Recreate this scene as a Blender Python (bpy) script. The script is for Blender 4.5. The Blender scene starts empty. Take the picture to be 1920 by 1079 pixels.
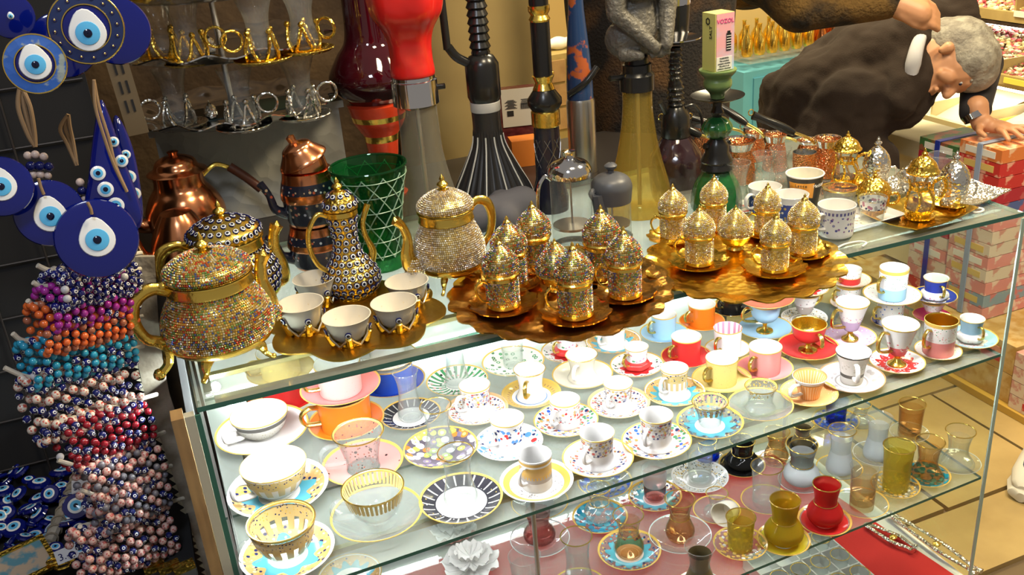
import bpy, bmesh, math, random
from mathutils import Vector, Matrix, noise
random.seed(7)
PI = math.pi; TAU = 2*PI
sc = bpy.context.scene; COL = sc.collection
# ------------------------------------------------------------------ camera
T = .98                                    # height of the counter top
F = 1800.0                                 # focal length in pixels of a 1920 wide frame
pit, yaw, rol = map(math.radians, (24.127, 20.041, -4.830))
CAM = Vector((.0286, -1.1557, 1.6194))
FW = Vector((math.sin(yaw)*math.cos(pit), math.cos(yaw)*math.cos(pit), -math.sin(pit)))
_rt = Vector((math.cos(yaw), -math.sin(yaw), 0)); _up = _rt.cross(FW)
RT = _rt*math.cos(rol)+_up*math.sin(rol); UP = -_rt*math.sin(rol)+_up*math.cos(rol)
cd = bpy.data.cameras.new('camera'); cam = bpy.data.objects.new('camera', cd); COL.objects.link(cam)
cd.sensor_width = 36; cd.lens = 36*F/1920; cd.clip_start = .05
cam.matrix_world = Matrix(((RT.x, UP.x, -FW.x, CAM.x), (RT.y, UP.y, -FW.y, CAM.y), (RT.z, UP.z, -FW.z, CAM.z), (0, 0, 0, 1)))
sc.camera = cam
# ------------------------------------------------------------------ light
vs = sc.view_settings; vs.view_transform = 'Standard'; vs.look = 'None'; vs.gamma = 1; vs.use_curve_mapping = False
vs.exposure = 0.25
w = bpy.data.worlds.new('world'); sc.world = w; w.use_nodes = True
w.node_tree.nodes['Background'].inputs[0].default_value = (.75, .68, .60, 1)
w.node_tree.nodes['Background'].inputs[1].default_value = .30
def area(name, loc, target, size, power, color, sy=None, spread=None):
    l = bpy.data.lights.new(name, 'AREA'); l.energy = power; l.color = color; l.size = size
    if sy: l.shape = 'RECTANGLE'; l.size_y = sy
    if spread: l.spread = spread
    o = bpy.data.objects.new(name, l); COL.objects.link(o); o.location = loc
    o.rotation_euler = (Vector(target)-Vector(loc)).to_track_quat('-Z', 'Y').to_euler(); return o
WARM = (1, .84, .58); COOL = (.93, .97, 1)
area('counter_lamp', (.75, -.25, 2.5), (.95, .2, T), .30, 13, WARM)
area('counter_lamp_right', (1.55, .1, 2.3), (1.3, .3, T), .22, 10, WARM)
area('stall_lamp_left', (-.15, -.9, 2.5), (-.15, .1, 1.1), .3, 8, (.8, .88, 1))
area('shop_lamp', (2.2, 1.6, 2.8), (2.5, 1.3, .4), .5, 52, (1, .83, .5))
area('shop_lamp_far', (1.6, 3.2, 2.8), (1.9, 3.8, .8), .6, 60, (1, .83, .5))
area('shelf_lamp', (2.7, 2.0, 1.9), (2.8, 2.5, .9), .25, 9, (1, .83, .5))
area('aisle_lamp', (2.1, -.2, 2.8), (2.0, .1, 0), .5, 40, (1, .82, .5))
sc.cycles.max_bounces = 10; sc.cycles.transparent_max_bounces = 48; sc.cycles.glossy_bounces = 5
sc.cycles.transmission_bounces = 8; sc.cycles.diffuse_bounces = 3; sc.cycles.sample_clamp_indirect = 4
sc.cycles.caustics_reflective = False; sc.cycles.caustics_refractive = False
sc.cycles.use_denoising = True
# ------------------------------------------------------------------ measuring helpers: a point of the photo taken to a real surface
def ray(px, py): return FW*F + RT*(px-960) - UP*(py-539.5)
def P(px, py, z):
    d = ray(px, py); return CAM + d*((z-CAM.z)/d.z)
def PY(px, py, Y):
    d = ray(px, py); return CAM + d*((Y-CAM.y)/d.y)
def PX(px, py, X):
    d = ray(px, py); return CAM + d*((X-CAM.x)/d.x)
def PD(px, py, dep): return CAM + ray(px, py)*(dep/F)
def mpp(q): return (Vector(q)-CAM).dot(FW)/F          # metres per pixel at q
def hgt(q, py):                                       # height above q whose image is at row py
    d = Vector(q)-CAM; t = (539.5-py)/F
    return (t*d.dot(FW)-d.dot(UP))/(UP.z-t*FW.z)
# ------------------------------------------------------------------ materials
def newmat(name):
    m = bpy.data.materials.new(name); m.use_nodes = True; nt = m.node_tree
    return m, nt, nt.nodes['Principled BSDF']
def C4(c): return (c[0], c[1], c[2], 1)
def bump_to(nt, b, kind, scale, strength, dist=.001, detail=2):
    tc = nt.nodes.new('ShaderNodeTexCoord')
    if kind == 'noise':
        t = nt.nodes.new('ShaderNodeTexNoise'); t.inputs['Scale'].default_value = scale; t.inputs['Detail'].default_value = detail; out = t.outputs['Fac']
    elif kind == 'voronoi':
        t = nt.nodes.new('ShaderNodeTexVoronoi'); t.inputs['Scale'].default_value = scale; out = t.outputs['Distance']
    else:
        t = nt.nodes.new('ShaderNodeTexWave'); t.inputs['Scale'].default_value = scale; t.inputs['Distortion'].default_value = 3; out = t.outputs['Fac']
    nt.links.new(tc.outputs['Object'], t.inputs['Vector'])
    bp = nt.nodes.new('ShaderNodeBump'); bp.inputs['Strength'].default_value = strength; bp.inputs['Distance'].default_value = dist
    nt.links.new(out, bp.inputs['Height']); nt.links.new(bp.outputs[0], b.inputs['Normal'])
def mat(name, col, metal=0, rough=.5, bump=None, emit=None, coat=0, var=None, sheen=0):
    m, nt, b = newmat(name)
    b.inputs['Base Color'].default_value = C4(col); b.inputs['Metallic'].default_value = metal; b.inputs['Roughness'].default_value = rough
    if coat: b.inputs['Coat Weight'].default_value = coat
    if sheen: b.inputs['Sheen Weight'].default_value = sheen
    if emit: b.inputs['Emission Color'].default_value = C4(emit[0]); b.inputs['Emission Strength'].default_value = emit[1]
    if bump: bump_to(nt, b, *bump)
    if var:                                            # (second colour, scale, low, high)
        c2, s, lo, hi = var
        tc = nt.nodes.new('ShaderNodeTexCoord'); t = nt.nodes.new('ShaderNodeTexNoise'); t.inputs['Scale'].default_value = s; t.inputs['Detail'].default_value = 5
        r = nt.nodes.new('ShaderNodeValToRGB'); r.color_ramp.elements[0].position = lo; r.color_ramp.elements[1].position = hi
        r.color_ramp.elements[0].color = C4(col); r.color_ramp.elements[1].color = C4(c2)
        nt.links.new(tc.outputs['Object'], t.inputs['Vector']); nt.links.new(t.outputs['Fac'], r.inputs[0]); nt.links.new(r.outputs[0], b.inputs['Base Color'])
    return m
def schlick(nt, f0):
    """reflectance of a glass surface seen from either side"""
    lw = nt.nodes.new('ShaderNodeLayerWeight'); lw.inputs['Blend'].default_value = .5
    p = nt.nodes.new('ShaderNodeMath'); p.operation = 'POWER'; nt.links.new(lw.outputs['Facing'], p.inputs[0]); p.inputs[1].default_value = 5
    q = nt.nodes.new('ShaderNodeMath'); q.operation = 'MULTIPLY_ADD'; nt.links.new(p.outputs[0], q.inputs[0]); q.inputs[1].default_value = 1-f0; q.inputs[2].default_value = f0
    return q.outputs[0]
def thin_glass(name, tint=(1, 1, 1), edge=None, ior=1.45, rough=.02, body=None):
    """a thin wall of glass: clear through, tinted more where one looks along it, with a fresnel reflection; body = diffuse share, also paints in haze"""
    m, nt, b = newmat(name); nt.nodes.remove(b); N = nt.nodes; L = nt.links
    tr = N.new('ShaderNodeBsdfTransparent'); gl = N.new('ShaderNodeBsdfGlossy'); gl.inputs['Roughness'].default_value = rough
    fr = schlick(nt, ((ior-1)/(ior+1))**2); lw = N.new('ShaderNodeLayerWeight'); lw.inputs['Blend'].default_value = .35
    mx = N.new('ShaderNodeMix'); mx.data_type = 'RGBA'; mx.inputs[6].default_value = C4(tint)
    mx.inputs[7].default_value = C4(edge or tuple(c*.55 for c in tint))
    L.new(lw.outputs['Facing'], mx.inputs[0]); L.new(mx.outputs[2], tr.inputs[0])
    ms = N.new('ShaderNodeMixShader'); L.new(fr, ms.inputs[0]); L.new(tr.outputs[0], ms.inputs[1]); L.new(gl.outputs[0], ms.inputs[2])
    out = N['Material Output']; last = ms
    if body:
        df = N.new('ShaderNodeBsdfDiffuse'); df.inputs[0].default_value = C4(body[0]); m2 = N.new('ShaderNodeMixShader'); m2.inputs[0].default_value = body[1]
        L.new(ms.outputs[0], m2.inputs[1]); L.new(df.outputs[0], m2.inputs[2]); last = m2
    L.new(last.outputs[0], out.inputs[0]); return m
def stones(name, cols, metal=.6, rough=.3):
    m, nt, b = newmat(name); g = nt.nodes.new('ShaderNodeNewGeometry'); r = nt.nodes.new('ShaderNodeValToRGB'); r.color_ramp.interpolation = 'CONSTANT'
    e = r.color_ramp.elements
    while len(e) < len(cols): e.new(.5)
    for i, c in enumerate(cols): e[i].position = i/len(cols); e[i].color = C4(c)
    nt.links.new(g.outputs['Random Per Island'], r.inputs[0]); nt.links.new(r.outputs[0], b.inputs['Base Color'])
    b.inputs['Metallic'].default_value = metal; b.inputs['Roughness'].default_value = rough; return m
def porcelain(name, base, layers, rough=.12, metal=0, glass=False):
    """glazed ware; layers painted over each other on the thing's own coordinates (metres):
    ring r0 r1 col | band z0 z1 col | star rad amp n col | spots r0 r1 scale size [cols] | zspots z0 z1 scale size [cols] | petal r0 r1 n duty col"""
    m, nt, b = newmat(name); N = nt.nodes; L = nt.links
    def mth(op, a, bb=None, c=None):
        n = N.new('ShaderNodeMath'); n.operation = op
        for i, v in enumerate((a, bb, c)):
            if v is None: continue
            if isinstance(v, (int, float)): n.inputs[i].default_value = v
            else: L.new(v, n.inputs[i])
        return n.outputs[0]
    tc = N.new('ShaderNodeTexCoord'); sp = N.new('ShaderNodeSeparateXYZ'); L.new(tc.outputs['Object'], sp.inputs[0])
    x, y, z = sp.outputs; r = mth('SQRT', mth('ADD', mth('MULTIPLY', x, x), mth('MULTIPLY', y, y))); ang = mth('ARCTAN2', y, x)
    def between(v, lo, hi): return mth('MULTIPLY', mth('GREATER_THAN', v, lo), mth('LESS_THAN', v, hi))
    cur = None
    def over(mask, col):
        nonlocal cur
        mx = N.new('ShaderNodeMix'); mx.data_type = 'RGBA'; L.new(mask, mx.inputs[0])
        if cur is None: mx.inputs[6].default_value = C4(base)
        else: L.new(cur, mx.inputs[6])
        if isinstance(col, tuple): mx.inputs[7].default_value = C4(col)
        else: L.new(col, mx.inputs[7])
        cur = mx.outputs[2]
    for ly in layers:
        k = ly[0]
        if k == 'ring': over(between(r, ly[1], ly[2]), ly[3])
        elif k == 'band': over(between(z, ly[1], ly[2]), ly[3])
        elif k == 'star':
            _, rad, amp, n, col = ly
            over(mth('LESS_THAN', r, mth('ADD', mth('MULTIPLY', mth('COSINE', mth('MULTIPLY', ang, n)), amp), rad)), col)
        elif k == 'petal':
            _, r0, r1, n, duty, col = ly
            over(mth('MULTIPLY', between(r, r0, r1), mth('GREATER_THAN', mth('COSINE', mth('MULTIPLY', ang, n)), duty)), col)
        elif k == 'zpetal':
            _, r0, r1, n, duty, col = ly
            over(mth('MULTIPLY', between(z, r0, r1), mth('GREATER_THAN', mth('COSINE', mth('MULTIPLY', ang, n)), duty)), col)
        else:
            _, lo, hi, s, size, cols = ly
            vo = N.new('ShaderNodeTexVoronoi'); vo.inputs['Scale'].default_value = s; L.new(tc.outputs['Object'], vo.inputs['Vector'])
            rp = N.new('ShaderNodeValToRGB'); rp.color_ramp.interpolation = 'CONSTANT'; e = rp.color_ramp.elements
            while len(e) < len(cols): e.new(.5)
            for i, c in enumerate(cols): e[i].position = i/len(cols); e[i].color = C4(c)
            if len(cols) == 1: e[1].color = C4(cols[0])
            sc_ = N.new('ShaderNodeSeparateColor'); L.new(vo.outputs['Color'], sc_.inputs[0]); L.new(sc_.outputs[0], rp.inputs[0])
            over(mth('MULTIPLY', between(r if k == 'spots' else z, lo, hi), mth('LESS_THAN', vo.outputs['Distance'], size)), rp.outputs[0])
    if cur is not None: L.new(cur, b.inputs['Base Color'])
    else: b.inputs['Base Color'].default_value = C4(base)
    b.inputs['Roughness'].default_value = rough; b.inputs['Metallic'].default_value = metal
    if glass:                                          # painted decoration on clear glass: base shows through
        tr = thin_nodes(nt); mk = N.new('ShaderNodeMixShader')
        df = mth('GREATER_THAN', lum_diff(nt, cur, base), .02) if cur is not None else 0.0
        if cur is not None: L.new(df, mk.inputs[0])
        else: mk.inputs[0].default_value = 0
        L.new(tr, mk.inputs[1]); L.new(b.outputs[0], mk.inputs[2]); L.new(mk.outputs[0], N['Material Output'].inputs[0])
    return m
def thin_nodes(nt):
    N = nt.nodes; L = nt.links
    tr = N.new('ShaderNodeBsdfTransparent'); tr.inputs[0].default_value = (.97, .99, .98, 1); gl = N.new('ShaderNodeBsdfGlossy'); gl.inputs['Roughness'].default_value = .03
    fr = schlick(nt, .04); lw = N.new('ShaderNodeLayerWeight'); lw.inputs['Blend'].default_value = .35
    mx = N.new('ShaderNodeMix'); mx.data_type = 'RGBA'; mx.inputs[6].default_value = (.985, .995, .99, 1); mx.inputs[7].default_value = (.80, .84, .82, 1)
    L.new(lw.outputs['Facing'], mx.inputs[0]); L.new(mx.outputs[2], tr.inputs[0])
    ms = N.new('ShaderNodeMixShader'); L.new(fr, ms.inputs[0]); L.new(tr.outputs[0], ms.inputs[1]); L.new(gl.outputs[0], ms.inputs[2])
    df = N.new('ShaderNodeBsdfDiffuse'); df.inputs[0].default_value = (.9, .92, .92, 1); m2 = N.new('ShaderNodeMixShader'); m2.inputs[0].default_value = .06  # same painted-in whitish brightness as the clear glass
    L.new(ms.outputs[0], m2.inputs[1]); L.new(df.outputs[0], m2.inputs[2]); return m2.outputs[0]
def lum_diff(nt, cur, base):
    v = nt.nodes.new('ShaderNodeVectorMath'); v.operation = 'DISTANCE'; nt.links.new(cur, v.inputs[0]); v.inputs[1].default_value = base; return v.outputs['Value']
WHITE = (.87, .86, .83); GOLDC = (.83, .55, .10)
M = dict(
 gold=mat('gold', (.90, .64, .13), 1, .22, ('noise', 160, .35, .0015)),
 gold_emb=mat('embossed_gold', (.86, .58, .10), 1, .24, ('voronoi', 190, .8, .002)),
 gold_tray=mat('gold_tray', (.90, .56, .07), 1, .2, ('voronoi', 90, .35, .0015)),
 bronze_tray=mat('bronze_gold_tray', (.74, .40, .09), 1, .2, ('voronoi', 90, .25, .0015)),
 dull_gold=mat('dull_gold_tray', (.52, .33, .06), 1, .34, ('noise', 60, .5, .002)),
 gilt=mat('gilt', (.86, .62, .16), 1, .25),
 silver=mat('silver', (.80, .78, .72), 1, .18, ('voronoi', 170, .8, .002)),
 silver_s=mat('polished_silver', (.75, .77, .80), 1, .15, ('noise', 40, .25, .002)),
 steel=mat('steel', (.55, .54, .52), 1, .3), chrome=mat('chrome', (.7, .7, .72), 1, .1),
 copper=mat('copper', (.76, .31, .14), 1, .2, ('noise', 22, .12, .002)),
 copper_h=mat('hammered_copper', (.78, .33, .14), 1, .22, ('voronoi', 260, .8, .002)),
 black=mat('black_plastic', (.012, .012, .012), 0, .25), blackm=mat('black_matt', (.010, .010, .010), 0, .5),
 white=mat('white_ware', WHITE, 0, .12), cream=mat('cream_ware', (.80, .77, .66), 0, .15), ivory=mat('ivory_ware', (.82, .76, .64), 0, .1),
 navy=mat('navy_enamel', (.008, .012, .10), 0, .12), cobalt=mat('cobalt_glass', (.002, .007, .15), 0, .08, coat=.5),
 skyb=mat('sky_blue_enamel', (.10, .45, .80), 0, .15), eyew=mat('white_enamel', (.8, .82, .84), 0, .15), pupil=mat('pupil_enamel', (.003, .006, .03), 0, .1),
 wood=mat('light_wood', (.42, .26, .11), 0, .5, ('wave', 30, .2, .001), var=((.30, .17, .07), 14, .35, .7)),
 greywood=mat('grey_weathered_wood', (.50, .45, .37), 0, .8, ('noise', 70, .7, .003), var=((.26, .22, .17), 22, .4, .65)),
 darkwood=mat('dark_wood', (.05, .028, .016), 0, .5, var=((.02, .012, .008), 16, .4, .6)),
 redcloth=mat('red_cloth', (.72, .035, .035), 0, .85, ('noise', 300, .3, .001)),
 whitep=mat('white_panel', (.85, .86, .84), 0, .4), dark=mat('dark_void', (.01, .01, .012), 0, .9),
 glass=thin_glass('clear_glass', (.985, .995, .99), (.80, .85, .83), 1.5, body=((.9, .92, .92), .07)),  # pale body paints in the whitish brightness and highlights
 pane=thin_glass('pane_glass', (.95, .98, .96), (.80, .90, .85), 1.35),
 gedge=mat('green_glass_edge', (.05, .16, .12), 0, .1), gedge_l=mat('pale_glass_edge', (.42, .55, .47), 0, .1),
 led=mat('led_diffuser', (1, 1, 1), 0, .5, emit=((.97, .985, 1), 235)),
 led2=mat('added_rail_glow', (1, 1, 1), 0, .5, emit=((.97, .985, 1), 70)),
 leds=mat('added_glare_glow', (1, 1, 1), 0, .5, emit=((1, .98, .95), 500)),
 alu=mat('brass_toned_channel', (.62, .52, .22), 1, .35),
 st_multi=stones('multicolour_rhinestones', [(.80, .62, .22), (.85, .75, .45), (.75, .10, .06), (.20, .42, .16), (.85, .55, .12), (.55, .30, .10), (.12, .18, .5), (.85, .8, .7), (.62, .40, .12)]),
 st_multi2=stones('dark_multicolour_rhinestones', [(.55, .36, .13), (.7, .58, .35), (.6, .08, .05), (.14, .30, .12), (.45, .22, .07), (.22, .14, .06), (.1, .14, .5), (.85, .8, .8), (.35, .45, .3)]),
 st_silver=stones('silver_rhinestones', [(.95, .9, .82), (.80, .72, .55), (.62, .5, .3), (.95, .92, .95), (.5, .42, .35), (.85, .7, .4)]),
 st_gold=stones('gold_rhinestones', [(.95, .86, .5), (.9, .72, .28), (.62, .46, .2), (.95, .9, .75), (.8, .6, .2), (.7, .6, .66)]),
)
# ------------------------------------------------------------------ geometry helpers
class MB:
    def __init__(s): s.v = []; s.f = []; s.m = []; s.mats = []
    def mi(s, m):
        if m not in s.mats: s.mats.append(m)
        return s.mats.index(m)
    def lathe(s, prof, m, n=32, rmod=None, zmod=None, M4=None, close=False, cap0=False, cap1=False):
        """prof: list of (r, z) or (r, z, material of the band that follows)"""
        b = len(s.v); k = len(prof)
        for p in prof:
            for j in range(n):
                a = TAU*j/n; r, z = p[0], p[1]
                if rmod: r *= rmod(a, p)
                if zmod: z += zmod(a, p)
                q = Vector((r*math.cos(a), r*math.sin(a), z)); s.v.append(M4 @ q if M4 else q)
        cm = s.mi(m)
        for i in range(k-1):
            if len(prof[i]) > 2: cm = s.mi(prof[i][2])
            for j in range(n):
                s.f.append((b+i*n+j, b+i*n+(j+1) % n, b+(i+1)*n+(j+1) % n, b+(i+1)*n+j)); s.m.append(cm)
        if cap0: s.f.append(tuple(b+j for j in range(n))[::-1]); s.m.append(s.mi(m))
        if cap1: s.f.append(tuple(b+(k-1)*n+j for j in range(n))); s.m.append(cm)
        return s
    def tube(s, pts, rad, m, n=8, caps=True, flat=1.0, close=False):
        pts = [Vector(p) for p in pts]; k = len(pts); b = len(s.v); mi = s.mi(m)
        if not hasattr(rad, '__len__'): rad = [rad]*k
        prev = None
        for i, p in enumerate(pts):
            if close: t = (pts[(i+1) % k]-pts[i-1]).normalized()
            else: t = (pts[min(i+1, k-1)]-pts[max(i-1, 0)]).normalized()
            if prev is None:
                u = t.cross(Vector((0, 0, 1)))
                if u.length < .1: u = t.cross(Vector((0, 1, 0)))
            else: u = prev-t*prev.dot(t)
            u.normalize(); prev = u; wv = t.cross(u)
            for j in range(n):
                a = TAU*j/n; s.v.append(p+u*(math.cos(a)*rad[i]*flat)+wv*(math.sin(a)*rad[i]))
        for i in range(k if close else k-1):
            i2 = (i+1) % k
            for j in range(n): s.f.append((b+i*n+j, b+i*n+(j+1) % n, b+i2*n+(j+1) % n, b+i2*n+j)); s.m.append(mi)
        if caps and not close:
            s.f.append(tuple(b+j for j in range(n))[::-1]); s.m.append(mi); s.f.append(tuple(b+(k-1)*n+j for j in range(n))); s.m.append(mi)
        return s
    def capsule(s, a, c, ra, rc, m, n=14):
        a = Vector(a); c = Vector(c); d = c-a
        if d.length < 1e-6: d = Vector((0, 0, 1e-4)); c = a+d
        t = d.normalized(); pts = []; rad = []
        for i in range(5):
            g = PI/2*(1-i/4); pts.append(a-t*ra*math.sin(g)); rad.append(max(ra*math.cos(g), ra*.05))
        for i in range(5):
            g = PI/2*i/4; pts.append(c+t*rc*math.sin(g)); rad.append(max(rc*math.cos(g), rc*.05))
        return s.tube(pts, rad, m, n)
    def box(s, c, d, m, rz=0, M4=None):
        b = len(s.v); R = Matrix.Rotation(rz, 4, 'Z'); c = Vector(c)
        for i in range(8):
            q = Vector(((i & 1)-.5, ((i >> 1) & 1)-.5, ((i >> 2) & 1)-.5)); q = Vector((q.x*d[0], q.y*d[1], q.z*d[2])); q = c+R @ q
            s.v.append(M4 @ q if M4 else q)
        for f in ((0, 2, 3, 1), (4, 5, 7, 6), (0, 1, 5, 4), (2, 6, 7, 3), (0, 4, 6, 2), (1, 3, 7, 5)): s.f.append(tuple(b+i for i in f)); s.m.append(s.mi(m))
        return s
    def prism(s, poly, z0, z1, m, mside=None):
        b = len(s.v); n = len(poly)
        for z in (z0, z1):
            for p in poly: s.v.append(Vector((p[0], p[1], z)))
        s.f.append(tuple(range(b, b+n))[::-1]); s.m.append(s.mi(m)); s.f.append(tuple(range(b+n, b+2*n))); s.m.append(s.mi(m))
        for i in range(n): s.f.append((b+i, b+(i+1) % n, b+n+(i+1) % n, b+n+i)); s.m.append(s.mi(mside or m))
        return s
    def ball(s, c, r, m, n=12, sq=(1, 1, 1)):
        c = Vector(c); b = len(s.v); k = max(5, n//2); mi = s.mi(m)
        for i in range(k+1):
            g = PI*i/k
            for j in range(n):
                a = TAU*j/n; s.v.append(c+Vector((r*sq[0]*max(math.sin(g), .02)*math.cos(a), r*sq[1]*max(math.sin(g), .02)*math.sin(a), r*sq[2]*math.cos(g))))
        for i in range(k):
            for j in range(n): s.f.append((b+i*n+j, b+(i+1)*n+j, b+(i+1)*n+(j+1) % n, b+i*n+(j+1) % n)); s.m.append(mi)
        return s
    def mesh(s, name, smooth=True, sharp=40):
        me = bpy.data.meshes.new(name); me.from_pydata(s.v, [], s.f)
        for m in s.mats: me.materials.append(m)
        me.polygons.foreach_set('material_index', s.m); me.polygons.foreach_set('use_smooth', [smooth]*len(s.f))
        if smooth: me.set_sharp_from_angle(angle=math.radians(sharp))
        me.update(); return me
    def obj(s, name, parent=None, smooth=True, loc=(0, 0, 0), sharp=40):
        return link(name, s.mesh(name, smooth, sharp), parent, loc)
def link(name, me, parent=None, loc=(0, 0, 0)):
    o = bpy.data.objects.new(name, me); COL.objects.link(o); o.location = loc
    if parent: o.parent = parent
    return o
def tag(o, label, cat, group=None, kind=None):
    if label: o['label'] = label
    if cat: o['category'] = cat
    if group: o['group'] = group
    if kind: o['kind'] = kind
    return o
def thing(name, label, cat, loc=(0, 0, 0), rz=0, sc_=1, group=None):
    o = bpy.data.objects.new(name, None); COL.objects.link(o); o.location = loc; o.rotation_euler.z = rz; o.scale = (sc_,)*3; o.empty_display_size = .02
    return tag(o, label, cat, group)
def copy_thing(o, loc, rz=0, sc_=1, label=None, group=None):
    r = o.copy(); COL.objects.link(r); r.location = loc; r.rotation_euler.z = rz; r.scale = (sc_,)*3
    if label: r['label'] = label
    if group: r['group'] = group
    for ch in list(o.children):
        c = ch.copy(); COL.objects.link(c); c.parent = r
        for g in list(ch.children):
            d = g.copy(); COL.objects.link(d); d.parent = c
    return r
def struct(o): o['kind'] = 'structure'; return o
def curve(pts, k=6, closed=False):                     # Catmull-Rom through pts
    pts = [Vector(p) for p in pts]; out = []; n = len(pts)
    for i in range(n if closed else n-1):
        if closed: a, b, c, d = pts[i-1], pts[i], pts[(i+1) % n], pts[(i+2) % n]
        else: a, b, c, d = pts[max(i-1, 0)], pts[i], pts[i+1], pts[min(i+2, n-1)]
        for j in range(k):
            t = j/k; out.append(.5*((2*b)+(c-a)*t+(2*a-5*b+4*c-d)*t*t+(3*b-a-3*c+d)*t**3))
    if not closed: out.append(pts[-1])
    return out
def lerp_list(vals, n): 
    out = []
    for i in range(n):
        t = i/(n-1)*(len(vals)-1); k = min(int(t), len(vals)-2); out.append(vals[k]+(vals[k+1]-vals[k])*(t-k))
    return out
def smooth_prof(pr, k=5):                              # round a (r, z) profile
    q = curve([(p[0], 0, p[1]) for p in pr], k); return [(max(v.x, .0003), v.z) for v in q]
def stone_rows(prof, size, m, jitter=.25):
    """rows of small cut stones set on a turned surface"""
    mb = MB(); pts = [Vector((p[0], p[1])) for p in prof]; seg = [0]
    for a, b in zip(pts, pts[1:]): seg.append(seg[-1]+(b-a).length)
    Ltot = seg[-1]; rows = int(Ltot/size); rnd = random.Random(3)
    for i in range(rows):
        d = (i+.5)*Ltot/rows; k = max(j for j in range(len(seg)) if seg[j] <= d); k = min(k, len(pts)-2)
        t = (d-seg[k])/max(seg[k+1]-seg[k], 1e-9); p = pts[k].lerp(pts[k+1], t); tv = (pts[k+1]-pts[k]).normalized()
        nr, nz = tv.y, -tv.x
        n = max(5, int(TAU*p.x/size))
        for j in range(n):
            a = TAU*(j+.5*(i % 2))/n; ca, sa = math.cos(a), math.sin(a)
            c = Vector((p.x*ca, p.x*sa, p.y)); N_ = Vector((nr*ca, nr*sa, nz)); U = Vector((-sa, ca, 0))
            N_ = (N_+Vector((rnd.uniform(-1, 1), rnd.uniform(-1, 1), rnd.uniform(-1, 1)))*jitter*.5).normalized(); V = N_.cross(U)
            b = len(mb.v)
            for rr, h in ((.5, -.05), (.27, .3)):
                for q in range(5):
                    g = TAU*q/5+.3*j; mb.v.append(c+U*(math.cos(g)*rr*size)+V*(math.sin(g)*rr*size)+N_*(h*size))
            for q in range(5): mb.f.append((b+q, b+(q+1) % 5, b+5+(q+1) % 5, b+5+q)); mb.m.append(0)
            mb.f.append(tuple(b+5+q for q in range(5))); mb.m.append(0)
    mb.mats = [m]; return mb
def finish_remesh(mb, name, voxel, parent=None, smooth_it=3, mats=None, loc=(0, 0, 0)):
    """weld overlapping volumes into one continuous surface"""
    o = mb.obj(name, parent, loc=loc)
    r = o.modifiers.new('weld', 'REMESH'); r.mode = 'VOXEL'; r.voxel_size = voxel; r.use_smooth_shade = True
    s = o.modifiers.new('soft', 'SMOOTH'); s.iterations = smooth_it; s.factor = .5
    return o
def text(s, name, m, parent, loc, rot, size, align='LEFT', ext=.0002):
    c = bpy.data.curves.new(name, 'FONT'); c.body = s; c.size = size; c.extrude = ext; c.align_x = align; c.resolution_u = 2
    f = bpy.data.objects.new(name, c); me = bpy.data.meshes.new_from_object(f); bpy.data.objects.remove(f); me.materials.clear(); me.materials.append(m)
    o = link(name, me, parent, loc); o.rotation_euler = rot; return o
#@@SETTING
# ------------------------------------------------------------------ floor of stone slabs
M['stone'] = mat('yellow_stone', (.50, .36, .15), 0, .35, ('noise', 30, .4, .004), var=((.36, .25, .10), 5, .35, .7))
M['grout'] = mat('slab_joint', (.16, .11, .06), 0, .9); M['lowpave'] = mat('dark_lower_pavement', (.10, .07, .035), 0, .7, ('noise', 20, .5, .004))
fl = struct(MB().box((1.2, 2.1, -.04), (6.4, 6.2, .05), M['grout']).obj('floor', smooth=False))
ys = [.128, .345, .80, 1.3, 1.85, 2.45, 3.1, 3.9, 5.0]
for i in range(len(ys)-1):
    xs = [-1.6, -.9, -.1, .6, 1.2, 1.72, 2.09, 2.6, 3.2, 4.1] if i % 2 else [-1.6, -1.1, -.4, .3, .9, 1.45, 2.3, 2.95, 3.5, 4.1]
    if i == 0: xs = [-1.6, -.6, .4, 1.2, 2.1, 2.9, 4.1]
    for a, b in zip(xs, xs[1:]):
        mb = MB(); g = .006
        p = [(a+g, ys[i]+g), (b-g, ys[i]+g), (b-g, ys[i+1]-g), (a+g, ys[i+1]-g)]
        p = [(x+random.uniform(-.003, .003), y+random.uniform(-.006, .003)) for x, y in p]
        mb.prism(p, -.03, -.0, M['stone']); link('stone_slab', mb.mesh('stone_slab', False), fl)
struct(MB().box((1.2, -.95, -.17), (6.4, 2.12, .05), M['lowpave']).obj('floor_lower', smooth=False))
# ------------------------------------------------------------------ walls
M['brownwall'] = mat('brown_rough_wall', (.11, .065, .028), 0, .9, ('noise', 40, .8, .006), var=((.045, .025, .012), 7, .35, .65))
M['tanwall'] = mat('tan_plaster', (.46, .33, .12), 0, .8, ('noise', 9, .3, .01), var=((.34, .23, .08), 3, .35, .7))
M['shopwall'] = mat('warm_shop_wall', (.55, .40, .16), 0, .7)
struct(MB().box((-.32, 1.42, 1.2), (2.0, .06, 2.6), M['brownwall']).obj('wall_left', smooth=False))
struct(MB().box((-1.45, .2, 1.2), (.06, 2.4, 2.6), M['brownwall']).obj('wall_side', smooth=False))
struct(MB().box((1.9, 5.05, 1.3), (4.6, .06, 2.8), M['shopwall']).obj('wall_back', smooth=False))
struct(MB().box((4.15, 2.2, 1.3), (.06, 5.7, 2.8), M['shopwall']).obj('wall_right', smooth=False))
# tan plaster pillar beside the hookahs
pl = MB(); pl.lathe([(.20, 0), (.20, .9), (.205, 1.0), (.215, 1.15), (.20, 1.5), (.17, 1.9), (.15, 2.3)], M['tanwall'], 40)
pil = struct(pl.obj('wall_pillar', loc=(.86, 1.36, 0)))
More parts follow.
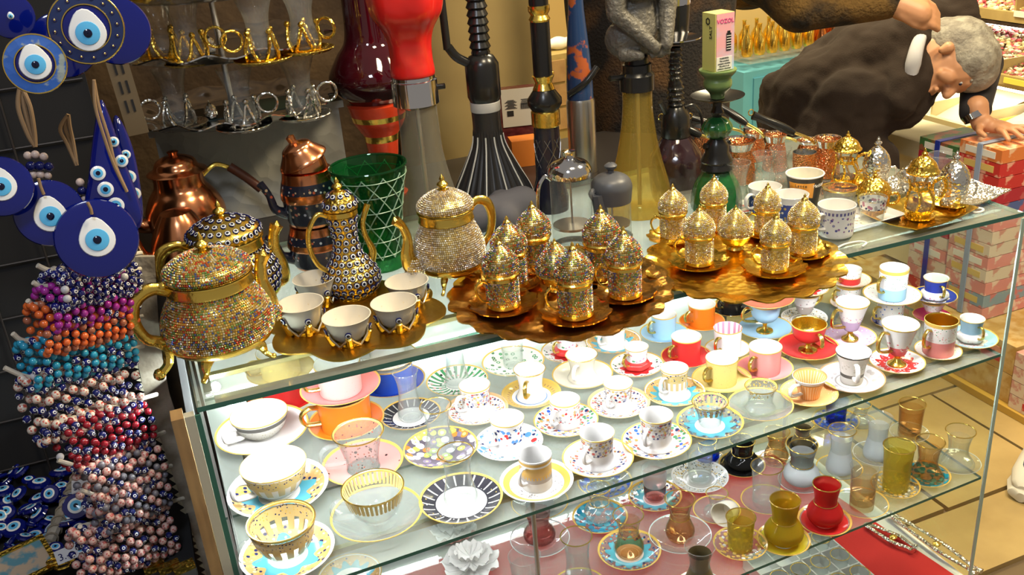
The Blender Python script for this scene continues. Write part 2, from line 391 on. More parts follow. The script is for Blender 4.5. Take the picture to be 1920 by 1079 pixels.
# ------------------------------------------------------------------ display case
TLx, TLy, TRx, TRy = .005, .047, 1.42, .003
case = thing('display_case', 'glass display case lit inside, two glass shelves full of coffee cups and tea glasses', 'display case', (0, 0, 0))
def plate(name, poly, z0, z1, m, edge, parent, edges=None):
    mb = MB(); mb.prism(poly, z0, z1, m, edge); return mb.obj(name, parent, smooth=False)
M['top_pane'] = thin_glass('top_pane_glass', (.93, .97, .94), (.75, .85, .8), 1.5, .04, body=((.6, .62, .56), .16))  # body colour paints in the bright ceiling's reflection
plate('top_glass', [(TLx, TLy), (TRx, TRy), (1.42, .62), (0, .62)], T-.008, T-.0002, M['top_pane'], M['gedge'], case)
M['shelf_pane'] = thin_glass('shelf_pane_glass', (.94, .97, .95), (.75, .86, .8), 1.5, .03, body=((.75, .82, .76), .10))  # pale body colour covers dust and painted-in reflection
plate('shelf_glass', [(.012, -.036), (1.412, .001), (1.412, .6), (.012, .6)], .694, .70, M['shelf_pane'], M['gedge'], case)
plate('shelf_glass', [(.012, -.052), (1.412, .004), (1.412, .6), (.012, .6)], .414, .42, M['shelf_pane'], M['gedge'], case)
def side(x, y0, mm, em):
    mb = MB(); mb.box((x, (y0+.61)/2, .568), (.006, .61-y0, .806), mm); o = mb.obj('side_glass', case, smooth=False)
    e = MB(); e.box((x, y0-.0015, .568), (.0075, .003, .806), em); e.obj('glass_edge', o, smooth=False)
side(.004, .045, M['pane'], M['gedge']); side(1.416, .001, M['pane'], M['gedge_l'])
MB().box((.60, .612, .57), (1.18, .006, .80), M['whitep']).obj('back_panel', case, smooth=False)
MB().box((1.30, .612, .57), (.22, .006, .80), M['pane']).obj('back_glass', case, smooth=False)
MB().box((.71, .30, .145), (1.42, .66, .02), M['whitep']).obj('base_board', case, smooth=False)
MB().box((.71, .31, .07), (1.38, .56, .13), M['darkwood']).obj('plinth', case, smooth=False)
# shelf rails, a little behind each front edge
MB().box((.72, .155, T-.0125), (1.38, .012, .007), M['alu']).obj('top_rail', case, smooth=False)
MB().box((.71, .042, .689), (1.38, .011, .008), M['alu']).obj('shelf_rail', case, smooth=False)
for x, y in ((.05, .16), (.06, .50), (.47, .045), (1.36, .56)):
    MB().tube([(x, y, .155), (x, y, .684)], .004, M['steel'], 10).obj('support_rod', case)
# the case's front LED strip, then added glowing parts that brighten the ware
def led_run(xa, ya, xb, yb, z):
    c = ((xa+xb)/2, (ya+yb)/2, z); L_ = math.hypot(xb-xa, yb-ya); an = math.atan2(yb-ya, xb-xa)
    h = MB().box((c[0], c[1], z+.0025), (L_, .010, .005), M['steel'], an).obj('lamp_channel', case, smooth=False)
    MB().box((c[0]-.0058*math.sin(-an), c[1]-.0058*math.cos(an), z+.0002), (L_, .0012, .0095), M['steel'], an).obj('channel_lip', h, smooth=False)
    MB().box((c[0], c[1], z-.001), (L_, .006, .002), M['led'], an).obj('lamp_strip', h, smooth=False)
led_run(.03, .080, 1.39, .038, T-.0135)
h = MB().box((.024, .27, T-.0105), (.012, .34, .004), M['steel']).obj('lamp_channel', case, smooth=False)
MB().box((.024, .27, T-.0135), (.007, .34, .002), M['led']).obj('lamp_strip', h, smooth=False)  # added strip along the left end, brightens the front-left cups
h = MB().box((.71, .0365, .6895), (1.36, .001, .010), M['alu']).obj('rail_lip', case, smooth=False)
MB().box((.71, .045, .6840), (1.36, .005, .0015), M['led2']).obj('lamp_strip', h, smooth=False)  # added strip hidden under the rail to brighten the lower glasses
MB().box((.70, .59, .682), (1.3, .008, .004), mat('added_low_glow', (1, 1, 1), emit=((.95, .98, 1), 45))).obj('added_lower_strip', case, smooth=False)  # added strip at the back, lifts the light on the lower shelf
MB().ball((.035, .125, T-.016), .007, M['leds'], 12).obj('added_glare_ball', case)  # extra glowing ball added for the bright glare at left front
# left end: timber post, slim beige strip, grey board with toothed edge
M['beige'] = mat('beige_strip', (.55, .52, .40), 0, .5)
MB().box((-.022, .056, .49), (.016, .03, .965), M['wood']).obj('timber_post', case, smooth=False)
MB().box((-.0065, .048, .49), (.013, .014, .965), M['beige']).obj('edge_strip', case, smooth=False)
bd = thing('grey_board', 'weathered grey upright board between bead bracelets and lit display case', 'board')
YB = .235
bl = [(253, 482), (254, 600), (257, 675), (268, 727), (290, 793), (320, 880), (350, 968), (376, 1045), (398, 1110)]; br_ = [(290, 482), (297, 600), (305, 675), (318, 740), (338, 800), (364, 880), (388, 968), (408, 1045), (426, 1110)]
mb = MB(); n = len(bl)
for yy in (YB, YB+.008):
    for p_ in bl+br_[::-1]: v = PY(p_[0], p_[1], YB); mb.v.append(Vector((v.x, yy, v.z)))
k = 2*n; mb.f.append(tuple(range(k))); mb.f.append(tuple(range(k, 2*k))[::-1])
for i in range(k): mb.f.append((i, i+k, (i+1) % k+k, (i+1) % k))
mb.m = [0]*len(mb.f); mb.mats = [M['greywood']]; mb.obj('plank', bd, smooth=False)
mb = MB(); cc = curve([PY(p_[0], p_[1], YB) for p_ in bl], 6)
for i in range(0, len(cc)-1):
    p0, p1 = cc[i], cc[i+1]; a = len(mb.v); out = p0+Vector((-.0065, 0, -.002))
    for q_ in (p0, out, p0.lerp(p1, .75)): mb.v += [Vector((q_.x, YB-.001, q_.z)), Vector((q_.x, YB+.001, q_.z))]
    mb.f += [(a, a+2, a+4), (a+1, a+5, a+3), (a, a+1, a+3, a+2), (a+2, a+3, a+5, a+4)]; mb.m += [0]*4
mb.mats = [M['beige']]; o = mb.obj('toothed_strip', bd, smooth=False); o['kind'] = 'stuff'
MB().box((-.006, .34, .55), (.010, .50, .80), M['dark']).obj('dark_side_board', case, smooth=False)
# red cloth and floor of the case
cl = MB(); nx, ny = 40, 18; b0 = 0
for i in range(nx+1):
    for j in range(ny+1):
        u, v = i/nx, j/ny; x = .02+u*(1.405-.07*v-.02); y = -.02+v*.6
        cl.v.append(Vector((x, y, .1565+.0022*noise.noise(Vector((x*9, y*9, 0)))+.0028)))
for i in range(nx):
    for j in range(ny): a = i*(ny+1)+j; cl.f.append((a, a+ny+1, a+ny+2, a+1)); cl.m.append(0)
cl.mats = [M['redcloth']]; tag(cl.obj('red_cloth'), 'plain red cloth covering the floor of the display case', 'cloth')
# counter behind the case that carries the hookahs
M['counter'] = mat('dark_counter', (.035, .03, .028), 0, .3)
ct = thing('back_counter', 'dark counter behind the glass case carrying hookahs and copper pots', 'counter')
MB().box((.52, .785, T-.012), (1.28, .325, .0235), M['counter']).obj('counter_top', ct, smooth=False)
MB().box((.51, .79, .478), (1.24, .31, .953), M['darkwood']).obj('counter_body', ct, smooth=False)
# ------------------------------------------------------------------ grid wall with slotted upright
gw = thing('wire_grid', 'black wire grid panel behind the evil eye pendants', 'grid')
mb = MB().box((-.62, .475, 1.15), (1.15, .01, 1.3), M['dark']); mb.obj('backing', gw, smooth=False)
M['wire'] = mat('grey_wire', (.035, .03, .03), .3, .5)
for i in range(12): MB().tube([(-.62+(i-6)*.09, .462, .5), (-.62+(i-6)*.09, .462, 1.8)], .0018, M['wire'], 6).obj('wire', gw)
for i in range(14): MB().tube([(-1.19, .466, .55+i*.09), (-.05, .466, .55+i*.09)], .0018, M['wire'], 6).obj('wire', gw)
su = bpy.data.objects.new('slotted_upright', None); COL.objects.link(su); su.parent = gw
M['tanmetal'] = mat('tan_metal', (.20, .15, .09), .5, .45)
p0 = PY(176, 30, .447); p1 = PY(246, 258, .447); Lb = (p1-p0).length; su.location = (p0+p1)/2+Vector((0, .014, 0)); su.rotation_euler.y = -math.atan2((p1.x-p0.x), (p0.z-p1.z))
MB().box((.012, 0, 0), (.032, .008, Lb), M['tanmetal']).obj('bar', su, smooth=False)
for k in range(int(Lb/.03)-1):
    for s in (-1, 1): MB().box((.012+s*.005, -.0045, Lb/2-.022-k*.03), (.0035, .002, .019), M['dark']).obj('slot', su, smooth=False)
# ------------------------------------------------------------------ the shop beyond the aisle
M['binwood'] = mat('bin_board', (.45, .34, .13), 0, .4, ('noise', 14, .2, .002), var=((.30, .22, .08), 9, .4, .7))
M['cream_p'] = mat('cream_board', (.72, .62, .36), 0, .4); M['flour'] = mat('cream_powder', (.82, .76, .55), 0, .9, ('noise', 60, .3, .003))
M['pinkp'] = mat('pink_powder', (.72, .46, .38), 0, .9, ('noise', 40, .7, .006), var=((.45, .25, .2), 16, .6, .75))
M['shoplight'] = mat('shelf_lamp', (1, 1, 1), 0, .5, emit=((1, .97, .9), 9))
M['nuts'] = stones('mixed_nuts', [(.55, .38, .16), (.75, .68, .45), (.42, .06, .07), (.28, .18, .08), (.62, .56, .28), (.20, .12, .07), (.68, .10, .14), (.8, .72, .55)], 0, .45)
M['nuts2'] = stones('dried_fruit', [(.62, .08, .10), (.75, .60, .35), (.70, .20, .20), (.4, .3, .1), (.8, .7, .5)], 0, .45)
M['tagw'] = mat('price_card', (.8, .78, .7), 0, .6); M['tagy'] = mat('yellow_card', (.85, .72, .1), 0, .5)
def bin_tier(label, label2, cat, X0, X1, zf, zb, h, m, y0, y1, seedv, boards, fill='nuts', slope=.10):
    t = thing('bin', label, cat)
    MB().box((X0+.01, (y0+y1)/2, zf-h/2), (.02, y1-y0, h), boards).obj('front_board', t, smooth=False)
    MB().box(((X0+X1)/2+.02, (y0+y1)/2, zf-h-.006), (X1-X0+.02, y1-y0, .012), boards).obj('bottom_board', t, smooth=False)
    n = 3
    for k in range(n+1):
        y = y0+(y1-y0)*k/n; MB().box(((X0+X1)/2+.02, y, zf+.015), (X1-X0, .008, .06), boards).obj('divider', t, smooth=False)
    rnd = random.Random(seedv); mb = MB(); 
    g = MB(); na, nb = 10, 30
    for i in range(na+1):
        for j in range(nb+1):
            u, v = i/na, j/nb; g.v.append(Vector((X0+.02+u*(X1-X0-.02), y0+.005+v*(y1-y0-.01), zf-.012+slope*u+.012*noise.noise(Vector((u*3, v*9, seedv))))))
    for i in range(na):
        for j in range(nb): a = i*(nb+1)+j; g.f.append((a, a+nb+1, a+nb+2, a+1)); g.m.append(0)
    if fill == 'nuts':
        g.mats = [M['darkwood']]
        for q in range(2600):
            u = rnd.random(); v = rnd.random(); c = Vector((X0+.02+u*(X1-X0-.03), y0+.01+v*(y1-y0-.02), zf-.012+slope*u+rnd.uniform(.0, .014)))
            mb.ball(c, rnd.uniform(.007, .011), m, 5, (rnd.uniform(.7, 1.3), rnd.uniform(.7, 1.4), rnd.uniform(.6, 1)))
        bed = g.obj('heap_bed', t); bed['kind'] = 'stuff'
        o = mb.obj('nut_heap', t); o['kind'] = 'stuff'; o['label'] = label2
    else:
        g.mats = [m]; o = g.obj('powder_heap', t); o['kind'] = 'stuff'; o['label'] = label2
    return t
b1 = bin_tier('top row bin of mixed red and pale nuts at upper right', 'mixed nuts', 'bin', 2.97, 3.4, .975, 1.1, .035, M['nuts2'], 1.15, 2.12, 1, M['binwood'])
b2 = bin_tier('middle row bin of dark and red dried fruit under the lamp', 'dried fruit and nuts', 'bin', 2.75, 3.1, .815, .9, .032, M['nuts'], .95, 2.0, 2, M['binwood'], slope=.09)
for k, (y, m) in enumerate(((1.72, 'tagw'), (1.42, 'tagw'))): MB().box((2.967, y, .972), (.004, .07, .02), M[m]).obj('price_card', b1, smooth=False)
MB().box((2.747, 1.22, .80), (.004, .09, .018), M['tagy']).obj('price_card', b2, smooth=False)
MB().box((3.05, 1.5, .912), (.03, .95, .010), M['shoplight']).obj('lamp_strip', b2, smooth=False)
MB().box((3.12, 1.6, .93), (.30, 1.0, .012), M['darkwood']).obj('dark_shelf', b1, smooth=False)
b3 = bin_tier('bin of pink powder at the right edge under nuts', 'pink powder', 'bin', 2.5, 2.95, .635, .7, .03, M['pinkp'], .78, 1.22, 3, M['tagy'], 'p', .10)
b4 = bin_tier('wide cream bins of pale powder behind the bending man', 'pale powder', 'bin', 2.6, 2.98, .665, .7, .05, M['flour'], 1.24, 1.85, 4, M['cream_p'], 'p', .10)
MB().box((2.80, 1.4, .757), (.02, .9, .008), M['shoplight']).obj('lamp_strip', b2, smooth=False)
cb = thing('shop_cabinet', 'yellowish wooden cabinet carrying the bins in the shop', 'cabinet')
MB().box((2.99, 1.22, .29), (.72, 1.3, .575), M['cream_p']).obj('body', cb, smooth=False)
MB().box((2.61, 1.66, .585), (.07, .45, .016), M['binwood']).obj('ledge', cb, smooth=False)
for k in range(2): MB().box((2.622, 1.0+k*.45, .46), (.014, .42, .2), M['binwood']).obj('panel', cb, smooth=False)
# pulled-out drawer
dr = thing('open_drawer', 'pale wooden drawer pulled out below the bending man', 'drawer')
z1 = .69; y0, y1 = 1.10, 1.36
MB().box((2.388, 1.26, z1-.003), (.20, .30, .006), M['flour']).obj('drawer_top', dr, smooth=False)
MB().box((2.293, 1.26, z1-.028), (.014, .30, .055), M['cream_p']).obj('drawer_front', dr, smooth=False)
for y in (1.115, 1.405): MB().box((2.39, y, z1-.026), (.19, .01, .045), M['binwood']).obj('drawer_side', dr, smooth=False)
MB().box((2.39, 1.104, z1-.022), (.18, .006, .012), M['steel']).obj('runner', dr, smooth=False)
MB().box((2.45, 1.26, .43), (.20, .26, .40), M['cream_p']).obj('drawer_case', dr, smooth=False)
# low bench with boxes, tied box stack
bench = thing('low_bench', 'low wooden bench along the aisle under the tied boxes', 'bench')
MB().box((2.38, 1.0, .012), (.38, 1.4, .022), mat('yellow_wood', (.55, .34, .06), 0, .5)).obj('bench_board', bench, smooth=False)
MB().box((2.40, 1.0, .0005), (.33, 1.3, .001), M['darkwood']).obj('bench_base', bench, smooth=False)
M['bx'] = [mat('box_'+n, c, 0, .45, var=(c2, 26, .5, .56)) for n, c, c2 in (('red', (.55, .03, .03), (.75, .35, .25)), ('crimson', (.42, .02, .04), (.5, .1, .1)), ('green', (.06, .16, .05), (.3, .1, .05)), ('orange', (.70, .20, .05), (.8, .5, .3)), ('blue', (.08, .12, .32), (.5, .1, .12)), ('pink', (.72, .28, .26), (.8, .6, .5)), ('pale', (.72, .6, .48), (.6, .3, .25)), ('bluegrey', (.25, .35, .45), (.6, .2, .2)))]
def carton(x, y, z, d, m, label, rz=0, panel=True):
    t = thing('carton', label, 'box', (x, y, z), rz); MB().box((0, 0, d[2]/2), d, m).obj('body', t, smooth=False)
    if panel: MB().box((-d[0]/2-.0006, 0, d[2]/2), (.0012, d[1]*.72, d[2]*.5), M['tagw'] if isinstance(panel, bool) else panel).obj('label_panel', t, smooth=False)
    return t
nms = ['red', 'crimson', 'green', 'orange', 'blue', 'pink', 'pale', 'blue grey']
seqA = [5, 7, 5, 6, 5, 6, 6, 5, 4, 1, 0, 0, 3]; zz = .215
ordn = ['bottom', 'second', 'third', 'fourth', 'fifth', 'sixth', 'seventh', 'eighth', 'ninth', 'tenth', 'eleventh', 'twelfth', 'topmost']
gold_p = mat('print_gold', (.7, .5, .15), 0, .4)
for i, k in enumerate(seqA):
    h = .0415; carton(2.345, .87, zz, (.19, .155, h-.002), M['bx'][k], f'{nms[k]} gift box, {ordn[i]} from the bench in the right-hand tied stack', random.uniform(-.02, .02), True if i in (12, 7, 4) else (gold_p if i % 2 else False)); zz += h
seqB = [0, 5, 6, 5, 6, 1, 6, 5, 1, 1, 1, 2]; zz = .215
for i, k in enumerate(seqB):
    h = .0425; carton(2.345, 1.035, zz, (.18, .155, h-.002), M['bx'][k], f'{nms[k]} gift box, {ordn[i] if i < 11 else "topmost"} from the bench in the left-hand tied stack', random.uniform(-.02, .02), i in (3, 11, 6)); zz += h
def ribbon(y, zt, m, label):
    t = MB(); t.box((2.2455, y, (.215+zt)/2), (.003, .018, zt-.215), m); t.box((2.345, y, zt+.0015), (.20, .018, .002), m)
    tag(t.obj('ribbon', smooth=False), label, 'ribbon')
ribbon(.87, .7555, mat('ribbon_grey_blue', (.30, .38, .55), 0, .4), 'grey blue strap around the right-hand stack of boxes')
ribbon(1.03, .7265, mat('ribbon_blue', (.02, .04, .35), 0, .4), 'dark blue strap around the left-hand stack of boxes')
lokum = mat('patterned_box', (.50, .30, .08), 0, .5, var=((.62, .45, .2), 30, .4, .6))
for i, (y, dy) in enumerate(((1.17, .36), (.80, .36), (.44, .34))):
    for j in range(2 if i < 2 else 4):
        if i < 2: carton(2.36, y, .024+j*.095, (.30, dy, .093), lokum, f'{["long", "shorter"][i]} patterned gold brown box, {["lower", "upper"][j]} one on the bench', 0, M['bx'][0] if j else False)
        else: carton(2.33, y, .024+j*.046, (.26, dy, .044), M['bx'][6], f'{["bottom", "second", "third", "topmost"][j]} white and red carton at the right end of the bench', 0, M['bx'][0])
# back shelves with golden bottles and copper jugs
bs = thing('shelf_unit', 'far shop shelf unit with blue lower cabinet', 'shelf unit')
YS = 2.45; q = PY(1455, 98, YS); zs = q.z; xs_ = q.x+.30
MB().box((xs_, YS+.10, zs-.012), (.95, .30, .02), M['glass']).obj('glass_shelf', bs, smooth=False)
MB().box((xs_, YS+.12, zs/2-.03), (.95, .26, zs-.07), mat('sky_cabinet', (.12, .42, .55), 0, .5)).obj('blue_cabinet', bs, smooth=False)
for k in range(4): MB().box((xs_-.33+k*.22, YS-.014, zs/2+.1), (.19, .008, .34), M['cream_p'] if k % 2 else mat('sky_door', (.10, .36, .50), 0, .4)).obj('cabinet_door', bs, smooth=False)
MB().box((xs_, YS+.26, zs+.22), (.95, .02, .6), M['shopwall']).obj('back_board', bs, smooth=False)
bp = MB().lathe([(.001, 0), (.022, 0), (.026, .01), (.024, .07), (.008, .10), (.008, .13), (.011, .135), (.0005, .137)], M['gold'], 12).mesh('flask')
cp = MB().lathe([(.001, 0), (.03, 0), (.036, .03), (.02, .07), (.026, .095), (.024, .095), (.001, .06)], M['copper'], 14).mesh('jug')
for r_ in range(2):
    for i in range(14):
        x = xs_-.44+i*.066; me = bp if i < 6 else cp
        o = link('flask' if i < 6 else 'copper_jug', me, None, (x, YS+.02+r_*.12, zs-.001))
        tag(o, 'small golden flask on the far shop shelf' if i < 6 else 'small copper jug on the far shop shelf', 'flask' if i < 6 else 'jug', 'golden flasks on the far shelf' if i < 6 else 'copper jugs on the far shelf')
# shop seen between the hookahs
fb = thing('far_chest', 'far wooden chest of small drawers seen between the hookahs', 'chest')
q = PY(1090, 95, 3.2)
MB().box((q.x+.02, 3.35, q.z/2), (.84, .3, q.z), M['binwood']).obj('body', fb, smooth=False)
for i in range(6):
    for j in range(3):
        d = MB().box((q.x-.33+i*.16, 3.195, q.z-.08-j*.12), (.15, .012, .105), M['wood']).obj('drawer', fb, smooth=False)
        MB().ball((q.x-.33+i*.16, 3.183, q.z-.08-j*.12), .009, M['gilt'], 8).obj('knob', d)
bag = MB()
for i in range(9): bag.ball((q.x-.25+i*.09, 3.32, q.z+.03), .05, M['tagw'], 10, (1.1, 1, .7))
bgo = finish_remesh(bag, 'plastic_bag', .012); tag(bgo, 'crumpled pale plastic bag lying on the far chest', 'bag')
#@@TOP
# ------------------------------------------------------------------ coffee sets on the glass top
def scallop_tray(name, label, loc, R, n, m, h=.012, wave=.05, rz=0, lift=.004, group=None, handles=0):
    mb = MB()
    pr = [(R*.01, .0025), (R*.70, .0025), (R*.76, .0035), (R*.84, h*.6), (R*.93, h*.9), (R, h), (R*1.0, h-.0025), (R*.92, h*.65), (R*.80, h*.3), (R*.70, 0), (R*.01, 0)]
    def rm(a, p): return 1+wave*max(0, p[0]/R-.6)/.4*(abs(math.sin(a*n/2))*2-1)*.5
    def zm(a, p): return lift*.35*max(0, p[0]/R-.75)/.25*math.cos(a*n)
    mb.lathe(pr, m, 96, rm, zm)
    return tag(mb.obj(name, loc=loc), label, 'tray', group)
def finial(mb, z, s, m, n=12):
    pr = [(.5, -.1), (.62, 0), (.42, .15), (.30, .28), (.55, .45), (.70, .65), (.62, .85), (.30, 1.05), (.22, 1.15), (.34, 1.3), (.28, 1.5), (.12, 1.75), (.02, 1.95)]
    mb.lathe([(r*s, z+q*s) for r, q in pr], m, n)
def lidded_cup(st, label, gold=M['gold']):
    t = thing('lidded_cup', label, 'cup')
    r = .0265
    mb = MB(); mb.lathe([(.001, 0), (r*.9, 0), (r*1.02, .003), (r*.98, .006), (r*.96, .05), (r*.92, .054), (r*.86, .054)], gold, 28); mb.obj('cup_body', t)
    s = stone_rows([(r*.97, .008), (r*.985, .03), (r*.97, .049)], .0031, st).obj('rhinestones', t, smooth=False); s['kind'] = 'stuff'
    prof = [(r*1.0, .060), (r*1.10, .068), (r*1.08, .076), (r*.92, .086), (r*.62, .095), (r*.34, .102), (r*.18, .106)]
    lid = MB(); lid.lathe([(r*.9, .055), (r*1.08, .0555), (r*1.12, .058), (r*1.04, .0605)]+[(a*.985, b) for a, b in prof[1:]]+[(.0005, .108)], gold, 28); finial(lid, .101, .0090, gold); lo = lid.obj('lid', t)
    s = stone_rows(prof, .0031, st).obj('rhinestones', lo, smooth=False); s['kind'] = 'stuff'
    hb = MB(); hb.tube(curve([(-r*.95, 0, .046), (-r*1.35, 0, .052), (-r*1.72, 0, .044), (-r*1.66, 0, .030), (-r*1.35, 0, .018), (-r*.95, 0, .014)]), .0022, gold, 8); hb.ball((-r*1.4, 0, .054), .003, gold, 8); hb.obj('handle', t)
    return t
def sugar_bowl(st, label, gold=M['gold']):
    t = thing('sugar_bowl', label, 'sugar bowl'); r = .033
    mb = MB(); mb.lathe([(.001, .004), (r*.4, 0), (r*.55, .004), (r*.45, .009), (r*.8, .018), (r*.97, .030), (r*1.02, .034), (r*.9, .034)], gold, 28)
    mb.obj('bowl', t)
    prof = [(r*1.02, .037), (r*1.08, .045), (r*.98, .056), (r*.72, .069), (r*.42, .080), (r*.2, .087)]
    lid = MB(); lid.lathe([(r*.9, .0345), (r*1.08, .035)]+[(a*.985, b) for a, b in prof]+[(.0005, .089)], gold, 28, lambda a, p: 1+.02*math.cos(a*14) if p[1] < .036 else 1); finial(lid, .083, .0075, gold); lo = lid.obj('lid', t)
    s = stone_rows(prof, .0031, st).obj('rhinestones', lo, smooth=False); s['kind'] = 'stuff'; return t
def gold_saucer(label, loc, R, m, group=None):
    mb = MB(); mb.lathe([(.001, .002), (R*.55, .002), (R*.62, .0035), (R*.85, .006), (R, .010), (R*1.0, .008), (R*.8, .004), (R*.5, 0), (.001, 0)], m, 72,
                        lambda a, p: 1+.06*max(0, p[0]/R-.6)*2*math.cos(a*12), lambda a, p: .0012*max(0, p[0]/R-.7)*3*math.cos(a*12))
    return tag(mb.obj('saucer', loc=loc), label, 'saucer', group)
ZG = T+.0003
# bronze tray, multicolour cups
bt = P(1050, 550, T+.008); tag_r = .5*424*mpp(bt)
scallop_tray('round_tray', 'large bronze gold scalloped tray carrying multicoloured jewelled lidded cups', (bt.x, bt.y, ZG), tag_r*.985, 22, M['bronze_tray'], .016, .05, 0, .003)
zt = ZG+.0028
spec = [(945, 573, 443, 64, 'front left multicolour jewelled lidded cup on bronze tray'), (1080, 590, 452, 66, 'frontmost multicolour jewelled lidded cup on bronze tray'), (1172, 553, 423, 57, 'right front multicolour jewelled lidded cup on bronze tray'),
        (960, 533, 403, 55, 'multicolour jewelled lidded cup at left rear of bronze tray'), (1005, 500, 375, 52, 'rearmost multicolour jewelled lidded cup beside glass coffee press'), (1131, 518, 382, 54, 'multicolour jewelled lidded cup at right rear of bronze tray')]
proto = None
for i, (x, y, ty, sw, lb) in enumerate(spec):
    q = P(x, y, zt+.003); sl = gold_saucer('bronze gold scalloped saucer under the '+lb.replace('multicolour jewelled ', '').replace('on bronze tray', 'cup').replace(' cup cup', ' cup'), (q.x, q.y, zt), sw*mpp(q), M['bronze_tray'])
    h = hgt(q, ty); s = h/.1185; az = PI*.95+random.uniform(-.3, .3)
    if not proto: proto = lidded_cup(M['st_multi2'], lb, M['gold']); o = proto; o.location = (q.x, q.y, zt+.0023); o.scale = (s,)*3; o.rotation_euler.z = .1
    else: o = copy_thing(proto, (q.x, q.y, zt+.0023), random.uniform(-.5, .3), s, lb)
q = P(1045, 545, zt); b_ = sugar_bowl(M['st_multi2'], 'multicolour jewelled sugar bowl in the middle of bronze tray'); b_.location = (q.x, q.y, zt); b_.scale = (hgt(q, 447)/.097,)*3
# gold tray, gold cups
gt = P(1393, 492, T+.008)
scallop_tray('round_tray', 'bright gold embossed tray carrying gold jewelled lidded cups', (gt.x, gt.y, ZG), .5*366*mpp(gt), 18, M['gold_tray'], .013, .07, 0, .003)
spec = [(1262, 447, 343, 48, 'gold jewelled lidded cup at far left of gold tray'), (1338, 425, 326, 44, 'rear left gold jewelled lidded cup on gold tray'), (1311, 493, 382, 56, 'front left gold jewelled lidded cup on gold tray'),
        (1437, 437, 341, 46, 'rear right gold jewelled lidded cup on gold tray'), (1452, 505, 397, 58, 'frontmost gold jewelled lidded cup on gold tray'), (1504, 474, 362, 50, 'far right gold jewelled lidded cup on gold tray')]
p2 = None
for i, (x, y, ty, sw, lb) in enumerate(spec):
    q = P(x, y, zt+.003); gold_saucer('bright gold saucer under the '+lb.replace('gold jewelled ', '').replace('on gold tray', ''), (q.x, q.y, zt), sw*mpp(q), M['gold_tray'])
    s = hgt(q, ty)/.1185
    if not p2: p2 = lidded_cup(M['st_gold'], lb); p2.location = (q.x, q.y, zt+.0023); p2.scale = (s,)*3; p2.rotation_euler.z = -.2
    else: copy_thing(p2, (q.x, q.y, zt+.0023), random.uniform(-.5, .3), s, lb)
q = P(1378, 468, zt); b_ = sugar_bowl(M['st_gold'], 'gold jewelled sugar bowl in the middle of gold tray'); b_.location = (q.x, q.y, zt); b_.scale = (hgt(q, 384)/.097,)*3
# ------------------------------------------------------------------ teapots
def eye_mesh(r):
    return MB().lathe([(r, -.1*r), (r, .22*r), (r*.80, .36*r, M['eyew']), (r*.50, .42*r, M['pupil']), (r*.3, .5*r), (.00005, .55*r)], M['navy'], 12).mesh('eye_bead')
EYE = eye_mesh(.0051)
def eye_rows(prof, pitch, parent, a_skip=None, sz=1.0, limit=400):
    pts = [Vector((p[0], p[1])) for p in prof]; seg = [0]; c = 0
    for a, b in zip(pts, pts[1:]): seg.append(seg[-1]+(b-a).length)
    rows = max(1, int(seg[-1]/pitch))
    for i in range(rows):
        d = (i+.5)*seg[-1]/rows; k = min(max(j for j in range(len(seg)) if seg[j] <= d), len(pts)-2)
        p = pts[k].lerp(pts[k+1], (d-seg[k])/max(seg[k+1]-seg[k], 1e-9)); tv = (pts[k+1]-pts[k]).normalized(); n = max(4, int(TAU*p.x/pitch))
        for j in range(n):
            a = TAU*(j+.5*(i % 2))/n; N_ = Vector((tv.y*math.cos(a), tv.y*math.sin(a), -tv.x))
            o = link('eye_bead', EYE, parent, (p.x*math.cos(a), p.x*math.sin(a), p.y)); o.rotation_mode = 'QUATERNION'; o.rotation_quaternion = N_.to_track_quat('Z', 'Y'); o.scale = (sz,)*3; c += 1
    return c
def ornate_handle(pts, r, gold, scroll=True):
    c = curve(pts, 7); mb = MB(); rad = lerp_list([r*.8, r*1.1, r*1.25, r*1.1, r, r*.9], len(c)); mb.tube(c, rad, gold, 10, flat=.8)
    if scroll:
        k = c[3]; mb.ball(k+Vector((0, 0, r*.9)), r*.9, gold, 8, (1.4, 1, .8)); mb.ball(c[1]+Vector((0, 0, r)), r*.8, gold, 8)
        e = c[-1]; mb.tube(curve([c[-6], c[-3]+Vector((0, 0, -r*1.2)), c[-3]+Vector((-r*.2, 0, -r*4)), c[-3]+Vector((-r*2.0, 0, -r*5.6))], 5), [r*.9]*11+[r*.8]*5, gold, 8); mb.ball(c[-3]+Vector((-r*2.1, 0, -r*5.6)), r*1.1, gold, 8)
    return mb
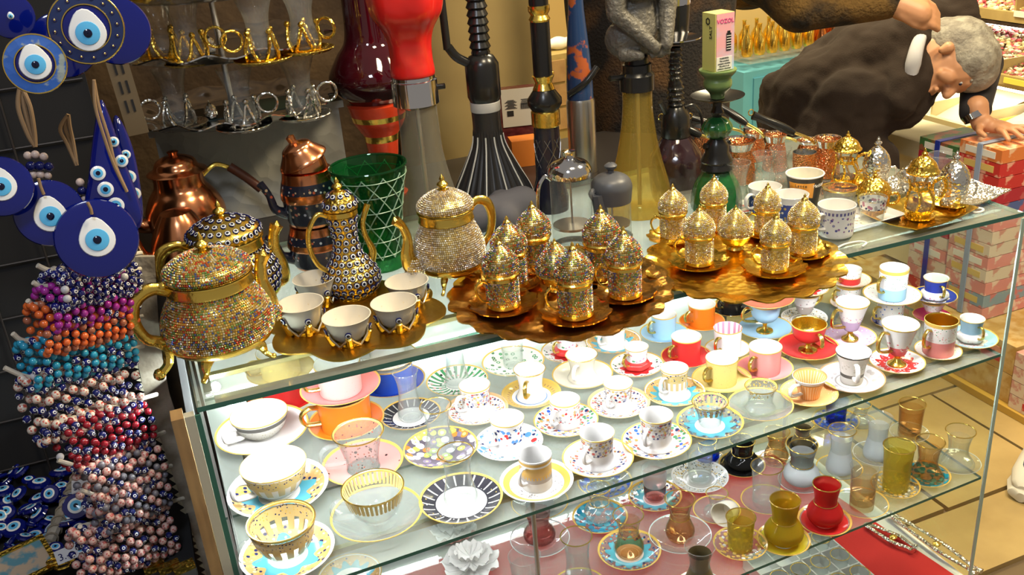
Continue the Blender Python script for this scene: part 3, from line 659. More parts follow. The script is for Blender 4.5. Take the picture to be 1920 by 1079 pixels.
def teapot(name, label, loc, R, H, st, gold, side, hl=1.0, eyes=False, legs=True, rz=0, sl=1.0):
    """side = +1: spout on +X, handle on -X"""
    t = thing(name, label, 'teapot', loc, rz)
    def S(r, z): return (r*R, z*H)
    base = smooth_prof([S(.30, .11), S(.62, .115), S(.88, .16), S(.965, .20)], 4); b = MB(); b.lathe([(.001, .10*H)]+base+[S(.97, .215), S(.93, .225)], gold, 48, lambda a, p: 1)
    b.obj('gold_base', t)
    belly = smooth_prof([S(.97, .22), S(1.0, .28), S(.985, .36), S(.90, .45), S(.78, .53), S(.735, .58)] if not eyes else [S(.9, .2), S(1.0, .30), S(.99, .40), S(.86, .50), S(.72, .56), S(.68, .60)], 5)
    bd_ = MB().lathe([(r*.985, z) for r, z in belly]+[S(.6, .59)], gold, 48).obj('belly', t)
    if st: s = stone_rows(belly, .0034, st).obj('rhinestones', bd_, smooth=False); s['kind'] = 'stuff'
    if eyes: eye_rows(belly, .0125, t)
    nk = MB().lathe([S(.70, .575), S(.78, .59), S(.765, .60), S(.75, .655), S(.80, .665), S(.79, .675), S(.6, .675)], gold, 48).obj('neck_band', t)
    lidp = smooth_prof([S(.75, .69), S(.78, .71), S(.74, .745), S(.58, .79), S(.38, .825), S(.16, .85)], 4)
    ld = MB().lathe([S(.6, .672), S(.78, .68)]+[(r*.985, z) for r, z in lidp]+[(.0005, .86*H)], gold, 48); finial(ld, .845*H, .072*H, gold, 14); lo = ld.obj('lid', t)
    if st: s = stone_rows(lidp, .0034, st).obj('rhinestones', lo, smooth=False); s['kind'] = 'stuff'
    if eyes: eye_rows(lidp, .0125, t, sz=.95)
    s = side; sp = curve([(s*R*.86, 0, H*.25), (s*R*1.18, 0, H*.26), (s*R*1.28, 0, H*.36), (s*R*1.22, 0, H*.50), (s*R*1.32, 0, H*.62), (s*R*1.50, 0, H*.69)], 6)
    rr = lerp_list([R*.20, R*.26, R*.20, R*.13, R*.115, R*.15], len(sp)); sp = [Vector((s*R*.7+(v.x-s*R*.7)*sl, 0, v.z)) for v in sp]; mb = MB().tube(sp, rr, gold, 14, flat=.75)
    mb.tube([sp[-1], sp[-1]+Vector((s*R*.02, 0, R*.10))], [R*.09, R*.02], gold, 8)
    so = mb.obj('spout', t)
    if st:                                              # jewelled foot of the spout
        pr = [(R*.30, H*.2), (R*.33, H*.26), (R*.22, H*.33)]; s2 = stone_rows(pr, .0034, st).obj('rhinestones', so, smooth=False, loc=(s*R*(.7+.38*sl), 0, 0)); s2['kind'] = 'stuff'
    h = ornate_handle([(-s*R*.72, 0, H*.62), (-s*R*.98, 0, H*.68), (-s*R*1.30, 0, H*.64), (-s*R*1.42, 0, H*.50), (-s*R*1.28, 0, H*.34), (-s*R*.92, 0, H*.27)], R*.095*hl, gold, True)
    if s < 0: h.v = [Vector((v.x, v.y, v.z)) for v in h.v]
    h.obj('handle', t)
    if legs:
        for k in range(4):
            a = PI/4+k*PI/2; ca, sa = math.cos(a), math.sin(a); c = curve([(R*.62*ca, R*.62*sa, H*.13), (R*.74*ca, R*.74*sa, H*.10), (R*.80*ca, R*.80*sa, H*.045), (R*.92*ca, R*.92*sa, .003)], 4)
            m_ = MB().tube(c, lerp_list([R*.12, R*.10, R*.05, R*.045], len(c)), gold, 8); m_.ball((R*.94*ca, R*.94*sa, R*.05), R*.055, gold, 8); m_.obj('leg', t)
    else: MB().lathe([(.001, 0), S(.6, 0), S(.62, .03), S(.45, .06), S(.5, .12)], gold, 40).obj('foot', t)
    return t
q = P(425, 672, T); H = hgt(q, 432)
teapot('teapot', 'gold teapot covered in multicoloured rhinestones at the left corner of the counter', (q.x, q.y, ZG), 101*mpp(q), H, M['st_multi'], M['gold'], 1, 1.1, rz=.25, sl=.45)
q = P(452, 590, T); H = hgt(q, 372)
teapot('teapot', 'gold teapot studded with blue eye beads behind the multicoloured one', (q.x, q.y, ZG), 86*mpp(q), H, None, M['gold'], 1, 1.1, eyes=True, legs=False, rz=.0, sl=.5)
q = P(850, 530, T); H = hgt(q, 323)
teapot('teapot', 'gold teapot covered in silver rhinestones between eye bead ewer and bronze tray', (q.x, q.y, ZG), 66*mpp(q), H, M['st_silver'], M['gold'], -1, 1.2, rz=.15)
# ewer with eye beads
q = P(664, 552, T); H = hgt(q, 335); R = 53*mpp(q)
ew = thing('ewer', 'slender gold ewer covered with blue eye beads on the dull gold tray', 'ewer', (q.x, q.y, ZG+.0025), .15)
def S(r, z): return (r*R, z*H)
pr = smooth_prof([S(.80, .02), S(1.0, .10), S(.98, .18), S(.72, .27), S(.50, .36), S(.42, .46), S(.43, .55), S(.48, .63), S(.52, .68)], 5)
MB().lathe([(.001, 0), S(.78, 0)]+pr, M['gold_emb'], 40).obj('body', ew); eye_rows(pr, .0118, ew, sz=.98)
MB().lathe([S(.50, .68), S(.56, .69), S(.55, .73), S(.60, .735), S(.4, .74)], M['gold'], 36).obj('neck_band', ew)
lp = smooth_prof([S(.60, .745), S(.58, .78), S(.44, .84), S(.22, .885)], 4); ld = MB().lathe(lp+[(.0005, .89*H)], M['gold_emb'], 36); finial(ld, .88*H, .062*H, M['gold']); ld.obj('lid', ew); eye_rows(lp, .0118, ew, sz=.95)
MB().tube(curve([(-R*.50, 0, H*.70), (-R*.85, 0, H*.73), (-R*1.22, 0, H*.62), (-R*1.30, 0, H*.48), (-R*1.12, 0, H*.33), (-R*.82, 0, H*.25)], 6), .0042, M['gold'], 10).obj('handle', ew)
MB().tube(curve([(R*.78, 0, H*.22), (R*.92, 0, H*.32), (R*.74, 0, H*.46), (R*.72, 0, H*.58), (R*.98, 0, H*.72)], 6), lerp_list([.008, .0065, .0045, .004, .0055], 25), M['gold'], 10).obj('spout', ew)
# dull gold tray with five porcelain cups
q = P(668, 600, T+.004)
scallop_tray('round_tray', 'dull gold tray with wavy edge carrying five white cups and ewer', (q.x, q.y, ZG), 160*mpp(q), 8, M['dull_gold'], .010, .13, 0, .004)
def holder_cup(label, loc, R, H, rz, rear=False):
    t = thing('coffee_cup', label, 'cup', loc, rz)
    MB().lathe([(.001, .006), (R*.45, .004), (R*.58, .008), (R*.74, H*.35), (R*.86, H*.7), (R*.985, H*.985), (R, H), (R*.955, H), (R*.93, H*.96), (R*.8, H*.6), (R*.62, H*.25), (R*.3, .010), (.001, .009)], M['ivory'], 40).obj('cup_body', t)
    h = MB()
    for k in range(5):
        a = TAU*k/5; b = TAU*(k+.5)/5; c = TAU*(k-.5)/5; pts = []
        for an, rr, z in ((c, .80, H*.66), (c*.75+a*.25, .78, H*.36), (a*.75+c*.25, .68, H*.14), (a, .66, H*.06), (a*.75+b*.25, .68, H*.14), (b*.75+a*.25, .78, H*.36), (b, .80, H*.66)): pts.append((R*(rr+.05)*math.cos(an), R*(rr+.05)*math.sin(an), z))
        h.tube(curve(pts, 4), .0016, M['st_silver'], 6)
        h.tube(curve([(R*.68*math.cos(b), R*.68*math.sin(b), H*.08), (R*.80*math.cos(b), R*.80*math.sin(b), H*.28), (R*.90*math.cos(b), R*.90*math.sin(b), H*.5)], 4), [.006]*4+[.005]*4+[.001], M['gold'], 8, flat=1.0)
    h.lathe([(R*.3, 0), (R*.62, 0), (R*.66, .006), (R*.5, .008)], M['gold_emb'], 30); ho = h.obj('holder', t)
    for k in range(5):
        b = TAU*(k+.5)/5; rr = R*.93; o = link('eye_bead', EYE, ho, (rr*math.cos(b), rr*math.sin(b), H*.60)); o.rotation_mode = 'QUATERNION'; o.rotation_quaternion = Vector((math.cos(b), math.sin(b), -.2)).to_track_quat('Z', 'Y')
    return t
for x, y, ry, wd, lb, az in ((657, 640, 592, 46, 'frontmost white cup in gold eye bead holder on dull gold tray', .1), (572, 620, 568, 44, 'white cup in gold holder at left front of dull gold tray', .4), (745, 613, 566, 44, 'white cup in gold holder at right front of dull gold tray', .2),
                      (597, 570, 521, 40, 'white cup in gold holder left behind, partly hidden by the ewer', .7), (768, 570, 527, 41, 'white cup in gold holder at right rear beside silver jewelled teapot', .5)):
    q = P(x, y, T+.003); holder_cup(lb, (q.x, q.y, ZG+.0028), wd*mpp(q), hgt(q, ry), az)
# ------------------------------------------------------------------ ware on the glass shelves
RED = (.62, .03, .03); DR_ = (.50, .12, .08); TURQ = (.10, .44, .56); PINK = (.78, .27, .26); ORNG = (.82, .20, .015); LBLUE = (.33, .56, .74); YEL = (.80, .62, .20); BLUE = (.03, .10, .55); NAVY = (.02, .03, .12); BLK = (.02, .02, .02); LIL = (.60, .44, .64); GRN = (.10, .32, .15); GLD = (.70, .46, .10); GREY = (.45, .43, .42); BRN = (.38, .22, .10); CRM = (.84, .80, .66)
FLOR = [DR_, NAVY, (.75, .35, .1), WHITE, GRN, GREY, WHITE, BLUE]; IZNIK = [NAVY, BRN, WHITE, GREY, (.6, .12, .1), WHITE, (.3, .3, .45), GLD]
RS = .058                                              # saucers are modelled at this radius, then scaled
SM = {}
def smat(k):
    """saucer glazes, in the coordinates of a saucer of radius RS"""
    if k in SM: return SM[k]
    rim = ('ring', .0555, .07, GLD)
    D = {
     'white': (WHITE, [rim]), 'cream': (CRM, [rim, ('spots', .030, .036, 60, .12, [NAVY])]), 'red': (RED, [rim]), 'pink': (PINK, [rim]), 'orange': (ORNG, [rim]), 'lblue': (LBLUE, [rim]), 'blue': ((.02, .07, .48), [rim]), 'yellow': (YEL, [rim]), 'lilac': (LIL, [('spots', .036, .055, 160, .3, [WHITE, LIL, (.6, .2, .25)]), rim]),
     'coral': ((.74, .17, .12), [rim]), 'black': (BLK, [rim]), 'pinkdot': (PINK, [('spots', 0, .055, 260, .12, [BRN]), rim]), 'peach': ((.86, .48, .20), [('spots', .04, .055, 220, .2, [WHITE, (.9, .4, .1)]), rim]),
     'star': ((.62, .38, .14), [('spots', .034, .0545, 190, .35, [NAVY, GLD, (.8, .55, .3)]), ('star', .041, .006, 12, TURQ), ('ring', 0, .030, WHITE), ('ring', .0545, .07, WHITE), ('ring', .0565, .07, GLD)]),
     'starlarge': ((.66, .42, .16), [('spots', .030, .0545, 190, .45, [NAVY, GLD, (.8, .5, .2), (.8, .66, .45)]), ('star', .038, .006, 8, TURQ), ('ring', 0, .024, WHITE), ('ring', .0535, .07, WHITE)]),
     'bwlace': ((.035, .035, .045), [('spots', .036, .055, 120, .12, [WHITE, GLD]), ('petal', .038, .054, 22, .86, (.6, .6, .55)), ('ring', 0, .0355, WHITE), ('ring', .055, .07, GLD)]),
     'daisy': ((.12, .10, .13), [('spots', 0, .055, 75, .52, [WHITE, (.45, .55, .10), (.85, .22, .04), WHITE, (.2, .16, .25)]), ('spots', 0, .055, 75, .24, [(.9, .85, .7), (.7, .75, .2), (.95, .5, .2)]), rim]),
     'chevron': (WHITE, [('petal', .02, .055, 24, .1, (.06, .28, .12)), ('spots', .02, .055, 110, .3, [(.8, .4, .4), WHITE, GRN, BLK]), ('ring', 0, .022, WHITE), rim]),
     'greenleaf': ((.80, .84, .76), [('spots', .012, .055, 90, .36, [GRN, (.8, .84, .76), (.08, .2, .1)]), ('spots', .012, .055, 90, .16, [WHITE]), rim]),
     'goldblue': ((.62, .42, .10), [('petal', .042, .047, 36, .5, BRN), ('ring', .0, .038, WHITE), ('ring', .024, .031, (.12, .28, .62)), ('ring', .018, .021, (.3, .5, .75)), ('ring', .0545, .07, GLD)]),
     'floral': (WHITE, [('spots', .02, .055, 150, .55, FLOR), ('spots', .02, .055, 62, .26, [DR_, (.75, .5, .35), (.15, .15, .28), WHITE]), ('ring', 0, .022, WHITE), rim]),
     'bluefloral': (WHITE, [('spots', .02, .055, 170, .5, [NAVY, WHITE, GREY, WHITE, (.15, .4, .75), WHITE]), ('spots', .02, .055, 55, .34, [(.1, .3, .7), RED, (.15, .4, .75), WHITE]), ('ring', 0, .021, WHITE), ('ring', .0555, .07, WHITE)]),
     'iznik': (WHITE, [('spots', .02, .053, 210, .52, IZNIK), ('spots', .02, .053, 80, .16, [DR_, (.12, .12, .3), WHITE]), ('ring', 0, .022, WHITE), ('ring', .050, .0525, WHITE), ('ring', .0525, .07, (.75, .5, .25))]),
     'iznik2': ((.80, .66, .55), [('ring', 0, .046, WHITE), ('spots', .02, .046, 200, .52, IZNIK), ('spots', .02, .046, 75, .25, [DR_, (.12, .12, .3), (.7, .4, .2)]), ('ring', 0, .021, WHITE), rim]),
     'goldring': (WHITE, [('spots', .018, .042, 230, .36, [GREY, WHITE, (.3, .3, .3), (.7, .68, .6)]), ('ring', .043, .053, (.72, .42, .09)), ('ring', 0, .018, WHITE)]),
     'redrose': (WHITE, [('spots', .036, .054, 130, .36, [(.75, .3, .4), GRN, WHITE, BLK]), ('star', .034, .004, 9, RED), rim]),
     'redfloral': (WHITE, [('star', .040, .005, 11, RED), ('spots', .02, .054, 150, .3, [(.75, .2, .3), WHITE, (.8, .5, .55)]), ('ring', 0, .022, WHITE), rim]),
     'greymosaic': ((.62, .62, .62), [('spots', .03, .055, 90, .42, [GREY, WHITE, (.6, .6, .68)]), ('ring', 0, .032, WHITE), ('ring', .026, .029, GREY), ('ring', .0555, .07, BRN)]),
     'blackdot': ((.70, .70, .66), [('spots', .036, .054, 260, .4, [BLK, GLD, WHITE]), ('ring', 0, .036, (.45, .42, .38)), ('ring', .030, .034, WHITE), ('ring', .0545, .07, WHITE)]),
     'darkblue': ((.02, .04, .30), [('star', .036, .003, 8, WHITE), ('spots', 0, .036, 150, .3, [(.7, .3, .35), WHITE]), rim]),
     'whitespots': (WHITE, [('spots', .02, .054, 170, .22, [(.4, .4, .3), (.7, .3, .35), GRN]), rim]),
     'ltbluefloral': (LBLUE, [('star', .034, .003, 8, WHITE), ('spots', 0, .036, 150, .3, [(.7, .3, .35), WHITE]), rim]),
     'magenta': ((.55, .02, .18), [rim]),
    }
    G = {  # painted clear glass; the base colour stays clear
     'g_clear': [('ring', .0555, .07, GLD)], 'g_plain': [('ring', .0565, .07, (.6, .62, .6))],
     'g_turq': [('spots', .036, .054, 150, .35, [(.7, .45, .15), NAVY, TURQ]), ('ring', .0545, .07, GLD), ('star', .040, .005, 12, TURQ), ('ring', 0, .026, (.85, .86, .85))],
     'g_blue': [('spots', .018, .052, 70, .45, [BLUE, (.1, .2, .6), BLUE]), ('ring', .0545, .07, GLD)],
     'g_teal': [('spots', .014, .053, 75, .52, [(.02, .30, .45), TURQ, (.02, .25, .42)]), ('ring', .0545, .07, GLD)],
     'g_red': [('ring', .022, .050, RED), ('ring', .0535, .07, GLD)], 'g_yellow': [('ring', .024, .052, (.55, .48, .03)), ('ring', .0535, .07, GLD)],
     'g_pink': [('ring', .024, .054, (.60, .28, .26)), ('spots', .03, .054, 60, .16, [BLK]), ('ring', .0545, .07, GLD)],
     'g_gold': [('spots', .02, .054, 90, .4, [GLD, (.85, .85, .8), (.85, .6, .2)]), ('ring', .0545, .07, GLD)],
     'g_black': [('ring', .020, .054, BLK), ('ring', .0545, .07, GLD)],
    }
    if k in D: m = porcelain('saucer_glaze_'+k, D[k][0], D[k][1])
    else: m = porcelain('saucer_glass_'+k[2:], (.9, .91, .9), G[k], glass=True)
    SM[k] = m; return m
SAUC = smooth_prof([(.001, .004), (.014, .0038), (.020, .0045), (.028, .0042), (.040, .0066), (.050, .0105), (RS, .0145)], 3)
SAUC = SAUC+[(RS+.0004, .0138), (.050, .0085), (.038, .0042), (.026, .0012), (.024, 0), (.020, .0012), (.001, .0014)]
_sm = MB().lathe(SAUC[::-1], M['white'], 44)
def saucer(x, y, z, wpx, k, label, dz=0):
    q = P(x, y, z+.012); r = .5*wpx*mpp(q); q = P(x, y, z+.0145*r/RS); me = _sm.mesh('saucer'); me.materials.clear(); me.materials.append(smat(k))
    o = link('saucer', me, None, (q.x, q.y, z+.0002+dz)); o.scale = (r/RS,)*3; tag(o, label, 'saucer'); return Vector((q.x, q.y, z+dz+.0042*r/RS)), r/RS
CM = {}
def cmat(k, H):
    key = (k, round(H, 3))
    if key in CM: return CM[key]
    g = ('band', H*.965, H*1.2, GLD)
    D = {
     'white': (WHITE, [g]), 'plain': (WHITE, []), 'cream': (CRM, [g]), 'red': (RED, [g]), 'pink': ((.80, .32, .30), [g]), 'orange': (ORNG, [g]), 'lblue': (LBLUE, [('zspots', 0, H, 300, .1, [(.4, .5, .6)]), g]), 'yellow': (YEL, [('zspots', 0, H, 200, .1, [BRN]), g]), 'black': (BLK, [g]), 'blue': (BLUE, [g]), 'lilac': (LIL, [('band', H*.55, H, WHITE), ('zspots', H*.5, H*.7, 200, .3, [(.7, .3, .35), LIL]), g]),
     'pinkdot': ((.84, .44, .40), [('zspots', 0, H, 240, .1, [BRN]), g]), 'goldband': (WHITE, [('band', H*.30, H*.42, GREY), ('band', H*.42, H*.80, (.72, .46, .14)), ('band', H*.80, H*.86, WHITE), ('band', H*.86, H*.95, (.72, .46, .14)), ('zpetal', H*.3, H*.5, 30, .3, GREY)]),
     'panel': (WHITE, [('band', H*.42, H*.93, (.72, .70, .66)), ('zspots', H*.42, H*.93, 230, .6, IZNIK), g]), 'floralp': (WHITE, [('zspots', H*.30, H*.90, 190, .5, [WHITE, (.7, .4, .15), WHITE, GREY, RED]), g]), 'bluep': (WHITE, [('zspots', H*.30, H*.85, 150, .5, [NAVY, WHITE, (.1, .3, .7), WHITE, RED]), g]),
     'archy': (WHITE, [('band', H*.62, H*.93, (.62, .50, .22)), ('zpetal', H*.35, H*.66, 14, -.1, (.66, .52, .26)), ('zspots', H*.70, H*.95, 230, .34, [NAVY, GLD]), g]),
     'darkband': ((.80, .80, .74), [('band', H*.74, H*.92, (.10, .10, .09)), ('zspots', H*.3, H*.7, 220, .3, [(.6, .58, .4), WHITE]), g]),
     'redrose': (WHITE, [('band', 0, H*.42, RED), ('zspots', H*.42, H*.9, 150, .34, [(.75, .3, .45), GRN, WHITE]), g]), 'redwhite': (WHITE, [('band', 0, H*.5, RED), ('zspots', H*.5, H*.9, 260, .25, [BRN, (.7, .3, .3)]), ('band', H*.46, H*.5, GLD)]),
     'redflor': (WHITE, [('band', 0, H*.50, (.70, .10, .12)), ('zspots', H*.42, H*.62, 190, .42, [(.72, .15, .2), WHITE]), g]),
     'pinkgold': (WHITE, [('band', 0, H*.46, PINK), ('zspots', H*.5, H*.9, 240, .25, [GRN, (.8, .4, .4)]), ('band', H*.9, H*1.2, GLD)]), 'bluewhite': (WHITE, [('band', 0, H*.4, LBLUE), ('zspots', H*.45, H*.85, 240, .25, [GRN, GREY]), ('band', H*.9, H*1.2, GLD)]),
     'darkblue': ((.02, .04, .30), [('band', 0, H*.42, WHITE), ('zspots', 0, H*.42, 180, .3, [(.7, .3, .35), WHITE]), g]), 'ltblueflor': (LBLUE, [('band', 0, H*.42, WHITE), ('zspots', 0, H*.42, 180, .3, [(.7, .3, .35), WHITE]), g]),
     'greyband': ((.78, .77, .74), [('band', H*.25, H*.36, (.12, .11, .10)), ('zspots', H*.40, H*.8, 180, .32, [(.6, .58, .52), WHITE]), ('band', H*.95, H*1.2, BLK)]), 'orangep': ((.86, .40, .12), [('zpetal', 0, H*.75, 30, .2, (.92, .62, .34)), ('band', H*.84, H*1.2, WHITE), ('band', H*.79, H*.84, (.4, .25, .1))]),
     'iznikblue': (WHITE, [('zspots', H*.12, H*.72, 150, .36, [(.10, .10, .35), WHITE, (.3, .3, .5), (.35, .2, .4)]), ('band', H*.78, H*.88, (.16, .15, .36)), ('zpetal', H*.78, H*.88, 30, .2, WHITE)]),
     'iznikdark': (WHITE, [('band', H*.1, H*.75, (.05, .09, .32)), ('zspots', H*.1, H*.75, 130, .33, [WHITE, (.5, .35, .1), (.6, .65, .8)])]),
     'whitefloral': (WHITE, [('zspots', H*.1, H*.9, 150, .25, [RED, (.05, .2, .6), WHITE]), g]), 'stripe': ((.86, .84, .80), [('zspots', 0, H, 260, .1, [BRN]), g]), 'darkfl': ((.45, .40, .36), [('band', H*.6, H, WHITE), ('zspots', H*.5, H*.85, 150, .3, [(.7, .4, .45), WHITE, GREY]), g]),
    }
    G = {'g_dots': [('zspots', 0, H, 120, .16, [BLK, (.5, .1, .05)]), ('band', H*.965, H*1.2, GLD)], 'g_gold': [('band', H*.95, H*1.2, GLD), ('zspots', H*.68, H*.92, 200, .3, [GLD])], 'g_goldlace': [('band', H*.95, H*1.2, GLD), ('zpetal', H*.62, H*.95, 40, -.2, (.72, .55, .2))],
         'g_arch': [('band', H*.62, H*.90, (.66, .50, .22)), ('zpetal', H*.34, H*.64, 14, -.1, (.66, .50, .22)), ('zspots', H*.68, H*.92, 230, .3, [NAVY, GLD]), ('band', H*.95, H*1.2, GLD)], 'g_archt': [('zpetal', H*.6, H*.9, 16, .0, (.66, .50, .22)), ('zspots', H*.72, H*.92, 230, .34, [NAVY, (.5, .1, .3)]), ('band', H*.95, H*1.2, GLD)],
         'g_plain': [('band', H*.975, H*1.2, (.7, .68, .6))], 'g_rim': [('band', H*.955, H*1.2, GLD)]}
    m = porcelain('cup_glaze_'+k, D[k][0], D[k][1]) if k in D else porcelain('cup_glass_'+k[2:], (.9, .91, .9), G[k], glass=True)
    CM[key] = m; return m
CUPS = {  # outer profile in (share of rim radius, share of height)
 'straight': [(.86, 0), (.93, .04), (.94, .3), (.96, .7), (1, 1)], 'drum': [(.84, 0), (.92, .03), (.93, .5), (.97, .9), (1, 1)], 'flare': [(.55, 0), (.62, .05), (.66, .3), (.78, .65), (1, 1)],
 'waist': [(.92, 0), (.95, .05), (.80, .22), (.74, .42), (.82, .72), (1, 1)], 'foot': [(1.12, 0), (1.14, .04), (.94, .12), (.86, .24), (.88, .6), (.96, .92), (1, 1)], 'wide': [(.42, 0), (.46, .04), (.44, .10), (.66, .24), (.86, .52), (.97, .85), (1, 1)],
 'cone': [(.30, .26), (.44, .30), (.62, .52), (.82, .80), (1, 1)], 'bowl': [(.22, .34), (.55, .40), (.84, .56), (.94, .78), (1, 1)], 'lobed': [(.50, 0), (.70, .03), (1.06, .12), (1.02, .30), (.82, .42), (.86, .7), (.94, .95), (1, 1)]}
def cup(base, rim_px, rim_y, shape, k, label, az=200, handle=None, inside=None, sy=None, hs=None, cat='cup', name='coffee_cup', dz=0):
    q = Vector(base); H = max(.02, hgt(q, rim_y)); R = .5*rim_px*mpp(q+Vector((0, 0, H))); az = math.radians(az)
    if hs is None: hs = .62 if shape == 'wide' else .95
    glass = k.startswith('g_'); m = cmat(k, H); inn = inside or (m if glass else (M['gold'] if shape in ('bowl', 'lobed_g') else M['white']))
    t = thing(name, label, cat, (q.x, q.y, q.z+dz), az)
    shp = 'lobed' if shape == 'lobed_g' else shape
    pr = smooth_prof([(a*R, b*H) for a, b in CUPS[shp]], 4); th = max(.0014, R*.05); z0 = pr[0][1]
    def rm(a, p): return 1+(.05*math.cos(a*6)*(1 if p[1] < H*.4 else 0)) if shp == 'lobed' else 1
    inner = [(max(r-th, .0004), z) for r, z in pr if z > z0+H*.06][::-1]
    mb = MB(); mb.lathe([(.0005, z0+.0003)]+pr+[(pr[-1][0]-th*.5, H+.0004)], m, 40, rm); mb.lathe([(pr[-1][0]-th*.5, H+.0004)]+[(inner[0][0], H-.0004, inn)]+inner[1:]+[(.0005, z0+H*.07)], inn, 40)
    mb.obj('cup_body', t)
    if glass or k in ('white', 'cream'):
        MB().tube([(pr[-1][0]*math.cos(TAU*i/40)-0, pr[-1][0]*math.sin(TAU*i/40), H) for i in range(40)], th*.55, M['gilt'], 6, close=True).obj('gilt_rim', t)
    if shp in ('cone', 'bowl'):
        MB().lathe([(.0005, 0), (R*.52, 0), (R*.50, H*.04), (R*.26, H*.10), (R*.16, H*.17), (R*.20, H*.24), (R*.30, H*.28), (.001, H*.29)] if shp == 'cone' else [(.0005, 0), (R*.56, 0), (R*.52, H*.05), (R*.20, H*.11), (R*.12, H*.2), (R*.2, H*.32), (R*.26, H*.36), (.001, H*.37)], M['gold'], 32).obj('stem_foot', t)
    if handle != 'none':
        hm = handle or (M['glass'] if glass else (M['white'] if k in ('white', 'plain', 'panel', 'floralp', 'bluep', 'goldband', 'archy', 'iznikblue', 'greyband', 'orangep', 'iznikdark', 'darkband', 'cream') else M['gilt']))
        lo, hi = (.30, .78) if shp not in ('cone', 'bowl') else (.40, .85)
        ro = lambda f: next((r for r, z in pr if z >= f*H), R)
        c = curve([(ro(hi)*.96, 0, H*hi), (R*(1.0+.30*hs), 0, H*(hi+.06)), (R*(1.0+.60*hs), 0, H*(hi-.10)), (R*(1.0+.5*hs), 0, H*(lo+.10)), (ro(lo)*.96+R*.12, 0, H*lo), (ro(lo)*.94, 0, H*(lo+.02))], 5)
        MB().tube(c, max(.0012, R*.085), hm, 8, flat=1.5).obj('handle', t)
    return t
Z1 = .70
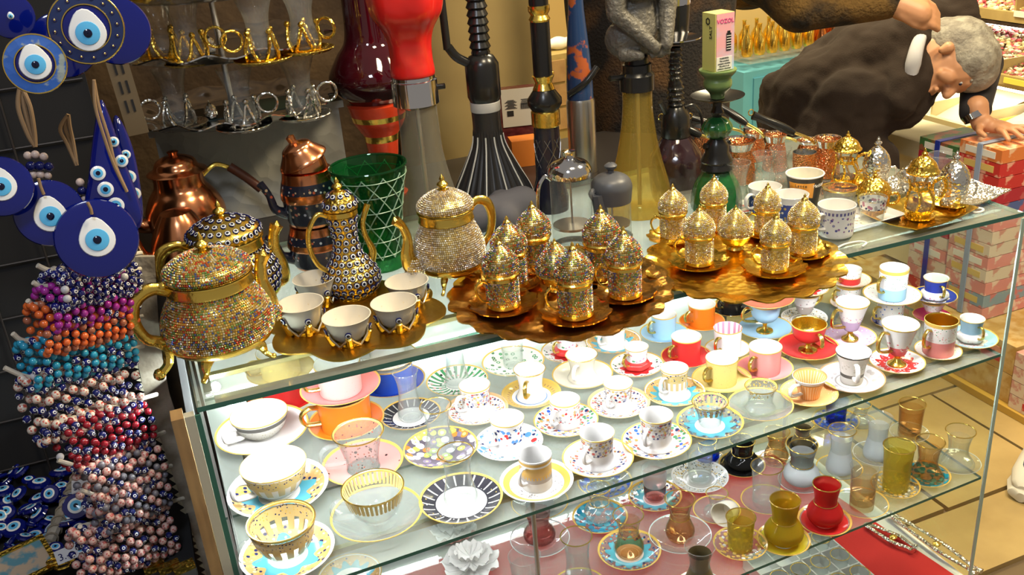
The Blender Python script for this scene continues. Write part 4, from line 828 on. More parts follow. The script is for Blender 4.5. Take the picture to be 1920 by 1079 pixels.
# (saucer x, y, width, glaze, saucer words | cup rim x, y, width, shape, glaze, cup words, handle azimuth)
SH1 = [
 (491, 803, 172, 'white', 'large white saucer with fine gold rim', 487, 775, 108, 'wide', 'darkband', 'large white teacup with dark and gold band at rim', 200),
 (521, 912, 186, 'starlarge', 'large turquoise and gold star saucer', 510, 869, 124, 'wide', 'archy', 'large white teacup with gold arches', 195),
 (538, 1030, 176, 'starlarge', 'turquoise and gold star saucer nearest the camera', 529, 977, 127, 'wide', 'g_arch', 'clear glass teacup painted with gold arches', 195),
 (706, 960, 172, 'g_clear', 'clear glass saucer with gold beaded rim', 703, 914, 117, 'wide', 'g_goldlace', 'clear glass teacup with gold lace rim', 180),
 (680, 865, 152, 'g_pink', 'pinkish glass saucer with small black dots', 676, 810, 97, 'flare', 'g_dots', 'clear glass cup with black sprigs', 185),
 (894, 765, 118, 'iznik', 'gold edged patterned saucer', 892, 722, 60, 'foot', 'panel', 'white cup with patterned panel left of gold and blue saucer', 200),
 (996, 736, 112, 'goldblue', 'gold saucer with blue swirl', 993, 692, 60, 'waist', 'white', 'white waisted cup with gold handle', 235),
 (1092, 700, 114, 'cream', 'cream saucer with small dark mark', 1096, 665, 60, 'waist', 'cream', 'cream cup with gold line', 225),
 (954, 827, 128, 'bluefloral', 'white saucer with blue and red flowers', 955, 784, 66, 'foot', 'bluep', 'white cup with blue and red flower', 200),
 (1061, 786, 121, 'floral', 'white saucer with red and grey flowers', 1063, 749, 58, 'straight', 'floralp', 'white cup with brown flower panel', 210),
 (1160, 753, 117, 'iznik', 'white saucer with mauve tile pattern', 1164, 718, 56, 'foot', 'panel', 'white footed cup with mauve tile panel', 215),
 (1121, 856, 134, 'iznik2', 'peach rimmed saucer with tile pattern', 1123, 811, 67, 'foot', 'panel', 'white cup with blue and gold tile panel', 215),
 (1006, 899, 138, 'goldring', 'gold ringed saucer with grey speckle', 1009, 852, 64, 'straight', 'goldband', 'white cup with broad gold band', 210),
 (1231, 824, 130, 'floral', 'white saucer with orange and red flowers', 1235, 778, 64, 'foot', 'panel', 'white cup with tile panel right of peach rimmed saucer', 215),
 (1194, 682, 100, 'redrose', 'red rose saucer in front of turquoise one', 1194, 650, 46, 'lobed', 'redrose', 'red and white rose cup with lobed base', 200),
 (1063, 656, 97, 'redrose', 'red rose saucer below the bronze tray', 1063, 628, 44, 'lobed', 'redrose', 'red and white rose cup under edge of bronze tray', 200),
 (1150, 638, 104, 'star', 'turquoise saucer at edge of bronze tray', 1148, 612, 50, 'foot', 'white', 'white cup on turquoise saucer by bronze tray', 200),
 (1245, 622, 90, 'lblue', 'pale blue saucer', 1253, 589, 48, 'drum', 'lblue', 'pale blue dotted cup', 190),
 (1316, 601, 85, 'orange', 'orange saucer with gold edge', 1320, 570, 52, 'drum', 'orange', 'orange cup with gold edge', 190),
 (1371, 576, 78, 'black', 'black saucer below the gold tray', 1364, 548, 45, 'drum', 'black', 'black cup below the gold tray', 185),
 (1287, 666, 95, 'red', 'plain red saucer with gold edge', 1294, 631, 57, 'drum', 'red', 'plain red cup with gold handle', 195),
 (1364, 652, 84, 'white', 'small white saucer behind the yellow cup', 1368, 615, 54, 'drum', 'stripe', 'white dotted cup with pink stripes inside', 205),
 (1353, 708, 110, 'yellow', 'pale yellow saucer', 1355, 671, 61, 'drum', 'yellow', 'pale yellow cup with gold handle', 195),
 (1434, 688, 104, 'pink', 'plain pink saucer', 1434, 650, 62, 'drum', 'pink', 'plain pink cup with gold handle', 200),
 (1265, 732, 114, 'star', 'turquoise star saucer', 1268, 690, 53, 'foot', 'archy', 'tall white cup with gold arches', 200),
 (1331, 789, 124, 'g_turq', 'turquoise painted glass saucer', 1336, 753, 67, 'flare', 'g_archt', 'clear glass cup with gold and purple border', 175),
 (1426, 757, 120, 'g_clear', 'clear glass saucer with beaded gold rim', 1428, 724, 60, 'waist', 'g_gold', 'clear waisted glass cup with gold rim', 190),
 (1594, 629, 95, 'lilac', 'lilac saucer with floral edge', 1598, 566, 62, 'cone', 'lilac', 'lilac and white cup on gold foot', 185),
 (1515, 648, 112, 'red', 'bright red pedestal saucer', 1520, 607, 65, 'bowl', 'red', 'red cup with gold inside on gold stem', 260),
 (1517, 735, 105, 'peach', 'orange and cream saucer', 1514, 705, 64, 'flare', 'orangep', 'orange ribbed cup with white rim', 190),
 (1597, 706, 120, 'greymosaic', 'grey mosaic saucer', 1600, 659, 66, 'flare', 'greyband', 'grey white cup with dark band', 240),
 (1682, 676, 100, 'redfloral', 'red and white floral saucer', 1687, 607, 68, 'cone', 'redflor', 'red and white cone cup on gold foot', 185),
 (1759, 655, 84, 'whitespots', 'white saucer with small flowers at the right', 1751, 599, 60, 'straight', 'pinkgold', 'tall pink and white cup with gold inside', 190),
 (1819, 631, 97, 'ltbluefloral', 'light blue saucer at the right end', 1818, 597, 45, 'lobed', 'ltblueflor', 'light blue cup with lobed white base at the right end', 260),
]
GI = M['gold']
for s in SH1:
    b, k = saucer(s[0], s[1], Z1, s[2], s[3], s[4]+', upper shelf under the '+' '.join(s[10].split()[:6]) if len(s[4].split()) < 5 else s[4])
    sh = s[8]; ins = None
    if s[9] in ('pinkgold', 'bluewhite'): ins = GI
    if s[9] == 'orangep': ins = cmat('orangep', .05)
    if s[9] == 'stripe': ins = porcelain('pink_striped_inside', WHITE, [('zpetal', -1, 1, 14, .1, (.72, .30, .42))])
    hd = M['gilt'] if s[10].find('gold handle') >= 0 else None
    cup(b, s[7], s[6], sh, s[9], s[10], s[11], hd, ins)
# stacked pairs
def stack(levels):
    """levels from the shelf up: ('s', x, y, w, glaze, words) or ('c', w, rim_y, shape, glaze, words, az)"""
    base = None
    for lv in levels:
        if lv[0] == 's':
            _, x, y, w, k, lb = lv
            if base is None: base, _ = saucer(x, y, Z1, w, k, lb); last = base
            else:
                r = .5*w*mpp(last); me = _sm.mesh('saucer'); me.materials.clear(); me.materials.append(smat(k)); o = link('saucer', me, None, (last.x, last.y, last.z+.0006)); o.scale = (r/RS,)*3; tag(o, lb, 'saucer'); last = Vector((last.x, last.y, last.z+.005*r/RS))
        else:
            _, w, ry, sh, k, lb, az = lv
            H = hgt(last, ry); cup(last, w, ry, sh, k, lb, az); last = Vector((last.x, last.y, last.z+H))
stack([('s', 649, 786, 142, 'orange', 'large orange saucer at the bottom of a stack'), ('c', 104, 738, 'straight', 'orange', 'large orange cup holding up the pink saucer', 185), ('s', 0, 0, 150, 'pinkdot', 'large pink dotted saucer on the orange cup'), ('c', 88, 680, 'straight', 'pinkdot', 'pink dotted cup on top of the orange and pink stack', 190)])
stack([('s', 536, 742, 120, 'red', 'large red saucer at the left back'), ('c', 92, 706, 'straight', 'red', 'large red cup holding up a yellow saucer', 185), ('s', 0, 0, 125, 'yellow', 'yellow saucer on the large red cup'), ('c', 80, 658, 'straight', 'yellow', 'yellow cup on the red and yellow stack', 190)])
stack([('s', 733, 712, 128, 'blue', 'large bright blue saucer at the back left'), ('c', 90, 680, 'straight', 'blue', 'bright blue cup holding up a white saucer', 185), ('s', 0, 0, 112, 'white', 'white saucer on the bright blue cup'), ('c', 70, 636, 'straight', 'white', 'white cup on top of the blue cup stack', 190)])
stack([('s', 1434, 613, 101, 'lblue', 'light blue pedestal saucer'), ('c', 58, 568, 'bowl', 'lblue', 'light blue pedestal cup holding a coral saucer', 170), ('s', 0, 0, 105, 'coral', 'coral pink saucer on the light blue cup')])
stack([('s', 1508, 594, 84, 'blackdot', 'dark patterned saucer right of the coral one'), ('c', 56, 548, 'cone', 'darkfl', 'dark and white floral cup holding a rose saucer', 10), ('s', 0, 0, 84, 'redrose', 'red rose saucer near tip of the gold tray')])
stack([('s', 1590, 566, 66, 'whitespots', 'white saucer at the base of red cup stack'), ('c', 46, 532, 'straight', 'pinkgold', 'white patterned cup carrying the red cup saucer', 180), ('s', 0, 0, 78, 'whitespots', 'white saucer under the tall red cup'), ('c', 42, 504, 'straight', 'redwhite', 'tall red and white cup in a stack behind', 190)])
stack([('s', 1668, 600, 66, 'darkblue', 'dark saucer at the base of gold cup stack'), ('c', 50, 562, 'straight', 'whitefloral', 'white patterned cup carrying the gold lined cup', 180), ('s', 0, 0, 104, 'whitespots', 'white flowered saucer under the gold lined cup'), ('c', 54, 502, 'straight', 'bluewhite', 'gold lined cup with light blue base on a stack', 190)])
stack([('s', 1748, 590, 70, 'magenta', 'dark red saucer at the base of blue cup stack'), ('c', 50, 562, 'cone', 'pinkgold', 'pink and white cup carrying the dark blue saucer', 10), ('s', 0, 0, 80, 'darkblue', 'dark blue saucer at the right back'), ('c', 46, 521, 'lobed', 'darkblue', 'dark blue cup with white lobed base', 250)])
# tulip glasses on painted saucers
TUL = {'tulip': [(.62, 0), (.84, .03), (.98, .14), (.97, .26), (.78, .42), (.66, .56), (.72, .75), (.90, .93), (1, 1)], 'tall': [(.72, 0), (.95, .03), (1.0, .12), (.90, .28), (.74, .50), (.76, .75), (.92, .95), (1, 1)],
       'ball': [(.45, 0), (.62, .02), (1.10, .15), (1.18, .30), (.98, .44), (.76, .55), (.74, .66), (.86, .9), (.9, 1)], 'tumbler': [(.78, 0), (.84, .02), (.88, .5), (.94, .85), (1, 1)], 'trumpet': [(.9, 0), (1.15, .03), (1.2, .08), (.8, .3), (.68, .5), (.8, .8), (1, 1)]}
GT = {}
def tint(n, c, e, body=None):
    if n not in GT: GT[n] = thin_glass('tinted_glass_'+n, c, e, 1.5, body=body)
    return GT[n]
def tea_glass(base, rim_px, rim_y, shape, label, mtop=None, mlow=None, rim=True, band=None, az=200, handle=False, split=.5, name='tea_glass', dz=0, scl=1.0):
    q = Vector(base); R = .5*rim_px*mpp(q); H = max(.03, hgt(q, rim_y)); mtop = mtop or M['glass']; mlow = mlow or mtop
    t = thing(name, label, 'glass', (q.x, q.y, q.z+dz), math.radians(az)); n = TUL[shape]; k = 1/n[-1][0]
    pr = smooth_prof([(a*R*k, b*H) for a, b in n], 4)
    lo = [p for p in pr if p[1] <= split*H]; hi = [p for p in pr if p[1] >= split*H*.999]
    th = .0012; mb = MB(); mb.lathe([(.0005, .0003)]+lo+(hi if mlow is mtop else hi[:1]), mlow, 32)
    mb.lathe([(.0005, H*.07)]+[(max(r-th, .0004), z) for r, z in pr if z > H*.09 and z < H*.85], mtop if mlow is mtop else mlow, 32)
    mb.obj('glass_body', t)
    if mlow is not mtop: MB().lathe([hi[0]]+hi, mtop, 32).obj('glass_neck', t)
    rr = pr[-1][0]
    MB().tube([(rr*math.cos(TAU*i/32), rr*math.sin(TAU*i/32), H) for i in range(32)], .0011 if rim else .0007, M['gilt'] if rim else M['glass'], 6, close=True).obj('gilt_rim' if rim else 'rim', t)
    if band:
        for z in band:
            r = next((r for r, zz in pr if zz >= z*H), R); MB().tube([(r*math.cos(TAU*i/32), r*math.sin(TAU*i/32), z*H) for i in range(32)], .0009, M['gilt'], 6, close=True).obj('gilt_band', t)
    if handle:
        c = curve([(R*.72, 0, H*.55), (R*1.25, 0, H*.58), (R*1.45, 0, H*.42), (R*1.2, 0, H*.25), (R*.95, 0, H*.24)], 5); MB().tube(c, .002, M['glass'], 8).obj('handle', t)
    return t
for s in ((770, 775, 113, 'bwlace', 'black laced white saucer under the rear tea glass', 768, 697, 48, 'tall', False, 'plain clear tea glass on rear black laced saucer'),
          (826, 837, 140, 'daisy', 'saucer with white daisies and orange flowers', 820, 761, 58, 'tall', True, 'gold rimmed tea glass on the daisy saucer'),
          (864, 932, 157, 'bwlace', 'large black laced white saucer at the front', 861, 848, 66, 'tall', True, 'gold rimmed tea glass on front black laced saucer'),
          (857, 712, 116, 'chevron', 'green and black zigzag saucer', 853, 640, 46, 'tall', False, 'plain tea glass on the zigzag saucer'),
          (962, 676, 117, 'greenleaf', 'pale saucer with dark green leaf circles', 966, 640, 44, 'tumbler', False, 'short clear glass on the green leaf saucer')):
    b, k = saucer(s[0], s[1], Z1, s[2], s[3], s[4]); tea_glass(b, s[7], s[6], s[8], s[10], rim=s[9])
# ------------------------------------------------------------------ lower shelf
Z2 = .42
BL = tint('blue', (.25, .5, .9), (.05, .15, .6)); AM = tint('amber', (.85, .55, .12), (.5, .3, .02), ((.6, .5, .02), .35)); RD = tint('red', (.85, .10, .08), (.5, .02, .02), ((.7, .03, .03), .5)); YL = tint('yellow', (.92, .85, .35), (.6, .5, .05), ((.75, .65, .1), .25)); PEA = tint('peach', (.95, .85, .72), (.7, .55, .35)); SM2 = tint('smoke', (.55, .56, .55), (.2, .2, .2)); FR = tint('frost', (.9, .93, .95), (.6, .65, .7), ((.85, .88, .9), .3)); PKG = tint('rose', (.9, .72, .70), (.6, .4, .4)); BKG = tint('black', (.03, .03, .03), (.01, .01, .01), ((.015, .015, .015), .6)); DKS = stones('dark_gold_glitter', [(.05, .05, .04), (.5, .4, .15), (.2, .16, .08), (.6, .55, .4)], .6, .3)
SH2 = [
 (1134, 902, 104, 'g_blue', 'blue patterned glass saucer below peach rimmed one', 1134, 868, 44, 'trumpet', None, None, True, 'small clear glass on blue patterned saucer'),
 (1125, 967, 104, 'g_teal', 'teal splashed glass saucer', 1123, 915, 44, 'ball', None, None, True, 'round clear glass on teal saucer'),
 (1012, 940, 108, 'g_clear', 'clear gold rimmed saucer below the gold ringed one', 1012, 900, 44, 'trumpet', FR, None, True, 'frosted glass below the gold ringed saucer'),
 (1012, 1008, 112, 'g_plain', 'plain clear saucer with beaded edge', 1010, 960, 46, 'ball', PKG, None, False, 'upside down clear round glass on plain saucer'),
 (990, 1120, 100, 'g_plain', 'plain saucer at the bottom edge of the view', 990, 1042, 60, 'tumbler', None, None, False, 'clear tumbler at the bottom edge of the view'),
 (1086, 1100, 104, 'g_clear', 'gold rimmed saucer at the bottom edge', 1086, 1006, 58, 'tall', None, None, True, 'tall gold rimmed tea glass at the bottom edge'),
 (1180, 1030, 118, 'g_turq', 'turquoise glass saucer with purple border', 1190, 966, 56, 'tulip', None, PEA, True, 'tea glass with gold arches on turquoise glass saucer'),
 (1275, 1000, 116, 'g_plain', 'pearly clear glass saucer', 1286, 936, 55, 'tulip', PEA, None, True, 'peach gold rimmed tea glass on pearly saucer'),
 (1228, 928, 100, 'g_turq', 'pale turquoise saucer behind the peach glass', 1237, 878, 48, 'tumbler', FR, PKG, False, 'rose bottomed glass on pale turquoise saucer'),
 (1312, 892, 106, 'blackdot', 'white edged saucer with dark rings', 1314, 842, 50, 'tumbler', None, None, False, 'dark glitter glass on white edged saucer'),
 (1344, 955, 88, 'g_clear', 'small clear gold rimmed saucer', 1345, 925, 40, 'trumpet', None, None, True, 'small clear glass on small gold rimmed saucer'),
 (1391, 870, 86, 'g_black', 'black glass saucer', 1392, 826, 46, 'ball', SM2, BKG, True, 'black bottomed glass with gold bands'),
 (1436, 936, 92, 'g_clear', 'clear saucer beside the red cloth corner', 1438, 874, 58, 'tumbler', None, None, True, 'clear glass cup with broad gold rim'),
 (1502, 900, 84, 'g_plain', 'silvery clear saucer', 1508, 838, 50, 'ball', SM2, FR, True, 'grey round glass with gold bands'),
 (1469, 1010, 98, 'g_yellow', 'yellow ringed glass saucer', 1470, 938, 55, 'ball', AM, AM, True, 'amber yellow round tea glass'),
 (1546, 974, 98, 'g_red', 'red ringed glass saucer', 1547, 908, 50, 'ball', RD, RD, True, 'red tea glass with gold bands'),
 (1388, 1018, 100, 'g_gold', 'gold and white patterned saucer', 1386, 970, 54, 'tumbler', YL, None, True, 'yellow tinted glass on gold patterned saucer'),
 (1312, 1100, 90, 'g_plain', 'clear saucer under the black beaded glass', 1314, 1025, 56, 'tulip', None, DKS, False, 'glass with black beaded rim'),
 (1504, 832, 60, 'g_black', 'small black saucer at back of lower shelf', 1504, 796, 40, 'tulip', None, DKS, True, 'small black and silver lace glass'),
 (1574, 876, 84, 'g_clear', 'clear saucer right of grey round glass', 1579, 806, 50, 'tall', None, FR, True, 'tall clear glass with gold rim, lower shelf'),
 (1567, 786, 86, 'g_blue', 'blue painted glass saucer at the back', 1567, 750, 42, 'tumbler', BL, None, False, 'blue tinted glass on blue painted saucer'),
 (1643, 850, 84, 'g_plain', 'clear saucer beside the yellow glass', 1647, 783, 48, 'tall', None, FR, False, 'clear tea glass left of yellow one'),
 (1679, 908, 88, 'g_gold', 'gold mottled saucer under the yellow glass', 1685, 836, 56, 'tumbler', YL, YL, True, 'yellow glass with gold mottled foot'),
 (1616, 942, 96, 'g_clear', 'shiny clear saucer right of the red one', 1620, 875, 52, 'tumbler', None, PEA, False, 'clear glass right of the red tea glass'),
 (1737, 888, 86, 'g_teal', 'blue splashed saucer at the right', 1744, 828, 52, 'trumpet', PEA, None, True, 'gold lipped glass on blue splashed saucer'),
 (1794, 865, 84, 'g_plain', 'plain clear saucer at the right end of lower shelf', 1800, 808, 52, 'trumpet', None, None, True, 'gold rimmed clear glass at the right end'),
 (1705, 810, 70, 'g_plain', 'plain clear saucer behind the gold lipped glass', 1711, 757, 48, 'tumbler', PEA, None, True, 'peach tinted glass at the back of lower shelf'),
 (1612, 790, 60, 'g_clear', 'small clear saucer at the back', 1612, 758, 36, 'tulip', None, None, True, 'small clear glass behind, near the back'),
 (1455, 860, 60, 'g_clear', 'clear gold edged saucer behind the black glass', 1461, 810, 46, 'tulip', PEA, None, True, 'peach glass right of the black bottomed glass'),
 (1325, 858, 64, 'g_clear', 'small saucer under glass with blue spot', 1326, 826, 36, 'ball', None, BL, True, 'small round glass with blue bottom'),
]
for s in SH2:
    b, k = saucer(s[0], s[1], Z2, s[2], s[3], s[4]+(' on the lower shelf' if len(s[4].split()) < 9 and 'lower shelf' not in s[4] else ''))
    tea_glass(b, s[7], s[6], s[8], s[12], s[9], s[10] or None, s[11], band=(.55,) if s[8] in ('ball', 'tulip') and s[11] else None, handle=s[0] in (1180, 1546, 1436), az=(30 if s[0] in (1546,) else 200))
# ------------------------------------------------------------------ on the case floor
ZF = .1625
def compartment_tray(x0, x1, y0, y1, nx, ny, label, rz=0):
    t = thing('compartment_tray', label, 'tray', (x0, y0, ZF), rz); w_, d_ = x1-x0, y1-y0; h = .03
    MB().box((w_/2, d_/2, .0015), (w_, d_, .003), M['whitep']).obj('bottom', t, smooth=False)
    for i in range(nx+1): MB().box((w_*i/nx, d_/2, h/2), (.003, d_, h), M['whitep']).obj('divider', t, smooth=False)
    for j in range(ny+1): MB().box((w_/2, d_*j/ny, h/2), (w_, .003, h), M['whitep']).obj('divider', t, smooth=False)
    return t
q = P(1600, 1079, ZF)
a = P(1480, 1100, ZF); compartment_tray(1.02, 1.225, -.01, .24, 4, 4, 'white compartment tray holding gold rimmed tumblers on the red cloth')
for i in range(4):
    for j in range(4):
        if (i, j) in ((0, 3), (1, 3)): continue
        c = (1.02+(i+.5)*.205/4, -.01+(j+.5)*.0625, ZF+.004); R = .02
        t = MB().lathe([(.0005, 0), (R*.8, 0), (R*.84, .002), (R*.95, .03), (R, .034)], M['glass'], 24).obj('tumbler', loc=c); tag(t, 'gold rimmed small glass standing in the white compartment tray', 'glass', 'small glasses in the compartment tray')
        MB().tube([(R*math.cos(TAU*k/24), R*math.sin(TAU*k/24), .034) for k in range(24)], .0009, M['gilt'], 6, close=True).obj('gilt_rim', t)
for x, y, w_, d_, lb in ((.20, .02, .15, .22, 'white box lid under the shelf, left'), (.42, .22, .14, .12, 'white carton lying behind white ornaments')):
    t = thing('white_carton', lb, 'box', (x, y, ZF)); MB().box((0, 0, .002), (w_, d_, .004), M['whitep']).obj('bottom', t, smooth=False)
    for sx in (-1, 1): MB().box((sx*w_/2, 0, .02), (.003, d_, .04), M['whitep']).obj('side', t, smooth=False)
    for sy in (-1, 1): MB().box((0, sy*d_/2, .02), (w_, .003, .04), M['whitep']).obj('side', t, smooth=False)
# frilly white ornaments
def frill(px, py, w_, label, seedv):
    q = P(px, py, Z2); r = .5*w_*mpp(q); mb = MB()
    for L_ in range(3):
        rr = r*(1-.25*L_); z = .004+.012*L_
        mb.lathe([(.001, z), (rr*.5, z+.003), (rr*.85, z+.008), (rr, z+.016), (rr*.97, z+.0155), (rr*.82, z+.006), (rr*.5, z+.0005), (.001, z-.002)], M['white'], 60, lambda a, p: 1+.07*math.sin(a*9+L_*2+seedv)*(p[0]/rr), lambda a, p: .004*math.sin(a*13+seedv)*(p[0]/rr))
    tag(mb.obj('frilled_dish', loc=(q.x, q.y, Z2+.0015)), label, 'dish')
frill(852, 1005, 84, 'white frilled porcelain dish behind, under the front shelf edge', 0); frill(884, 1068, 106, 'white frilled porcelain dish at the bottom of the view', 2)
# blue dish below the shelf at left and dark stand
b, k = saucer(655, 1078, Z2, 120, 'star', 'turquoise edged white saucer at the bottom left of lower shelf')
# white tilted cup on the lower shelf
q = P(1372, 972, Z2); t = thing('tilted_cup', 'white cup lying tilted beside the yellow glass on lower shelf', 'cup', (q.x, q.y, Z2+.024), .5)
R = .024; MB().lathe([(.001, 0), (R*.6, 0), (R*.7, .004), (R*.92, .02), (R, .04), (R*.94, .04), (R*.85, .02), (R*.6, .006), (.001, .005)], M['ivory'], 32, M4=Matrix.Rotation(math.radians(-78), 4, 'Y')).obj('cup_body', t)
# tongs / long silver cutlery at the cloth edge
def tong(x0, y0, x1, y1, label):
    a = P(x0, y0, ZF+.008); b_ = P(x1, y1, ZF+.008); t = thing('serving_tongs', label, 'tongs', (a.x, a.y, ZF+.0075)); d = b_-a; L_ = d.length; d.normalize(); s = Vector((-d.y, d.x, 0))
    for k in (-1, 1):
        c = curve([s*k*.004, d*L_*.3+s*k*.010, d*L_*.62+s*k*.014, d*L_*.9+s*k*.007, d*L_+s*k*.009], 6); MB().tube(c, lerp_list([.004, .003, .004, .003, .006], len(c)), M['silver'], 8, flat=1.3).obj('arm', t)
    MB().ball((0, 0, 0), .007, M['silver'], 10, (1.4, 1, .7)).obj('hinge', t)
    MB().ball(d*L_*.55+Vector((0, 0, .002)), .009, M['gilt'], 10, (1, 1, .5)).obj('clasp', t)
tong(1668, 962, 1835, 1075, 'long ornate silver tongs along the right edge of the red cloth'); tong(1626, 984, 1716, 1030, 'shorter silver tongs left of the long ones on red cloth')
# ------------------------------------------------------------------ hookahs, presses and vases behind the coffee sets
def at(px, py, ty=None, z=T):
    q = P(px, py, z); return q, (hgt(q, ty) if ty is not None else None)
def zat(q, py): return hgt(q, py)
# red topped hookah
q = P(812, 455, T); u = mpp(q); t = thing('hookah', 'hookah with red silicone top and clear glass bottle behind silver jewelled teapot', 'hookah', (q.x, q.y, ZG))
z = lambda y: hgt(q, y)
GB = tint('bottle', (.93, .93, .85), (.55, .5, .35), ((.6, .57, .48), .14))  # grey body paints the bottle's reflections into its colour
MB().lathe(smooth_prof([(.001, .004), (62*u, 0), (68*u, .01), (62*u, z(400)), (47*u, z(340)), (37*u, z(280)), (35*u, z(196))], 5), GB, 44).obj('glass_bottle', t)
MB().lathe([(30*u, z(200)), (41*u, z(194)), (41*u, z(150)), (38*u, z(148)), (38*u, z(142)), (30*u, z(141))], M['chrome'], 36).obj('chrome_collar', t)
MB().tube([(35*u, 0, z(170)), (52*u, -.01, z(168))], 5*u, M['black'], 10).obj('hose_port', t)
MB().lathe([(5*u, .012), (5*u, z(200))], M['steel'], 12, cap0=True).obj('down_tube', t)
rs = MB(); rs.lathe(smooth_prof([(36*u, z(143)), (39*u, z(135)), (36*u, z(95)), (42*u, z(60)), (60*u, z(25)), (64*u, z(-20)), (50*u, z(-50))], 5), mat('red_silicone', (.75, .02, .015), 0, .2, ('noise', 14, .5, .008), var=((.55, .06, .03), 10, .55, .75)), 40, lambda a, p: 1+.06*math.cos(a*5)*(1 if p[1] > z(110) else 0), cap1=True).obj('red_top', t)
# dark red vase with red and gold foot
q = P(728, 405, T); q = PD(728, 350, 2.05); q = Vector((q.x, q.y, T)); z = lambda y: hgt(q, y); u = mpp(q)
t = thing('glass_vase', 'dark red glass vase with red and gold tapered foot behind green vase', 'vase', (q.x, q.y, T))
DR = mat('dark_red_glass', (.045, .002, .006), 0, .06, coat=.5); RO = mat('red_orange_enamel', (.60, .05, .015), 0, .25, ('voronoi', 120, .3, .001))
MB().lathe(smooth_prof([(45*u, z(190)), (72*u, z(160)), (78*u, z(135)), (60*u, z(100)), (42*u, z(70)), (38*u, z(0)), (40*u, z(-40))], 5), DR, 44).obj('glass_body', t)
f = MB(); f.lathe([(.001, 0), (34*u, .0), (36*u, .006), (14*u, .02), (12*u, z(330)), (24*u, z(300)), (27*u, z(288)), (30*u, z(262), M['gold']), (32*u, z(250), RO), (44*u, z(232), RO), (48*u, z(222), M['gold']), (50*u, z(212), RO), (52*u, z(205), RO), (54*u, z(192)), (46*u, z(188))], RO, 44); f.obj('enamel_foot', t)
# black fluted hookah with white lines
q = P(928, 400, T); z = lambda y: hgt(q, y); u = mpp(q); t = thing('hookah', 'black hookah with white ring and fluted base striped with white lines', 'hookah', (q.x, q.y, T+.0003))
bf = smooth_prof([(.001, .003), (70*u, 0), (76*u, .012), (70*u, z(355)), (48*u, z(310)), (30*u, z(270)), (26*u, z(240)), (26*u, z(207))], 5)
BK2 = mat('black_fluted', (.022, .022, .024), 0, .3)
MB().lathe(bf, BK2, 96, lambda a, p: 1+.035*math.cos(a*32)*(1 if p[1] < z(240) else 0)).obj('fluted_base', t)
WL = mat('white_line', (.65, .65, .6), 0, .4)
for k in range(11):
    a = TAU*k/11+.2; MB().tube([(r*1.03*math.cos(a), r*1.03*math.sin(a), zz) for r, zz in bf if z(250) > zz > .02], .0016, WL, 6).obj('white_line', t)
MB().lathe([(26.5*u, z(207)), (27*u, z(206)), (27*u, z(190)), (26*u, z(189))], mat('white_ring', (.62, .6, .55), 0, .4), 36).obj('white_ring', t)
MB().lathe([(26*u, z(190)), (30*u, z(180)), (30*u, z(120)), (22*u, z(105)), (12*u, z(100))], M['black'], 36).obj('body', t)
st = [(16*u, z(102))]
for k in range(10): st += [(17*u, z(98-k*15)), (15*u, z(93-k*15)), (19*u, z(88-k*15))]
MB().lathe(st, M['black'], 24, cap1=True).obj('ribbed_stem', t)
MB().tube(curve([(-24*u, 0, z(115)), (-45*u, 0, z(100)), (-58*u, 0, z(80))], 4), 8*u, M['black'], 12).obj('hose_port', t)
MB().tube([(-60*u, 0, z(84)), (-62*u, 0, z(-40))], 7*u, M['blackm'], 10).obj('hose', t)
# black and gold column hookah
q = P(1034, 392, T); z = lambda y: hgt(q, y); u = mpp(q); t = thing('hookah', 'slim black and gold column hookah with engraved lower tube', 'hookah', (q.x, q.y, T+.0003))
eng = mat('engraved_black', (.015, .015, .03), 0, .15, coat=.3)
MB().lathe([(.001, 0), (33*u, 0), (34*u, z(370)), (25*u, z(330)), (23*u, z(235))], eng, 32).obj('lower_tube', t)
for k in range(8):
    a = k*TAU/8
    for s in (-1, 1): MB().tube([(24.2*u*math.cos(a+s*j*.28), 24.2*u*math.sin(a+s*j*.28), z(318-j*12)) for j in range(6)], .0006, M['steel'], 4).obj('engraved_line', t)
MB().lathe([(24*u, z(236)), (26*u, z(234)), (26*u, z(208)), (24*u, z(206))], M['gold'], 32).obj('gold_band', t)
MB().lathe([(24*u, z(206)), (31*u, z(195)), (31*u, z(185)), (18*u, z(166))], M['black'], 32).obj('collar', t)
MB().lathe([(20*u, z(167)), (15*u, z(155)), (20*u, z(142)), (17*u, z(141))], M['gold'], 32).obj('gold_neck', t)
MB().lathe([(17*u, z(141)), (17*u, z(40))], M['black'], 32).obj('upper_tube', t)
MB().lathe([(17*u, z(40)), (19*u, z(36)), (15*u, z(28)), (19*u, z(20)), (19*u, z(10)), (15*u, z(9))], M['gold'], 32).obj('gold_ring', t)
MB().lathe([(17*u, z(10)), (17*u, z(-50))], M['black'], 32, cap1=True).obj('top_tube', t)
# slim hookah with painted tube over a steel cylinder
q = PD(1094, 310, 2.1); q = Vector((q.x, q.y, T)); z = lambda y: hgt(q, y); u = mpp(q); t = thing('hookah', 'slim hookah with blue and orange painted tube over steel cylinder', 'hookah', (q.x, q.y, T))
MB().lathe([(.001, 0), (26*u, 0), (26*u, z(190)), (24*u, z(184))], M['steel'], 32).obj('steel_cylinder', t)
cl_ = stones('painted', [(.02, .04, .12)], 0, .2); pt = mat('painted_tube', (.02, .05, .14), 0, .2, var=((.42, .10, .03), 22, .56, .60))
MB().lathe([(24*u, z(184)), (24*u, z(160)), (20*u, z(90)), (14*u, z(20)), (12*u, z(-40))], pt, 28, cap1=True).obj('painted_tube', t)
MB().tube(curve([(-26*u, -.01, z(172)), (0, -.03, z(150)), (24*u, -.03, z(125))], 5), 6*u, M['black'], 10).obj('hose_handle', t)
